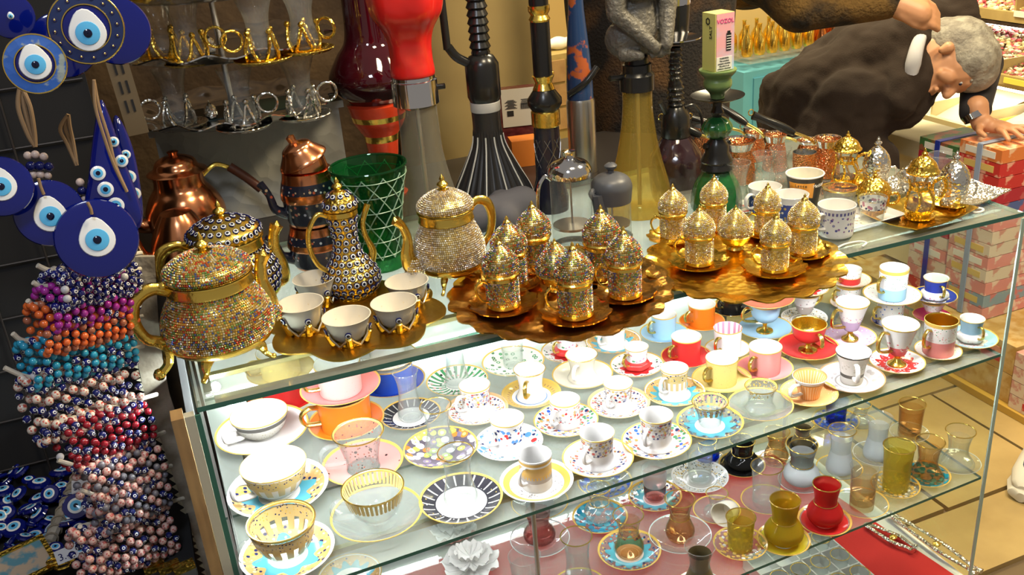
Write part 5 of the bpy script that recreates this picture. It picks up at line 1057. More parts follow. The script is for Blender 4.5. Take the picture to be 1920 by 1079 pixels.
# yellow bottle hookah carrying a gorilla
q = P(1200, 395, T); z = lambda y: hgt(q, y); u = mpp(q); t = thing('hookah', 'hookah with amber glass bottle and black collar carrying the gorilla', 'hookah', (q.x, q.y, ZG))
AMB = tint('amber_bottle', (1, .90, .50), (.72, .52, .12), ((.80, .56, .10), .22))
MB().lathe(smooth_prof([(.001, .003), (54*u, 0), (60*u, .01), (56*u, z(350)), (40*u, z(290)), (31*u, z(240)), (27*u, z(200)), (27*u, z(168))], 5), AMB, 44).obj('glass_bottle', t)
MB().lathe([(26*u, z(170)), (31*u, z(168)), (31*u, z(140)), (26*u, z(134)), (26*u, z(120)), (22*u, z(118)), (20*u, z(106)), (.001, z(105))], M['black'], 36).obj('black_collar', t)
MB().lathe([(4*u, .012), (4*u, z(170))], M['steel'], 12, cap0=True).obj('down_tube', t)
MB().tube([(-24*u, 0, z(141)), (-56*u, -.005, z(138))], 5*u, M['black'], 10).obj('hose_port', t)
zg = z(107); gq = Vector((q.x, q.y, ZG+zg+.0005))
g = MB(); FUR = mat('grey_figurine', (.13, .12, .098), 0, .45, ('noise', 150, 1, .003)); k = u*1.0
def gp(px, py, dy=0): # figure built round the hookah's axis, in its own plane
    return Vector(((px-1203)*u, dy, (107-py)*u*1.09))
g.capsule(gp(1185, 78, .01), gp(1230, 80, .01), 34*u, 32*u, FUR); g.capsule(gp(1205, 70, .005), gp(1207, -10, .02), 40*u, 37*u, FUR)
g.capsule(gp(1166, -34, -.002), gp(1157, 32, -.018), 22*u, 17*u, FUR); g.capsule(gp(1157, 32, -.018), gp(1214, 88, -.046), 16*u, 11*u, FUR)
g.capsule(gp(1246, -34, -.002), gp(1256, 32, -.018), 22*u, 17*u, FUR); g.capsule(gp(1256, 32, -.018), gp(1238, 86, -.046), 16*u, 11*u, FUR)
g.capsule(gp(1207, -45, -.01), gp(1207, -60, -.012), 30*u, 26*u, FUR); g.capsule(gp(1207, -60, -.02), gp(1207, -50, -.045), 16*u, 12*u, FUR)
g.capsule(gp(1190, 2, -.024), gp(1224, 2, -.024), 17*u, 17*u, FUR)
g.capsule(gp(1175, 98, -.01), gp(1192, 100, -.035), 14*u, 8*u, FUR); g.capsule(gp(1240, 98, -.01), gp(1232, 101, -.035), 14*u, 8*u, FUR)
for j in range(4):
    g.capsule(gp(1208+j*5, 92, -.040), gp(1210+j*5, 103, -.043), 3.6*u, 2.8*u, FUR, 8); g.capsule(gp(1229+j*5, 90, -.040), gp(1229+j*5, 101, -.043), 3.6*u, 2.8*u, FUR, 8)
o = finish_remesh(g, 'gorilla_figurine', .0022, None, 1, loc=gq); tx = bpy.data.textures.new('fur', 'CLOUDS'); tx.noise_scale = .006; dm = o.modifiers.new('fur', 'DISPLACE'); dm.texture = tx; dm.strength = .0022; tag(o, 'grey sitting gorilla figurine with hanging arms on the amber hookah', 'figurine')
# purple black hookah with disc and black cylinder
q = PD(1268, 385, 2.0); q = Vector((q.x, q.y, T)); z = lambda y: hgt(q, y); u = mpp(q); t = thing('hookah', 'black hookah with twisted stem and crackled dark bottle left of the green one', 'hookah', (q.x, q.y, T+.0003))
CR = mat('crackled_dark_glass', (.030, .014, .018), 0, .12, ('voronoi', 45, .6, .004), coat=.6)
MB().lathe(smooth_prof([(.001, .003), (40*u, 0), (44*u, z(370)), (50*u, z(330)), (50*u, z(295)), (36*u, z(270)), (26*u, z(256))], 5), CR, 40).obj('crackled_bottle', t)
MB().lathe([(24*u, z(258)), (27*u, z(252)), (26*u, z(216)), (14*u, z(200)), (.001, z(199))], M['black'], 32).obj('body', t)
st = []
for k in range(12): y = 205-k*10; r = (16 if k < 5 else 13); st += [(r*u, z(y)), ((r-3)*u, z(y-4)), ((r-3)*u, z(y-6))]
MB().lathe(st, M['black'], 24, lambda a, p: 1+.06*math.cos(a*6+p[1]*160)).obj('twisted_stem', t)
MB().lathe([(.001, z(80)), (34*u, z(78)), (46*u, z(72)), (46*u, z(70)), (33*u, z(74)), (.001, z(76))], M['chrome'], 40).obj('metal_plate', t)
MB().lathe([(20*u, z(75)), (24*u, z(60)), (27*u, z(15)), (27*u, z(8)), (.001, z(7))], M['black'], 32).obj('black_bowl', t)
MB().lathe([(27.5*u, z(8)), (28*u, z(5)), (28*u, z(-12)), (.001, z(-13))], M['chrome'], 32).obj('bowl_cap', t)
MB().tube([(-20*u, 0, z(208)), (-34*u, -.005, z(185))], 5*u, M['black'], 10).obj('hose_port', t)
MB().tube(curve([(20*u, 0, z(205)), (40*u, 0, z(205)), (60*u, .01, z(230)), (70*u, .02, z(270))], 5), 3*u, M['black'], 8).obj('hose', t)
# green hookah with bowl and carton
q = P(1343, 392, T); z = lambda y: hgt(q, y); u = mpp(q); t = thing('hookah', 'black and green glass hookah with green ceramic bowl on top', 'hookah', (q.x, q.y, ZG))
GG = tint('green', (.12, .62, .16), (.01, .16, .03), ((.01, .14, .03), .25)); gm = mat('green_crackle', (.01, .11, .025), 0, .1, ('voronoi', 60, .6, .004), coat=.5)
MB().lathe(smooth_prof([(.001, .003), (42*u, 0), (46*u, z(375)), (40*u, z(345)), (28*u, z(325)), (26*u, z(318))], 5), gm, 40, lambda a, p: 1+.03*math.cos(a*10)).obj('green_bottle', t)
MB().lathe([(26*u, z(320)), (32*u, z(314)), (28*u, z(304)), (30*u, z(300)), (22*u, z(285)), (22*u, z(272)), (14*u, z(262)), (8*u, z(250))], M['black'], 32).obj('body', t)
for s in (-1, 1): MB().tube([(s*12*u, 0, z(275)), (s*26*u, 0, z(270))], 6*u, M['black'], 10).obj('hose_port', t)
MB().lathe(smooth_prof([(8*u, z(262)), (20*u, z(254)), (27*u, z(240)), (20*u, z(226)), (8*u, z(219))], 5), gm, 40, lambda a, p: 1+.06*math.cos(a*12)).obj('green_glass_ball', t)
MB().lathe([(8*u, z(220)), (12*u, z(210)), (8*u, z(200)), (10*u, z(190)), (9*u, z(184))], M['black'], 24).obj('stem', t)
MB().lathe([(9*u, z(188)), (30*u, z(187)), (47*u, z(180)), (48*u, z(178)), (30*u, z(184)), (9*u, z(185))], M['black'], 44).obj('black_plate', t)
CGN = mat('green_ceramic', (.16, .25, .08), 0, .3)
MB().lathe(smooth_prof([(12*u, z(184)), (14*u, z(175)), (24*u, z(163)), (25*u, z(152)), (23*u, z(146)), (31*u, z(136)), (33*u, z(130)), (28*u, z(130)), (.001, z(132))], 4), CGN, 40).obj('ceramic_bowl', t)
top = Vector((q.x, q.y, ZG+z(131)+.0008)); u2 = mpp(top); w_ = 34*u2; hh = hgt(top, 22)
M['vz'] = [mat('box_yellow_green', (.62, .58, .18), 0, .4), mat('box_pink', (.85, .42, .45), 0, .4, var=((.45, .65, .85), 14, .42, .62))]
t = thing('vape_box', 'upright small carton in yellow and pink standing on the green hookah bowl', 'box', top, math.radians(3))
MB().box((0, 0, hh/2), (.040, .038, hh), M['vz'][0]).obj('body', t, smooth=False)
MB().box((.0012, -.0193, hh*.5+.0), (.0375, .0008, hh*.985), M['vz'][1]).obj('front_print', t, smooth=False)
MB().box((-.0012, -.0200, hh*.13), (.033, .0006, hh*.24), M['tagw']).obj('warning_panel', t, smooth=False)
BKM = M['blackm']; rx = math.radians(90)
text('VOZOL', 'brand_text', mat('print_magenta', (.75, .04, .25), 0, .5), t, (.0185, -.0202, hh*.83), (rx, 0, 0), .0105, 'RIGHT')
for i, s_ in enumerate(('WARNING:', 'This product', 'contains nicotine.', 'Nicotine is an', 'addictive chemical.')): text(s_, 'warning_text', BKM, t, (-.0012, -.0206, hh*.215-i*.0045), (rx, 0, 0), .0038, 'CENTER')
dv = MB().box((.008, -.0200, hh*.50), (.010, .0008, hh*.30), BKM); dv.box((.008, -.0200, hh*.67), (.006, .0008, hh*.04), BKM); dv.obj('device_print', t, smooth=False)
for i in range(6): MB().box((.008, -.0206, hh*(.38+i*.045)), (.009, .0005, .0012), M['tagw'], M4=None).obj('stripe', t, smooth=False)
text('SALT', 'side_text', BKM, t, (-.0205, -.010, hh*.56), (rx, math.radians(-90), -math.radians(90)), .0105, 'LEFT')
MB().lathe([(.0042, 0), (.0066, 0), (.0066, .0005), (.0042, .0005)], BKM, 6, M4=Matrix.Translation((-.0203, .002, hh*.86)) @ Matrix.Rotation(-PI/2, 4, 'Y')).obj('round_mark', t)
# large mottled brown vessel behind
q = PD(1282, 300, 2.42); q = Vector((q.x, q.y, 0)); u = mpp((q.x, q.y, 1.2))
MOT = mat('mottled_brown_hide', (.012, .009, .008), 0, .9, ('noise', 160, 1, .004), var=((.20, .09, .02), 3.0, .50, .68))
MB().lathe(smooth_prof([(.001, 0), (150*u, 0), (158*u, .3), (155*u, .8), (160*u, 1.1), (168*u, 1.3), (165*u, 1.6), (120*u, 1.75)], 5), MOT, 56).obj('leather_drum', loc=(q.x, q.y+.16, 0)); tag(bpy.data.objects['leather_drum'], 'large dark brown mottled hairy drum standing behind the hookahs', 'drum')
# packet with barcode label
q = PD(972, 230, 2.25); t = thing('meat_packet', 'dark red vacuum packet with white barcode label behind black hookahs', 'packet', (q.x, q.y, T), -.25); u = mpp(q); hz = hgt(Vector((q.x, q.y, T)), 165)
pk = MB(); pk.box((0, 0, hz/2), (74*u, .05, hz), mat('dark_red_packet', (.10, .018, .02), 0, .2, ('noise', 30, .8, .01), var=((.16, .05, .04), 14, .4, .7))); pk.obj('packet_body', t, smooth=False)
MB().box((2*u, -.0262, hz*.74), (66*u, .0015, 70*u), mat('label_paper', (.50, .46, .38), 0, .6)).obj('paper_label', t, smooth=False)
for i in range(22): MB().box((4*u+i*1.05*u, -.0275, hz*.76), ((.35+.5*(i*7 % 3)/2)*u, .0006, 11*u), BKM).obj('bar', t, smooth=False)
for i in range(9): MB().box((-14*u, -.0275, hz*.86-i*1.9*u), ((12+5*(i % 3))*u, .0006, .8*u), BKM).obj('text_line', t, smooth=False)
for i in range(5): MB().box((16*u, -.0275, hz*.86-i*2.3*u), ((22-3*(i % 2))*u, .0006, .8*u), BKM).obj('text_line', t, smooth=False)
MB().box((-16*u, -.0275, hz*.66), (12*u, .0006, 10*u), BKM).obj('round_mark', t, smooth=False)
# orange carton low between hookahs
q = PD(985, 330, 2.2); t = thing('orange_carton', 'orange carton peeping out right of the fluted black hookah', 'box', (q.x, q.y, T+.0003), -.2); MB().box((0, 0, .03), (.06, .05, .06), mat('orange_card', (.75, .22, .03), 0, .5)).obj('body', t, smooth=False)
# cut glass green vase
q = P(716, 497, T); z = lambda y: hgt(q, y); u = mpp(q); t = thing('glass_vase', 'green cut crystal vase with diamond lattice behind the eye bead ewer', 'vase', (q.x, q.y, ZG))
GV = tint('vase_green', (.30, .72, .38), (.03, .22, .08), ((.01, .16, .05), .15)); R1 = 72*mpp(q+Vector((0, 0, z(310)))); R0 = 44*u; HH = z(310)
pv = smooth_prof([(.001, .004), (R0, 0), (R0*1.03, .014), (R0*.98, HH*.2), (R0*1.1, HH*.45), (R0*1.28, HH*.7), (R1, HH)], 5); MB().lathe(pv, GV, 44).obj('glass_body', t)
MB().lathe([(r-.004, zz) for r, zz in pv if zz > .02][::-1]+[(.001, .022)], GV, 44).obj('inner_wall', t)
LAT = mat('cut_line', (.30, .45, .34), 0, .25)
def rv(zz): return next((r for r, z_ in pv[8:] if z_ >= zz), R1)
lt = []
for k in range(11):
    for s in (-1, 1):
        pts = [];
        for j in range(13): zz = HH*(.13+.82*j/12); a = TAU*k/11+s*j*TAU/11/3.4; pts.append((rv(zz)*1.005*math.cos(a), rv(zz)*1.005*math.sin(a), zz))
        MB().tube(pts, .0011, LAT, 4).obj('cut_line', t)
for j in range(6):
    zz = HH*(.16+.15*j); MB().tube([(rv(zz)*1.005*math.cos(TAU*i/40), rv(zz)*1.005*math.sin(TAU*i/40), zz) for i in range(40)], .0009, LAT, 4, close=True).obj('cut_ring', t)
MB().tube([(R1*math.cos(TAU*i/40), R1*math.sin(TAU*i/40), HH) for i in range(40)], .0022, GV, 6, close=True).obj('rim', t)
# coffee presses
def press(px, py, w_, body_y, lidm, label, grey=False):
    q = P(px, py, T); z = lambda y: hgt(q, y); u = mpp(q); R = w_/2*u; t = thing('coffee_press', label, 'coffee press', (q.x, q.y, ZG))
    h = z(body_y); MB().lathe([(.001, .004), (R*.98, .002), (R, .008), (R, h)], M['glass'], 40).obj('glass_jug', t)
    MB().lathe([(R*1.02, 0), (R*1.05, .002), (R*1.05, .010), (R*1.02, .011)], M['chrome'], 40).obj('base_ring', t)
    MB().tube([(0, 0, h*.32), (0, 0, h*1.1)], .0018, M['steel'], 8).obj('plunger_rod', t)
    MB().lathe([(.001, h*.30), (R*.94, h*.30), (R*.94, h*.33), (.001, h*.34)], M['steel'], 32).obj('plunger_disc', t)
    if not grey:
        MB().lathe(smooth_prof([(R*1.04, h*.93), (R*1.05, h*1.0), (R*.85, h*1.08), (R*.45, h*1.13), (R*.28, h*1.15)], 4)+[(R*.30, h*1.16), (R*.32, h*1.22), (.001, h*1.23)], M['chrome'], 40).obj('lid', t)
        MB().tube(curve([(-R*1.0, 0, h*.92), (-R*1.35, -.004, h*.98), (-R*1.75, -.008, h*.86), (-R*1.85, -.008, h*.55), (-R*1.6, -.006, h*.22), (-R*1.05, 0, h*.14)], 6), .0032, M['chrome'], 8).obj('handle', t)
    else:
        MB().lathe(smooth_prof([(R*1.02, h*.70), (R*1.08, h*.88), (R*1.08, h*.99), (R*.9, h*1.10), (R*.5, h*1.17), (R*.18, h*1.19)], 4)+[(R*.16, h*1.24), (R*.30, h*1.27), (R*.34, h*1.31), (R*.2, h*1.35), (.001, h*1.36)], lidm, 40).obj('lid', t)
        MB().tube(curve([(-R*.9, 0, h*.95), (-R*1.25, -.006, h*.92), (-R*1.05, -.01, h*.80)], 4), .006, lidm, 8).obj('spout', t)
        MB().tube(curve([(-R*.95, -.01, h*.9), (-R*.8, -.012, h*.5), (-R*.6, -.012, h*.15)], 5), [.012]*6+[.009]*5, lidm, 8).obj('frame_strip', t)
    return t
press(1076, 468, 76, 318, M['chrome'], 'glass coffee press with domed chrome lid and wire handle')
press(1150, 452, 70, 345, mat('grey_plastic', (.09, .095, .11), 0, .4), 'coffee press with dark grey dome lid beside amber hookah', True)
# grey cloth hump between teapot and press
q = P(985, 455, T); gc = MB(); gc.capsule((-.05, .02, .012), (.05, .03, .02), .03, .034, M['dark']); gc.capsule((0, 0, .01), (.02, .06, .015), .03, .03, M['dark'])
o = finish_remesh(gc, 'grey_cloth', .006, None, 3, loc=(q.x-.02, q.y+.05, T+.026)); o.data.materials.clear(); o.data.materials.append(mat('grey_fabric', (.09, .09, .11), 0, .9)); tag(o, 'crumpled dark grey cloth behind silver jewelled teapot', 'cloth')
RK0 = PY(442, 208, .80)
# ------------------------------------------------------------------ copper pots and embossed white box
q = P(352, 478, T); q = PD(362, 455, 1.86); q = Vector((q.x, q.y, T)); u = mpp(q); z = lambda y: hgt(q, y); R = 62*u
t = thing('copper_teapot', 'shiny copper teapot with domed lid and long spout behind jewelled teapots', 'teapot', (q.x, q.y, T+.0005), .1); H = z(283)
pr = smooth_prof([(R*.70, 0), (R*.95, H*.10), (R*1.12, H*.25), (R*1.14, H*.40), (R*.95, H*.55), (R*.74, H*.65), (R*.72, H*.78)], 5); MB().lathe([(.001, 0)]+pr, M['copper'], 44).obj('body', t)
ld = MB().lathe(smooth_prof([(R*.76, H*.775), (R*.86, H*.79), (R*.66, H*.83), (R*.55, H*.90), (R*.28, H*.945), (R*.12, H*.955)], 4)+[(R*.12, H*.96), (R*.17, H*.99), (R*.1, H*1.0), (.001, H*1.0)], M['copper'], 40); ld.obj('lid', t)
MB().tube(curve([(-R*1.0, 0, H*.30), (-R*1.35, 0, H*.33), (-R*1.50, 0, H*.50), (-R*1.65, 0, H*.68), (-R*1.82, 0, H*.80)], 6), lerp_list([R*.24, R*.22, R*.16, R*.12, R*.11, R*.06], 25), M['copper'], 12).obj('spout', t)
MB().tube(curve([(R*.7, 0, H*.70), (R*1.1, 0, H*.78), (R*1.5, 0, H*.72)], 5), R*.07, M['gold'], 8).obj('handle_bracket', t)
MB().tube(curve([(R*1.5, 0, H*.73), (R*1.9, -.01, H*.60), (R*2.25, -.02, H*.46)], 5), R*.14, mat('red_brown_wood', (.10, .03, .015), 0, .3), 10).obj('wooden_handle', t)
gb = MB().tube(curve([(R*.75, -R*.85, H*.34), (R*.8, -R*.86, H*.42)], 3), R*.07, M['gold'], 8).obj('gold_tag', t)
q2 = Vector((q.x-.02, q.y-.13, ZG)); t = thing('copper_teapot', 'second copper teapot hidden behind the eye bead teapot, only spout showing', 'teapot', q2, .1); R *= .85; H *= .62
MB().lathe([(.001, 0)]+smooth_prof([(R*.70, 0), (R*1.0, H*.25), (R*.98, H*.5), (R*.7, H*.8), (R*.5, H*.95)], 5)+[(.001, H)], M['copper'], 36).obj('body', t)
MB().tube(curve([(-R*.8, 0, H*.25), (-R*1.25, 0, H*.40), (-R*1.45, 0, H*.75), (-R*1.8, 0, H*.98)], 6), lerp_list([R*.22, R*.17, R*.12, R*.08], 19), M['copper'], 10).obj('spout', t)
NV = porcelain('black_enamel_pattern', (.014, .016, .03), [('zspots', .02, .075, 120, .3, [(.5, .35, .2), (.5, .5, .55), (.014, .016, .03), (.4, .08, .04)])], .2)
q = P(604, 492, T); u = mpp(q); z = lambda y: hgt(q, y)
def enamel(px, zb, y0, y1, R, label, lid, spout):
    base = z(y0) if zb is None else zb; t = thing('enamel_teapot', label, 'teapot', (q.x, q.y, T+base+.0006)); H = z(y1)-base; C_ = M['copper']
    b = MB().lathe([(.001, 0, C_), (R*.96, 0, C_), (R*1.0, H*.05, NV), (R*1.05, H*.12, NV), (R*1.10, H*.46, C_), (R*1.15, H*.50, C_), (R*1.12, H*.62, NV), (R*1.02, H*.80, C_), (R*.98, H*.84, C_), (R*.94, H*.97, C_), (.001, H)], NV, 40); b.obj('body', t)
    if spout:
        MB().tube(curve([(-R*.95, 0, H*.22), (-R*1.4, 0, H*.34), (-R*1.55, 0, H*.62), (-R*1.8, 0, H*.86)], 5), lerp_list([R*.24, R*.18, R*.14, R*.16], 16), NV, 10).obj('spout', t)
    return t, H
Re = 50*u
ta, Ha = enamel(588, 0.0, 0, 415, Re, 'black enamel and copper teapot at the bottom of a stacked pair', False, True)
tb, Hb = enamel(588, Ha+.001, 0, 315, Re*.94, 'black enamel teapot stacked on top of another, lid tilted', True, True)
ld = MB().lathe(smooth_prof([(Re*.85, -.004), (Re*.9, 0), (Re*.6, .018), (Re*.5, .026), (Re*.2, .032)], 4)+[(Re*.14, .034), (Re*.16, .044), (.001, .047)], M['copper'], 36, M4=Matrix.Translation((-.004, -.006, Hb+.018)) @ Matrix.Rotation(math.radians(-20), 4, 'Y')); ld.obj('tilted_lid', tb)
MB().lathe([(Re*.7, Hb*.98), (Re*.78, Hb*1.0), (Re*.7, Hb+.018), (Re*.68, Hb+.018)], M['copper'], 36).obj('inner_lid', tb)
# embossed white box behind
q = Vector((RK0.x+.02, .83, 0)); t = thing('embossed_box', 'off white box with embossed vine pattern behind the copper teapots', 'box', (q.x, q.y, T+.0005), 0)
EB = mat('embossed_card', (.50, .48, .42), 0, .6, ('voronoi', 38, .7, .004)); MB().box((0, 0, .10), (.36, .09, .20), EB).obj('box_body', t, smooth=False)
MB().box((0, -.002, .208), (.38, .10, .014), EB).obj('box_lid', t, smooth=False)
# ------------------------------------------------------------------ tiered rack of tea glass sets
YR = .80; rk = PY(442, 208, YR); RK = Vector((rk.x, YR, 0)); zt3 = rk.z
levels = [(P(442, 210, 0), )]
def ztray(py): return PY(442, py, YR).z
tz = [ztray(212), ztray(93), ztray(-18)]
rack = thing('tray_rack', 'dark stand carrying three scalloped trays of tea glasses', 'rack', (RK.x, RK.y, T))
zs_ = .222; MB().box((.02, .02, (tz[0]-T-.006+zs_)/2), (.27, .12, (tz[0]-T-.006)-zs_), mat('dark_green_box', (.006, .02, .015), 0, .4)).obj('stand_box', rack, smooth=False)
MB().tube([(0, .06, tz[0]-T-.02), (0, .06, tz[2]-T-.002)], .006, M['steel'], 10).obj('rack_pole', rack)
mR = 200*mpp((RK.x, RK.y, tz[1]))
for i, zz in enumerate(tz): MB().lathe([(.001, zz-T-.004), (.05, zz-T-.004), (.05, zz-T-.0012), (.001, zz-T-.0012)], M['blackm'], 24, M4=Matrix.Translation((0, .02, 0))).obj('tray_support', rack)
for i, (zz, lb) in enumerate(zip(tz, ('lowest silver scalloped tray holding silver mounted tea glasses', 'middle scalloped tray holding gold mounted tea glasses', 'uppermost scalloped tray at the top edge of the view'))):
    scallop_tray('scalloped_tray', lb, (RK.x, RK.y, zz-.001), mR*(1.0 if i else .95), 14, M['silver_s'], .024, .07, .2*i, .012)
def mounted(metal, seedv):
    t = thing('tea_glass', 'x', 'glass'); R = .026
    MB().lathe(smooth_prof([(.001, .006), (.016, .006), (.021, .014), (.021, .026), (.016, .045), (.018, .065), (.026, .088)], 4), M['glass'], 28).obj('glass_body', t)
    MB().lathe([(.001, 0), (.036, .001), (.041, .005), (.040, .006), (.034, .0025), (.001, .0025)], metal, 32).obj('glass_saucer', t)
    m = MB(); m.lathe([(.013, .003), (.020, .003), (.021, .006), (.014, .006)], metal, 24)
    for k in range(4):
        a = k*PI/2+.5; m.tube(curve([(.022*math.cos(a-.6), .022*math.sin(a-.6), .004), (.024*math.cos(a-.3), .024*math.sin(a-.3), .018), (.021*math.cos(a), .021*math.sin(a), .038), (.024*math.cos(a+.3), .024*math.sin(a+.3), .018), (.022*math.cos(a+.6), .022*math.sin(a+.6), .004)], 4), .0024, metal, 6)
        m.ball((.021*math.cos(a), .021*math.sin(a), .042), .0045, metal, 8)
    m.obj('metal_mount', t)
    MB().tube([(-.024-.014*(1-math.cos(TAU*j/16))*1.0, 0, .034+.014*math.sin(TAU*j/16)) for j in range(16)], .0022, metal, 8, close=True).obj('ring_handle', t)
    return t
gm_ = mounted(M['gold_emb'], 1); sm_ = mounted(M['silver'], 2)
def put(src, first, px, py, zz, rz, label, sc_=1.0):
    q = P(px, py, zz)
    if first: src.scale = (1.27,)*3; src.location = (q.x, q.y, zz+.0018); src.rotation_euler.z = rz; src['label'] = label; return src
    return copy_thing(src, (q.x, q.y, zz+.0018), rz, 1.27, label)
for i, (px, py, rz, lb) in enumerate(((312, 112, .2, 'gold mounted tea glass at the left of the middle rack tray'), (362, 122, 2.9, 'gold mounted tea glass, second from left on middle rack tray'), (495, 118, .1, 'gold mounted tea glass right of the middle of the rack tray'), (575, 100, 2.4, 'gold mounted tea glass at the right of the middle rack tray'))): put(gm_, i == 0, px, py, tz[1], rz, lb)
for i, (px, py, rz, lb) in enumerate(((340, 240, .2, 'silver mounted tea glass at the left of the lowest rack tray'), (460, 243, 2.9, 'silver mounted tea glass in the middle of the lowest rack tray'), (572, 222, 3.0, 'silver mounted tea glass at the right of the lowest rack tray'))): put(sm_, i == 0, px, py, tz[0], rz, lb)
for i, (px, rz) in enumerate(((330, .3), (470, 2.6))): put(gm_, False, px, -5, tz[2], rz, 'gold mounted tea glass at the '+('left' if i == 0 else 'right')+' of the uppermost rack tray')
q = P(398, 225, tz[0]); sb = thing('sugar_pot', 'tiny silver lidded sugar pot between glasses on lowest rack tray', 'sugar pot', (q.x, q.y, tz[0]+.0018)); b = MB().lathe(smooth_prof([(.001, 0), (.010, .001), (.013, .010), (.011, .018)], 4), M['silver'], 20); b.obj('pot_body', sb)
l = MB().lathe(smooth_prof([(.012, .018), (.010, .024), (.004, .030)], 4), M['silver'], 20); finial(l, .029, .0045, M['silver']); l.obj('lid', sb)
q = P(395, 100, tz[1]); c2 = copy_thing(sb, (q.x, q.y, tz[1]+.0018), 0, 1, 'tiny lidded sugar pot between gold mounted glasses on the middle rack tray')
# ------------------------------------------------------------------ right hand end of the counter
# copper cups and long handled pots
def copper_cup(px, py, ty, w_, label, m=None, shape='cup', handle=None):
    q = P(px, py, T); H = hgt(q, ty); R = .5*w_*mpp(q+Vector((0, 0, H))); t = thing('copper_cup' if not handle else 'coffee_pot', label, 'cup' if not handle else 'coffee pot', (q.x, q.y, ZG)); m = m or M['copper_h']
    pr = {'cup': [(.001, 0), (R*.70, 0), (R*.78, H*.05), (R*.95, H*.6), (R*.97, H*.9), (R, H)], 'pot': [(.001, 0), (R*.95, 0), (R*1.02, H*.15), (R*.92, H*.5), (R*.76, H*.74), (R*.80, H*.85), (R, H)]}[shape]
    pp = smooth_prof(pr, 3); MB().lathe(pp, m, 32).obj('body', t)
    MB().lathe([(R, H), (R*.95, H*1.0), (R*.92, H*.92)]+([(R*.72, H*.74), (R*.85, H*.4), (R*.8, H*.04), (.001, H*.03)] if shape == 'pot' else [(R*.88, H*.5), (R*.7, H*.05), (.001, H*.04)]), M['silver_s'], 32).obj('tinned_inside', t)
    if handle:
        a, l, up = handle; d = Vector((math.cos(a), math.sin(a), 0))
        MB().tube(curve([d*R*.95+Vector((0, 0, H*.86)), d*R*1.5+Vector((0, 0, H*.95+up*.1)), d*(R*1.5+l*.3)+Vector((0, 0, H*.95+up*.35))], 4), .003, M['gilt'], 8).obj('brass_shank', t)
        c = curve([d*(R*1.5+l*.25)+Vector((0, 0, H*.95+up*.3)), d*(R*1.5+l*.6)+Vector((0, 0, H*.95+up*.65)), d*(R*1.5+l)+Vector((0, 0, H*.95+up))], 5); MB().tube(c, lerp_list([.006, .009, .0085, .007, .009], len(c)), M['black'], 10).obj('black_handle', t)
        e = c[-1]; MB().tube([e+d*.004+Vector((.006*math.cos(TAU*i/12), 0, .006+.006*math.sin(TAU*i/12))) for i in range(12)], .0012, M['gilt'], 6, close=True).obj('hanging_ring', t)
    return t
copper_cup(1384, 340, 262, 62, 'large copper coffee pot behind the tea glasses', None, 'pot', (2.6, .10, .05)); copper_cup(1452, 318, 250, 44, 'copper coffee pot with black handle in the middle of the group', None, 'pot', (2.2, .10, .06))
copper_cup(1506, 345, 285, 44, 'hammered copper cup just behind the paper cup'); copper_cup(1548, 330, 258, 50, 'embossed copper coffee pot left of the gold lidded glass', None, 'pot', (2.75, .11, .06))
copper_cup(1318, 318, 237, 34, 'tall copper cup beside the dark hookah bottle', None, 'cup'); copper_cup(1415, 300, 245, 40, 'rear copper coffee pot with black handle leaning left', None, 'pot', (2.5, .10, .03))
copper_cup(1515, 295, 262, 44, 'rear copper coffee pot between two black handles', None, 'pot', (2.35, .10, .02))
q = P(1300, 270, T)
def glass_at(px, py, ty, w_, shape, label, **k): return tea_glass(P(px, py, T), w_, ty, shape, label, dz=.0003, **k)
glass_at(1382, 395, 305, 46, 'tulip', 'plain tulip glass right of green hookah, beside white saucer', rim=False); glass_at(1432, 345, 288, 44, 'tulip', 'clear tulip glass behind the patterned cup', rim=False); glass_at(1462, 340, 278, 40, 'tulip', 'clear tulip glass behind the paper cup', rim=False); glass_at(1572, 400, 352, 62, 'tumbler', 'gold rimmed short glass right of the paper cup')
# patterned cups, paper cup, dish
def top_saucer(px, py, w_, k, label):
    q = P(px, py, T+.010); r = .5*w_*mpp(q); me = _sm.mesh('saucer'); me.materials.clear(); me.materials.append(smat(k)); o = link('saucer', me, None, (q.x, q.y, T+.0004)); o.scale = (r/RS,)*3; tag(o, label, 'saucer'); return Vector((q.x, q.y, T+.0004+.0042*r/RS))
SM['pinkred'] = porcelain('saucer_glaze_star_red', WHITE, [('star', .040, .008, 5, (.75, .1, .1)), ('ring', 0, .022, WHITE)])
b = top_saucer(1392, 385, 66, 'pinkred', 'white saucer with red pattern right of green hookah'); 
cup(P(1433, 398, T), 62, 349, 'straight', 'iznikdark', 'white cup with dark blue pattern left of the paper cup', 190, dz=.0004)
cup(P(1482, 412, T), 64, 364, 'straight', 'iznikdark', 'cup with blue and gold pattern in front of the paper cup', 100, dz=.0004)
q = P(1506, 392, T); H = hgt(q, 325); R = 34.5*mpp(q+Vector((0, 0, H))); t = thing('paper_cup', 'black and orange paper coffee cup with white rim', 'cup', (q.x, q.y, ZG))
PB = mat('paper_black', (.025, .018, .015), 0, .4); PO = mat('paper_orange', (.85, .35, .03), 0, .4)
MB().lathe([(.001, .003), (R*.70, 0), (R*.985, H*.97)], PB, 40).obj('cup_wall', t)
MB().lathe([(R*.98, H*.96), (R, H), (R*.95, H*.995), (R*.68, .008), (.001, .006)], M['cream'], 40).obj('inside', t)
MB().tube([(R*math.cos(TAU*i/36), R*math.sin(TAU*i/36), H) for i in range(36)], .0014, M['white'], 6, close=True).obj('rolled_rim', t)
ob = MB()
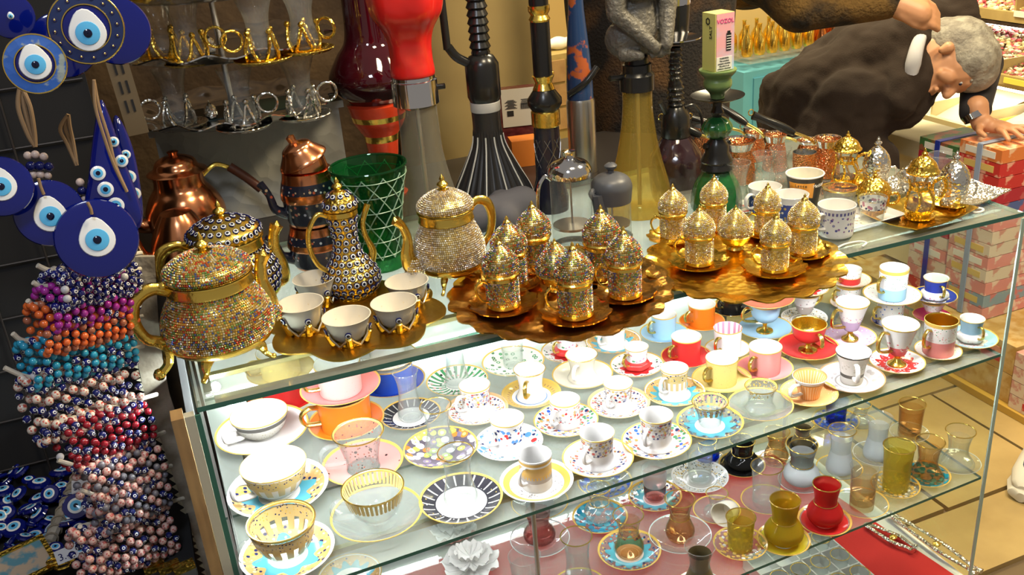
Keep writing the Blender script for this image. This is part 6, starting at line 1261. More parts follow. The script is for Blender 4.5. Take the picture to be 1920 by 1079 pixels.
for i in range(10):
    a0 = math.radians(175+i*9); a1 = a0+math.radians(9); r = lambda f: (R*.70+(R*.285)*f)*1.006
    k = len(ob.v); f0, f1 = .62-.02*i, .88
    for a, f in ((a0, f0), (a1, f0), (a1, f1), (a0, f1)): ob.v.append(Vector((r(f)*math.cos(a), r(f)*math.sin(a), H*.97*f)))
    ob.f.append((k, k+1, k+2, k+3)); ob.m.append(0)
ob.mats = [PO]; ob.obj('orange_panel', t)
for i, ch in enumerate('Macchiato - Caffe'):
    a = math.radians(266+i*5.6); r = R*.93; text(ch, 'print_letter', M['white'], t, (r*math.cos(a)*1.012, r*math.sin(a)*1.012, H*.72), (math.radians(90), 0, a+PI/2), .0088, 'CENTER')
for i, ch in enumerate('Latte'): a = math.radians(205+i*8); r = R*.93; text(ch, 'print_letter', PB, t, (r*math.cos(a)*1.02, r*math.sin(a)*1.02, H*.74), (math.radians(90), 0, a+PI/2), .0085, 'CENTER')
# rectangular white dish with pattern
a, b, c, d = P(1525, 425, T), P(1572, 445, T), P(1690, 412, T), P(1640, 392, T)
ctr = (a+b+c+d)/4; dx = (c-b); Lx = dx.length; Ly = (b-a).length+.035; ang = math.atan2(dx.y, dx.x)
t = thing('serving_dish', 'rectangular white dish with blue pattern carrying a cup and glass', 'dish', (ctr.x+.005, ctr.y+.01, ZG), ang)
def rrect(L_, W_, r, n=6): 
    out = []
    for cx, cy, a0 in ((L_/2-r, W_/2-r, 0), (-L_/2+r, W_/2-r, PI/2), (-L_/2+r, -W_/2+r, PI), (L_/2-r, -W_/2+r, 1.5*PI)):
        for i in range(n): g = a0+PI/2*i/(n-1); out.append((cx+r*math.cos(g), cy+r*math.sin(g)))
    return out
mb = MB(); rings = [(Lx*.86, Ly*.80, .0), (Lx*.90, Ly*.86, .001), (Lx, Ly, .011), (Lx*.985, Ly*.97, .0115), (Lx*.88, Ly*.84, .0032), (Lx*.02, Ly*.02, .003)]
for L_, W_, z_ in rings:
    for p in rrect(L_, W_, min(L_, W_)*.12): mb.v.append(Vector((p[0], p[1], z_)))
n = 24
for i in range(len(rings)-1):
    for j in range(n): mb.f.append((i*n+j, i*n+(j+1) % n, (i+1)*n+(j+1) % n, (i+1)*n+j)); mb.m.append(0)
mb.f.append(tuple(range(n))[::-1]); mb.m.append(0); mb.mats = [porcelain('dish_glaze', WHITE, [('spots', 0, .052, 130, .3, [(.35, .36, .5), WHITE, (.45, .35, .3), WHITE, GREY])])]; mb.obj('dish_body', t)
zd = ZG+.0034; q = P(1566, 438, zd); cup(q, 70, 383, 'straight', 'iznikblue', 'white cup with dark blue tile pattern on the white dish', 190)
q = P(1634, 418, zd); tg = tea_glass(q, 50, 370, 'tumbler', 'small clear glass with patterned band standing on the white dish', rim=False, band=None)
R = .5*50*mpp(q); MB().lathe([(R*.93, hgt(q, 370)*.62), (R*.97, hgt(q, 370)*.93)], porcelain('band_print', WHITE, [('zspots', 0, 1, 170, .5, [NAVY, WHITE, (.5, .2, .3), GREY])]), 32).obj('printed_band', tg)
# embossed square trays
def leaf_tray(cx, cy, w_, m, label, ang, ratio=.62):
    q = P(cx, cy, T+.004); L_ = w_*mpp(q); mb = MB(); n = 48
    prof = [(.02, .003), (.74, .003), (.84, .006), (1.0, .011), (1.0, .0098), (.84, .0045), (.72, 0), (.02, 0)]
    for r, z_ in prof:
        for j in range(n):
            a = TAU*j/n; k = 1/max(abs(math.cos(a)), abs(math.sin(a)))**.75; k *= 1+.10*max(0, abs(math.sin(2*a))-.6)*r; mb.v.append(Vector((L_*.5*r*k*math.cos(a), L_*.5*ratio*r*k*math.sin(a), z_+(.004*abs(math.sin(2*a))**4*(r > .8)))))
    for i in range(len(prof)-1):
        for j in range(n): mb.f.append((i*n+j, i*n+(j+1) % n, (i+1)*n+(j+1) % n, (i+1)*n+j)); mb.m.append(0)
    mb.mats = [m]; o = mb.obj('embossed_tray', loc=(q.x, q.y, ZG)); o.rotation_euler.z = ang; tag(o, label, 'tray'); return o
leaf_tray(1722, 404, 178, M['gold_tray'], 'gold embossed square tray under the gold lidded tea glass', .15, .75); leaf_tray(1802, 372, 160, M['silver'], 'silver embossed tray with pointed corners at the right end', .12, .62); leaf_tray(1598, 352, 110, M['gold_tray'], 'small gold tray under rear gold lidded glass', .2); leaf_tray(1690, 352, 150, M['silver'], 'silver embossed tray behind the gold one', .15, .55)
def lidded_glass(px, py, ty, w_, label, metal, z0=.0034):
    q = P(px, py, T+z0); H = hgt(q, ty); R = .5*w_*mpp(q+Vector((0, 0, H*.6))); t = thing('lidded_glass', label, 'glass', (q.x, q.y, ZG+z0))
    body = smooth_prof([(R*.62, H*.05), (R*.95, H*.16), (R*.95, H*.28), (R*.66, H*.44), (R*.80, H*.58), (R*.98, H*.64)], 4); MB().lathe([(.001, H*.05)]+body, M['glass'], 32).obj('glass_body', t)
    mt = MB(); mt.lathe([(.001, 0), (R*1.05, .001), (R*1.1, .004), (R*.8, H*.04), (R*.99, H*.12), (R*.98, H*.14)], metal, 32)
    for k in range(6): a = TAU*k/6; mt.tube(curve([(R*.98*math.cos(a), R*.98*math.sin(a), H*.12), (R*1.0*math.cos(a+.25), R*1.0*math.sin(a+.25), H*.27), (R*.74*math.cos(a), R*.74*math.sin(a), H*.43), (R*.86*math.cos(a-.2), R*.86*math.sin(a-.2), H*.55)], 4), R*.09, metal, 6)
    mt.lathe([(R*.70, H*.40), (R*.76, H*.43), (R*.72, H*.47)], metal, 28); mt.obj('metal_mount', t)
    l = MB().lathe(smooth_prof([(R*1.08, H*.645), (R*1.12, H*.67), (R*1.0, H*.70), (R*.80, H*.79), (R*.40, H*.86), (R*.2, H*.885)], 4)+[(.001, H*.89)], metal, 32); finial(l, H*.875, H*.062, metal); l.obj('lid', t)
    MB().tube(curve([(R*.8, 0, H*.50), (R*1.4, 0, H*.56), (R*1.65, 0, H*.44), (R*1.4, 0, H*.28), (R*.95, 0, H*.22)], 5), R*.12, metal, 8).obj('handle', t); t.rotation_euler.z = -.5; return t
lidded_glass(1722, 407, 277, 54, 'gold mounted tea glass with domed lid on the gold square tray', M['gold_emb'])
lidded_glass(1584, 345, 245, 48, 'gold mounted lidded tea glass rising behind the paper cup', M['gold_emb'])
def lidded_bowl(px, py, ty, w_, label, metal, z0=.0034):
    q = P(px, py, T+z0); H = hgt(q, ty); R = .5*w_*mpp(q+Vector((0, 0, H*.4))); t = thing('lidded_cup', label, 'cup', (q.x, q.y, ZG+z0))
    MB().lathe(smooth_prof([(.001, 0), (R*.72, .001), (R*.78, H*.04), (R*.95, H*.2), (R*.98, H*.40), (R*.96, H*.43)], 4), metal, 32).obj('cup_body', t)
    l = MB().lathe(smooth_prof([(R*1.05, H*.43), (R*1.05, H*.46), (R*.98, H*.55), (R*.75, H*.67), (R*.40, H*.76), (R*.2, H*.80)], 4)+[(.001, H*.81)], metal, 32); finial(l, H*.79, H*.10, metal); l.obj('lid', t)
    MB().tube(curve([(R*.9, 0, H*.36), (R*1.35, 0, H*.40), (R*1.5, 0, H*.28), (R*1.3, 0, H*.14), (R*.9, 0, H*.12)], 5), R*.09, metal, 8).obj('handle', t); t.rotation_euler.z = -.6; return t
lidded_bowl(1784, 383, 280, 54, 'silver embossed lidded cup on the silver tray at right', M['silver']); lidded_bowl(1640, 352, 254, 48, 'silver embossed lidded cup behind, left of the gold lidded glass', M['silver']); lidded_bowl(1636, 392, 318, 60, 'gold lidded bowl behind the small patterned glass', M['gold_emb'], .004)
q = P(1706, 352, T+.0034); 
lidded_bowl(1704, 355, 300, 44, 'small silver lidded sugar bowl behind the gold mounted glass', M['silver'])
glass_at(1760, 352, 290, 48, 'tulip', 'clear tulip glass between the gold and silver lidded pieces', rim=False)
# hooks and ring on the glass edge
q = P(1828, 398, T); o = MB().tube([(.016*math.cos(TAU*i/20), .010*math.sin(TAU*i/20), .003) for i in range(20)], .0022, M['white'], 8, close=True).obj('white_ring', loc=(q.x, q.y, T)); tag(o, 'white plastic ring lying at the front edge below silver tray', 'ring')
q = P(1555, 470, T); o = MB().tube(curve([(-.03, 0, .003), (.0, .012, .003), (.03, .010, .003), (.036, -.002, .003), (.02, -.010, .003)], 5), .0018, M['white'], 8).obj('white_clip', loc=(q.x+.03, q.y-.01, T)); tag(o, 'thin white wire clip lying right of the gold tray', 'clip')
# ------------------------------------------------------------------ bead bracelets on rods
def bead_mesh(m, r=.0052, spots=None):
    mb = MB().ball((0, 0, 0), r, m, 12)
    if spots == 'eye':
        for a in (-PI/2, PI/2, 0, PI):
            M4 = Matrix.Rotation(a, 4, 'Z') @ Matrix.Rotation(PI/2, 4, 'Y')
            mb.lathe([(.46*r, .89*r), (.44*r, .95*r), (.24*r, 1.0*r, M['navy']), (.001*r, 1.03*r)], M['eyew'], 10, M4=M4)
    return mb.mesh('bead')
FLB = mat('floral_bead', (.74, .66, .58), 0, .2, var=((.55, .10, .07), 260, .49, .54)); FLP = mat('pink_floral_bead', (.62, .42, .38), 0, .25, var=((.45, .10, .10), 260, .49, .54))
BM = dict(cob=bead_mesh(M['cobalt'], spots='eye'), nav=bead_mesh(mat('dark_blue_bead', (.008, .015, .13), 0, .12, coat=.5), spots='eye'), pur=bead_mesh(mat('purple_bead', (.36, .02, .32), 0, .15, coat=.5)), ora=bead_mesh(mat('orange_bead', (.78, .15, .03), 0, .15, coat=.5)), dor=bead_mesh(mat('brown_orange_bead', (.40, .13, .07), 0, .2, coat=.4)),
          tur=bead_mesh(mat('turquoise_bead', (.02, .32, .52), 0, .15, coat=.5)), flo=bead_mesh(FLB, .0060), flp=bead_mesh(FLP, .0060), red=bead_mesh(mat('dark_red_bead', (.28, .008, .02), 0, .15, coat=.5)), whi=bead_mesh(mat('white_bead', (.62, .62, .66), 0, .2)), gry=bead_mesh(mat('grey_bead', (.16, .16, .20), 0, .25)), gol=bead_mesh(M['gilt'], .0028))
rows = [  # tip px, right end px, beads, count, words, loop half height (m), bead pitch
 ((92, 508), (246, 478), ['cob', 'cob', 'cob'], 11, 'cobalt blue and white bead bracelet on the uppermost rod', .026),
 ((78, 538), (244, 508), ['pur', 'pur', 'pur', 'cob'], 11, 'purple bead bracelet on the second rod', .030),
 ((62, 572), (244, 540), ['ora', 'ora', 'ora', 'dor'], 12, 'orange bead bracelet on the third rod', .034),
 ((42, 640), (246, 598), ['tur', 'tur', 'tur', 'cob'], 12, 'turquoise bead bracelet on the fourth rod', .032),
 ((50, 708), (248, 655), ['flo', 'cob', 'flo', 'nav'], 12, 'white floral and blue bead bracelet on the fifth rod', .048),
 ((115, 790), (276, 745), ['red', 'red', 'nav'], 10, 'dark red bead bracelet below the floral ones', .034),
 ((158, 878), (292, 818), ['flp', 'nav', 'flp', 'gry'], 11, 'brownish floral bead bracelet below the dark red ones', .036),
 ((182, 930), (306, 880), ['flp', 'gry', 'nav'], 10, 'dim brown and grey bead bracelet near the price card', .030),
 ((150, 988), (326, 940), ['flp', 'nav', 'flp'], 12, 'pink floral bead bracelet on the lowest rod', .044)]
RODM = mat('pale_rod', (.66, .60, .50), 0, .4); hooks = [(-22, -10), (-16, -8), (-10, -8), (-18, -14), (-42, -18), (0, 0), (-50, -14), (-30, -10), (0, 0)]
for ri, (tp, en, beads, cnt, words, hh_) in enumerate(rows):
    Y0, Y1 = .06, .17; a = PY(tp[0], tp[1], Y0); b = PY(en[0], en[1], Y1); d = (b-a).normalized(); tipq = PY(tp[0]+hooks[ri][0], tp[1]+hooks[ri][1], Y0-.005)
    rod = MB().tube(curve([tipq, a+d*.002, a+d*.03, b], 5)+[b+d*.02], .0032, RODM, 8).obj('display_rod'); tag(rod, 'pale rod carrying '+' '.join(words.replace(' bracelet', '').split()[:4])+' bracelets, '+['uppermost', 'second from top', 'third from top', 'fourth from top', 'fifth from top', 'sixth from top', 'seventh from top', 'eighth from top', 'lowest'][ri], 'rod')
    u_ = Vector((0, 0, 1)); s_ = d.cross(u_).normalized(); dn = s_.cross(d).normalized(); dn = dn if dn.z < 0 else -dn
    L_ = (b-a).length; rr = .0118 if 'flo' in beads or 'flp' in beads else .0104; n = max(10, int(math.pi*(hh_+.018)/rr)); bz = .016
    first = None
    for k in range(cnt):
        cpos = a+d*(L_*(k+.4)/cnt)+dn*(hh_-.002+random.uniform(0, .004))
        br = bpy.data.objects.new('bead_bracelet', None); COL.objects.link(br); br.location = cpos; br.empty_display_size = .01; br.rotation_euler.z = math.atan2(d.y, d.x)+random.uniform(-.12, .12)
        tag(br, words, 'bracelet', 'bracelets: '+words)
        ph = (k % 2)*.5
        for j in range(n):
            g = TAU*(j+ph)/n; key = beads[(j+k) % len(beads)]; 
            if random.random() < .04: key = 'whi' if key in ('cob', 'nav') else key
            o = link('bead', BM[key], br, (random.uniform(-.0006, .0006), bz*math.sin(g), hh_*math.cos(g))); o.rotation_euler = (random.uniform(-.7, .7), random.uniform(-.3, .3), random.uniform(-.5, .5))
# ------------------------------------------------------------------ evil eye pendants
CORD = mat('tan_cord', (.30, .19, .10), 0, .8); RIMB = mat('blue_felt_rim', (.02, .10, .42), 0, .5, ('voronoi', 90, .6, .001), var=((.25, .30, .30), 60, .6, .66)); NVR = mat('navy_rim', (.012, .025, .10), 0, .3)
def eye_layers(t, r, off=(0, 0), drop=True, z=.0):
    """white drop, light blue iris and pupil, lying on the disc's front (local +Z)"""
    def dsk(name, rr, z0, m, parent, lift=0, tear=0):
        mb = MB(); mb.lathe([(rr, z0), (rr*.96, z0+.0012), (rr*.6, z0+.0020), (.0004, z0+.0022)], m, 28, (lambda a, p: 1+tear*max(0, math.cos(a-PI/2))**6) if tear else None)
        return mb.obj(name, parent, loc=(off[0], off[1]+lift, 0))
    w_ = dsk('white_drop', r, z, M['eyew'], t, 0, .35 if drop else 0); dsk('iris', r*.66, z+.0016, M['skyb'], t); dsk('pupil', r*.24, z+.0034, M['pupil'], t)
def pendant(px, py, rpx, erpx, label, Y, style=0, eoff=(0, 0), tilt=(0, 0)):
    q = PY(px, py, Y); u = mpp(q); r = rpx*u
    t = thing('eye_pendant', label, 'pendant', q); n = (CAM-q).normalized(); n = (n+Vector((tilt[0], 0, tilt[1]))).normalized()
    t.rotation_mode = 'QUATERNION'; zx = Vector((0, 0, 1)); xax = zx.cross(n).normalized(); yax = n.cross(xax); t.rotation_quaternion = Matrix((xax, yax, n)).transposed().to_quaternion()
    MB().lathe([(.0005, -.006), (r*.85, -.005), (r, 0), (r*.97, .003), (r*.80, .0050), (.0005, .0056)], M['cobalt'] if style != 2 else NVR, 48).obj('glass_disc', t)
    if style:
        MB().lathe([(r*.62, .0050), (r*.64, .0066), (r*.94, .0056), (r*.97, .0035)], RIMB if style == 1 else NVR, 48).obj('rim_band', t)
        for rr in (.62, .96): MB().tube([(r*rr*math.cos(TAU*i/48), r*rr*math.sin(TAU*i/48), .0062 if rr < .9 else .0050) for i in range(48)], .0010, M['gilt'], 6, close=True).obj('gilt_ring', t)
        if style == 2:
            for i in range(16): a = TAU*i/16; MB().lathe([(.0026, .0062), (.0024, .0070, M['navy']), (.0012, .0072, M['gilt']), (.0003, .0076)], M['gilt'], 10, M4=Matrix.Translation((r*.80*math.cos(a), r*.80*math.sin(a), 0))).obj('small_ring', t)
        MB().lathe([(r*.60, .0052), (r*.45, .0070), (.0005, .0080)], M['cobalt'], 40).obj('center_glass', t)
    eye_layers(t, erpx*u, (eoff[0]*u, eoff[1]*u), z=.0052 if not style else .0076)
    return t, q, r, Matrix((xax, yax, n)).transposed()
pendant(66, 120, 56, 28, 'round evil eye pendant with light blue decorated rim at upper left', .02, 1, (0, -1))
pendant(162, 52, 68, 33, 'round evil eye pendant with navy rim and gold rings, upper left', .05, 2, (0, -10))
pendant(218, 58, 62, 8, 'dark blue glass disc half hidden behind the gold ringed pendant', .20, 0); pendant(118, 85, 60, 8, 'dark blue glass disc behind the two round pendants', .22, 0)
pendant(93, 400, 62, 29, 'round cobalt evil eye pendant hanging by a tan braided cord', .05, 0, (0, -6)); pendant(182, 448, 74, 32, 'large cobalt evil eye pendant above the purple bracelets', .02, 0, (0, -2))
pendant(2, 350, 56, 27, 'evil eye pendant cut off by the left edge of the view', .03, 0, (0, 0)); pendant(20, 30, 42, 6, 'dark blue glass disc at the top left corner', .16, 0)
def cord(points, label, Y, rpx=6, strands=3, beads=()):
    t = thing('cord', label, 'cord', PY(points[0][0], points[0][1], Y)); o = Vector(t.location); u = mpp(o)
    for s in range(strands):
        sp = (s-(strands-1)/2)*rpx*1.5*u
        c = curve([PY(p[0], p[1], Y)-o+Vector((sp*math.sin(PI*min(1, i/(len(points)-1)*1.2)), .002*(s % 2), 0)) for i, p in enumerate(points)], 5); MB().tube(c, rpx*.62*u, CORD, 7).obj('strand', t)
    for k, (px, py, m, r) in enumerate(beads):
        MB().ball(PY(px, py, Y-.012)-o, r*u, m, 12).obj('bead', t)
    return t
WB = mat('pinkish_white_bead', (.62, .48, .42), 0, .3)
cord([(38, 160), (45, 200), (58, 250), (66, 275)], 'tan looped cord hanging left of the slotted upright', .10, 7, 3, [(52, 292, WB, 8), (66, 290, WB, 8), (82, 294, WB, 8), (58, 312, M['navy'], 10), (75, 312, M['navy'], 10), (92, 313, M['navy'], 9), (62, 328, WB, 8), (76, 328, WB, 8), (90, 330, WB, 7)])
cord([(72, 335), (76, 350), (82, 365)], 'short tan cord above the braided cord pendant', .045, 5, 1)
cord([(128, 215), (122, 240), (132, 270), (144, 310)], 'tan cord with small beads above the large cobalt pendant', .08, 6, 3, [(150, 342, WB, 8), (172, 345, WB, 8), (154, 358, M['navy'], 9), (176, 364, M['navy'], 8), (160, 374, WB, 8), (180, 380, WB, 7)])
cord([(164, 380), (170, 392), (172, 402)], 'short cord holding the large cobalt pendant', .015, 5, 1)
cord([(176, 150), (182, 200), (200, 260), (215, 310), (238, 360)], 'twisted tan cord across the drop shaped pendants', .045, 5, 2)
# long drop shaped plates with many eyes
def drop_plate(pts, eyes, label, Y):
    c = PY(sum(p[0] for p in pts)/len(pts), sum(p[1] for p in pts)/len(pts), Y); u = mpp(c); t = thing('drop_pendant', label, 'pendant', c); n = (CAM-c).normalized(); xax = Vector((0, 0, 1)).cross(n).normalized(); yax = n.cross(xax); R3 = Matrix((xax, yax, n)); t.rotation_mode = 'QUATERNION'; t.rotation_quaternion = R3.transposed().to_quaternion()
    def loc(p, ): v = R3 @ (PY(p[0], p[1], Y)-c); return Vector((v.x, v.y, 0))
    out = curve([loc(p) for p in pts], 4, True); mb = MB(); k = len(out); cc = sum(out, Vector())/k
    for sc__, zz in ((.9, -.008), (1, 0), (.93, .004), (.6, .007)):
        for p in out: mb.v.append(Vector((cc.x+(p.x-cc.x)*sc__, cc.y+(p.y-cc.y)*sc__, zz)))
    for i in range(3):
        for j in range(k): mb.f.append((i*k+j, i*k+(j+1) % k, (i+1)*k+(j+1) % k, (i+1)*k+j)); mb.m.append(0)
    mb.f.append(tuple(3*k+j for j in range(k))); mb.m.append(0); mb.f.append(tuple(range(k))[::-1]); mb.m.append(0); mb.mats = [M['cobalt']]
    o = mb.obj('glass_plate', t, sharp=70); vs_ = [v.co for v in o.data.vertices]
    if sum((p.normal.z for p in o.data.polygons)) < 0: o.data.flip_normals()
    for e in eyes:
        v = loc(e[:2]); MB().lathe([(e[2]*u, .0035), (e[2]*u*.95, .0085), (e[2]*u*.62, .0095, M['skyb']), (e[2]*u*.30, .0100, M['pupil']), (.0003, .0106)], M['eyew'], 20, M4=Matrix.Translation((v.x, v.y, 0))).obj('small_eye', t)
drop_plate([(188, 185), (176, 240), (166, 330), (160, 400), (205, 440), (262, 425), (262, 380), (230, 290), (205, 215)], [(184, 325, 14), (198, 355, 15), (217, 385, 16), (225, 420, 14), (213, 266, 10), (228, 302, 12)], 'drop shaped cobalt plate with many small eyes', .07)
drop_plate([(215, 215), (210, 260), (228, 330), (242, 400), (262, 420), (268, 390), (255, 300), (235, 240)], [(242, 332, 13), (252, 363, 12), (236, 290, 9)], 'narrow drop shaped blue plate beside the copper spout', .13)
# ------------------------------------------------------------------ lower left: bins of glass charms
zb_ = .70
bx = thing('charm_bin', 'shallow bin under the blue glass charms at lower left', 'bin'); ca = P(-60, 900, zb_); cb_ = P(330, 1120, zb_)
MB().box((-.34, .02, zb_-.012), (.58, .80, .02), M['dark']).obj('bottom', bx, smooth=False)
for px0, py0, px1, py1 in ((175, 820, 85, 1035),): 
    a = P(px0, py0, zb_+.02); b = P(px1, py1, zb_+.02); c_ = curve([a, (a+b)/2+Vector((.004, 0, .004)), b], 8)
    dvd = MB().tube(c_, .009, M['greywood'], 8).obj('divider', bx)
    for k in range(1, 16): MB().tube([c_[k]+Vector((.0105*math.cos(TAU*i/10), 0, .0105*math.sin(TAU*i/10))) for i in range(10)], .0016, mat('twine', (.3, .25, .18), 0, .8) if k == 1 else bpy.data.materials['twine'], 5, close=True).obj('binding', dvd)
chm = []
for v_ in range(1):
    mb = MB(); mb.lathe([(.0005, -.003), (.0135, -.0022), (.0150, 0), (.0135, .0028), (.0085, .0036), (.0084, .0042, M['eyew']), (.0058, .0048, M['skyb']), (.0024, .0051, M['pupil']), (.0003, .0054)], M['cobalt'], 24); chm.append(mb.mesh('glass_charm'))
rnd = random.Random(11); n_ = 0
spots = [(50, 868), (88, 866), (10, 880), (45, 900), (100, 945), (18, 940), (60, 965), (22, 1030), (76, 978), (5, 985), (120, 905), (66, 1010), (100, 1000), (30, 1000), (40, 1050), (0, 910), (80, 925), (130, 860), (135, 930), (12, 860)]
for px, py in spots+[(rnd.uniform(-30, 160), rnd.uniform(850, 1060)) for _ in range(60)]:
    q = P(px, py, zb_+.004); n_ += 1; o = link('glass_charm', chm[0], None, (q.x, q.y, zb_+.006+.0035*(n_ % 6))); o.rotation_euler = (rnd.uniform(-.2, .8), rnd.uniform(-.5, .5), rnd.uniform(0, 6)); s_ = rnd.uniform(.7, 1.25) if n_ > 20 else rnd.uniform(.95, 1.3); o.scale = (s_, s_, s_)
    tag(o, 'blue evil eye glass charm lying in the heap at lower left', 'charm', 'heap of blue glass charms')
for px, py, s_, lb in ((147, 960, 1.5, 'large evil eye charm right of the twine bound divider'), (190, 968, 1.1, 'tilted evil eye charm between divider and bracelets'), (214, 960, 1.4, 'evil eye charm half hidden by the brown bracelets')):
    q = P(px, py, zb_+.02); o = link('glass_charm', chm[0], None, (q.x, q.y, zb_+.03)); o.scale = (s_,)*3; o.rotation_euler = (.7, -.2, .2); tag(o, lb, 'charm')
def card(px, py, s_, rot, label):
    q = P(px, py, zb_+.05); t = thing('price_card', label, 'card', q); t.rotation_euler = (.9, 0, rot); MB().box((0, 0, 0), (.030, .020, .0008), mat('card_paper', (.62, .62, .66), 0, .6) if 'card_paper' not in bpy.data.materials else bpy.data.materials['card_paper']).obj('paper', t, smooth=False)
    text(s_, 'price', M['navy'], t, (-.012, -.006, .0006), (0, 0, 0), .015)
card(125, 1040, '3.-', .25, 'handwritten white price card near the bottom left'); card(152, 912, '5.-', -.3, 'white price card half hidden beside the brown bracelets')
# framed picture and gold trinkets at the bottom edge
q = P(30, 1062, zb_+.03); t = thing('framed_picture', 'gold framed small picture at the bottom left corner', 'picture', q, .35); t.rotation_euler.x = .25
for a_, b_ in (((0, .032, 0), (.10, .007, .006)), ((0, -.032, 0), (.10, .007, .006)), ((-.047, 0, 0), (.007, .071, .006)), ((.047, 0, 0), (.007, .071, .006))): MB().box(a_, b_, M['gold_emb']).obj('frame_side', t, smooth=False)
MB().box((0, 0, -.001), (.088, .058, .002), mat('picture_print', (.12, .30, .38), 0, .4, var=((.55, .42, .3), 40, .45, .55))).obj('print', t, smooth=False)
for px, py in ((102, 1052), (118, 1062), (128, 1050)):
    q = P(px, py, zb_+.03); o = MB().tube([(.010*math.cos(TAU*i/20), .006*math.sin(TAU*i/20), 0) for i in range(20)], .0022, M['gold_emb'], 8, close=True).obj('gold_ring', loc=q); tag(o, 'gold trinket ring at the bottom left beside the framed picture', 'ring', 'gold trinket rings')
for i in range(3):
    q = P(290+i*28, 1068, zb_); o = MB().box((0, 0, 0), (.03, .012, .02), M['gold_emb'], .2).obj('gold_trinket', loc=q, smooth=False); tag(o, 'embossed gold trinket under the lowest pink bracelets', 'trinket', 'gold trinkets at the bottom')
# ------------------------------------------------------------------ people
SKIN = mat('skin', (.55, .27, .14), 0, .5, ('noise', 60, .15, .002)); HAIR = mat('grey_hair', (.33, .31, .26), 0, .7, ('noise', 90, .9, .004), var=((.20, .18, .15), 30, .4, .6))
SWT = mat('brown_sweater', (.020, .010, .005), 0, .95, ('noise', 220, .5, .002)); TRO = mat('dark_trousers', (.02, .018, .018), 0, .9); SHT = mat('pale_shirt', (.48, .48, .52), 0, .8); DSL = mat('black_sleeve', (.02, .018, .022), 0, .9)
man = thing('person', 'person with grey hair in brown sweater bending over the tied boxes', 'person')
def D(px, py, dep): return PD(px, py, dep)
# skin: head with face, neck, right hand with five fingers - one continuous surface
hd = D(1782, 112, 2.86); fdir = (D(1862, 190, 2.80)-D(1782, 112, 2.86)).normalized()
toward = (CAM-hd).normalized(); side_ = toward
face = (D(1800, 200, 2.84)-hd).normalized()      # looking down and right
topd = (D(1850, 85, 2.86)-hd).normalized()        # crown direction
lat = face.cross(topd).normalized(); lat = lat if lat.dot(toward) > 0 else -lat; topd = lat.cross(face).normalized() if lat.cross(face).dot(topd) > 0 else -lat.cross(face).normalized()
def hp(f, u_, l): return hd+face*f+topd*u_+lat*l
b = MB()
HR = .096
b.capsule(hp(-.012, .02, 0), hp(.018, .02, 0), HR*.92, HR*.86, SKIN, 20); b.capsule(hp(.02, -.03, 0), hp(.048, -.088, 0), .068, .034, SKIN, 18)
b.capsule(hp(.086, .004, 0), hp(.104, -.030, 0), .010, .0145, SKIN); b.capsule(hp(.092, -.032, -.012), hp(.092, -.032, .012), .009, .009, SKIN); b.capsule(hp(.084, .022, -.03), hp(.084, .022, .03), .014, .014, SKIN)
b.capsule(hp(.088, -.066, -.018), hp(.088, -.066, .018), .009, .009, SKIN); b.capsule(hp(.078, -.092, 0), hp(.066, -.108, 0), .018, .016, SKIN)
for s in (-1, 1):
    b.capsule(hp(.062, -.034, s*.040), hp(.055, -.05, s*.044), .022, .018, SKIN)
    b.capsule(hp(-.012, -.036, s*.080), hp(-.008, -.052, s*.076), .0175, .012, SKIN, 12)
neckb = D(1716, 120, 2.88); b.capsule(hp(-.03, -.05, 0), neckb, .058, .064, SKIN)
wr = D(1838, 232, 2.86); palm = D(1852, 252, 2.86)
b.capsule(D(1832, 200, 2.86), wr, .034, .026, SKIN); pz = .765
pc = Vector((palm.x, palm.y, pz+.020)); 
kn = [D(1880+i*1, 258+0*i, 2.86) for i in range(4)]
kb = [Vector((2.36-.028*i+.045, .885-.0*i, pz+.016)) for i in range(4)]
b.capsule(wr, pc+Vector((-.012, 0, .008)), .026, .024, SKIN); b.capsule(pc+Vector((-.014, .012, 0)), pc+Vector((.006, -.05, -.002)), .021, .016, SKIN); b.capsule(pc+Vector((.012, .014, .0)), pc+Vector((.028, -.042, -.002)), .020, .015, SKIN); b.capsule(pc+Vector((0, .0, .0)), pc+Vector((.02, -.045, -.001)), .020, .015, SKIN)
for i, (L1, ox, sp) in enumerate(((.062, -.016, -.030), (.072, .004, -.006), (.066, .022, .016), (.050, .038, .038))):
    k0 = pc+Vector((ox*1.0, -.052, -.002)); k1 = k0+Vector((sp*.45, -L1*.5, .003)); k2 = k0+Vector((sp*.9, -L1, -.010)); b.capsule(k0, k1, .0105, .0092, SKIN, 8); b.capsule(k1, k2, .0092, .0075, SKIN, 8)
b.capsule(pc+Vector((-.030, .006, 0)), pc+Vector((-.058, -.022, -.006)), .013, .0105, SKIN, 8); b.capsule(pc+Vector((-.058, -.022, -.006)), pc+Vector((-.066, -.050, -.010)), .0105, .008, SKIN, 8)
finish_remesh(b, 'body', .0042, man, 3)
# hair cap hugging the skull
h = MB()
for f_, u2_, l_, r_ in ((-.035, .037, 0, .092), (.0, .050, 0, .090), (.030, .055, 0, .076), (-.05, .0, 0, .080), (-.035, .018, .024, .074), (-.035, .018, -.024, .074), (-.055, -.02, 0, .060), (.01, .04, .03, .074), (.01, .04, -.03, .074)):
    h.capsule(hp(f_, u2_, l_), hp(f_+.004, u2_+.004, l_), r_, r_, HAIR, 16)
finish_remesh(h, 'hair', .006, man, 2)
for s in (-1, 1):
    e = MB().ball(hp(.079, .002, s*.033), .0105, M['eyew'], 12); e.ball(hp(.0875, -.001, s*.033), .0052, M['pupil'], 8); e.obj('eye', man)
    MB().capsule(hp(.092, .026, s*.016), hp(.086, .026, s*.048), .005, .004, HAIR, 8).obj('eyebrow', man)
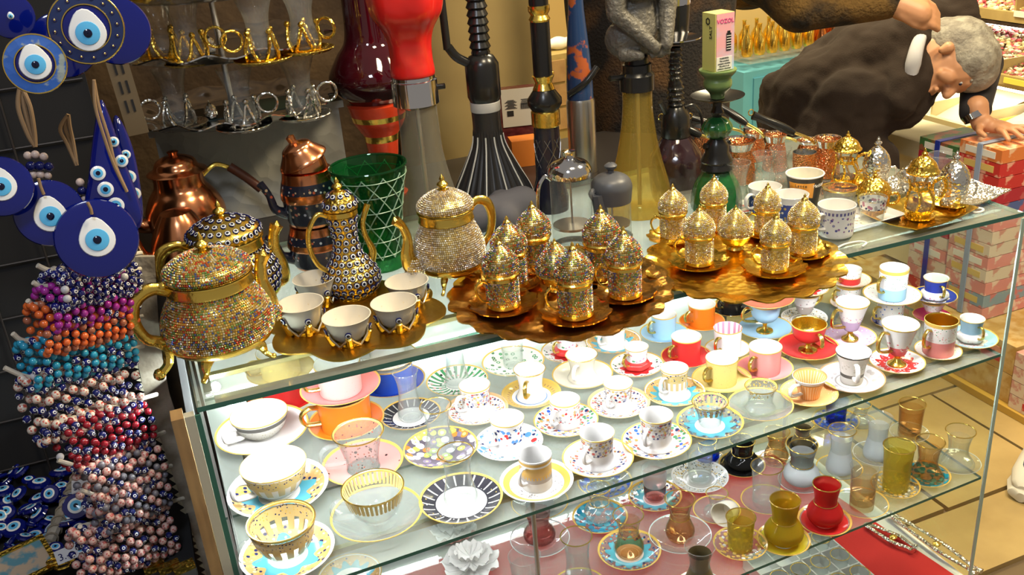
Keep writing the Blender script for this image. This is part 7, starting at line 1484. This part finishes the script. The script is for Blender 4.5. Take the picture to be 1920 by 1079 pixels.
# sweater: back, shoulders and sleeves
g = MB(); hipc = D(1530, 225, 3.1); hipc.z = max(hipc.z, .80); chest = D(1660, 135, 3.0); sh = D(1722, 78, 2.98)
g.capsule(hipc, chest, .185, .175, SWT, 22); g.capsule(hipc+Vector((.04, .08, 0)), chest+Vector((.02, .10, 0)), .16, .16, SWT, 20); g.capsule(chest, sh+Vector((-.03, .05, -.02)), .165, .115, SWT, 20)
g.capsule(D(1560, 250, 2.98), D(1640, 300, 2.95), .14, .07, SWT, 16); g.capsule(D(1600, 200, 2.92), D(1690, 190, 2.92), .12, .085, SWT, 16)
g.capsule(D(1715, 70, 2.90), D(1690, 190, 2.84), .085, .06, SWT, 16); g.capsule(sh+Vector((.0, .10, .0)), D(1790, 40, 3.05), .10, .085, SWT, 16)
o = finish_remesh(g, 'sweater', .010, man, 4); tx = bpy.data.textures.new('folds', 'CLOUDS'); tx.noise_scale = .11; dm = o.modifiers.new('folds', 'DISPLACE'); dm.texture = tx; dm.strength = .055; dm.mid_level = .5
s2 = MB(); s2.capsule(D(1782, 45, 3.05), D(1842, 120, 3.0), .075, .062, DSL, 16); s2.capsule(D(1842, 120, 3.0), D(1828, 205, 2.88), .060, .045, DSL, 16); s2.tube([D(1828, 205, 2.88), D(1831, 216, 2.87)], [.047, .046], DSL, 16); finish_remesh(s2, 'sleeve', .008, man, 3)
MB().tube([D(1824, 214, 2.865)+Vector((.0, 0, .0)), D(1829, 224, 2.862)], [.034, .032], M['chrome'], 18, caps=False).obj('watch_band', man)
co = MB(); co.tube(curve([D(1738, 48, 2.90), D(1722, 80, 2.80), D(1712, 120, 2.78), D(1705, 160, 2.80)], 5), lerp_list([.008, .015, .017, .010], 16), SHT, 12, flat=1.3).obj('collar', man)
hp2 = MB()
for s in (0, 1):
    off = Vector((.05*s, .17*s, 0)); kn_ = hipc+off+Vector((.04, -.05, -.38)); hp2.capsule(hipc+off+Vector((-.02, -.04, -.05)), kn_, .13, .085, TRO, 18); hp2.capsule(kn_, Vector((kn_.x-.10, kn_.y+.04, .10)), .080, .055, TRO, 16)
finish_remesh(hp2, 'trousers', .012, man, 3)
for s in (0, 1):
    a = Vector((hipc.x+.05*s-.02, hipc.y+.17*s-.05, .040)); f = MB().capsule(a, a+Vector((.09, -.10, -.004)), .040, .034, M['blackm'], 14); f.obj('shoe', man)
# second person's arm reaching in at the top
arm = thing('person', 'second person in dark ochre brown sleeve reaching in from the top edge', 'person')
OC = mat('ochre_fur_sleeve', (.13, .07, .015), 0, .95, ('noise', 90, 1, .006), var=((.012, .009, .007), 6, .42, .55))
g = MB(); g.capsule(D(1440, -70, 2.62), D(1500, 10, 2.60), .10, .075, OC, 16); g.capsule(D(1500, 10, 2.60), D(1660, 2, 2.58), .072, .050, OC, 16); g.capsule(D(1440, -70, 2.62), D(1380, -250, 2.66), .12, .16, OC, 16); g.capsule(D(1380, -250, 2.66), D(1400, -100, 2.8), .16, .18, OC, 16); finish_remesh(g, 'sleeve', .009, arm, 3)
g = MB(); hnd = [D(1665, 2, 2.58), D(1690, 12, 2.57), D(1722, 25, 2.56)]
g.capsule(hnd[0], hnd[1], .030, .030, SKIN); g.capsule(hnd[1], hnd[2], .036, .034, SKIN); g.capsule(D(1690, 2, 2.57), D(1722, 8, 2.57), .030, .028, SKIN)
for i in range(4): g.capsule(D(1728, 0+i*12, 2.56), D(1748, 12+i*12, 2.57), .0125, .011, SKIN, 8); g.capsule(D(1748, 12+i*12, 2.57), D(1758, 28+i*9, 2.59), .011, .009, SKIN, 8)
g.capsule(D(1690, 28, 2.56), D(1716, 46, 2.56), .014, .011, SKIN, 8); g.capsule(D(1716, 46, 2.56), D(1734, 52, 2.575), .011, .009, SKIN, 8); finish_remesh(g, 'body', .0045, arm, 2)
# sneaker on the stone floor
q = P(1903, 925, 0); t = thing('sneaker', 'white and navy sneaker on the stone floor at the right edge', 'shoe', (q.x+.10, q.y+.03, 0), math.radians(28))
WS = mat('shoe_white', (.62, .58, .50), 0, .6); NS = mat('shoe_navy', (.02, .03, .10), 0, .7)
def shoe_ring(x, w_, z0, z1): return [(x, w_*math.cos(a), z0+(z1-z0)*(.5+.5*math.sin(a))) for a in [TAU*i/16 for i in range(16)]]
def loft(rings, m):
    mb = MB(); n = len(rings[0]); mb.v = [Vector(p) for r in rings for p in r]; mb.mats = [m]
    for i in range(len(rings)-1):
        for j in range(n): mb.f.append((i*n+j, (i+1)*n+j, (i+1)*n+(j+1) % n, i*n+(j+1) % n)); mb.m.append(0)
    mb.f.append(tuple(range(n))); mb.m.append(0); mb.f.append(tuple((len(rings)-1)*n+j for j in range(n))[::-1]); mb.m.append(0); return mb
loft([shoe_ring(-.14, .012, .002, .03), shoe_ring(-.13, .034, .0, .036), shoe_ring(-.08, .048, 0, .036), shoe_ring(.0, .042, 0, .034), shoe_ring(.08, .038, 0, .036), shoe_ring(.125, .028, 0, .034), shoe_ring(.135, .010, .004, .03)], WS).obj('sole', t)
loft([shoe_ring(-.130, .014, .024, .045), shoe_ring(-.115, .032, .024, .058), shoe_ring(-.07, .043, .022, .072), shoe_ring(-.02, .040, .022, .095), shoe_ring(.03, .036, .022, .11), shoe_ring(.09, .034, .022, .105), shoe_ring(.125, .022, .024, .085)], WS).obj('upper', t)
MB().capsule((-.06, 0, .055), (.03, 0, .10), .026, .030, NS, 14).obj('navy_tongue', t)
for k in range(4): MB().tube(curve([(-.055+.022*k, -.024, .068+.010*k), (-.052+.022*k, 0, .084+.011*k), (-.055+.022*k, .024, .068+.010*k)], 4), .0028, WS, 6).obj('lace', t)
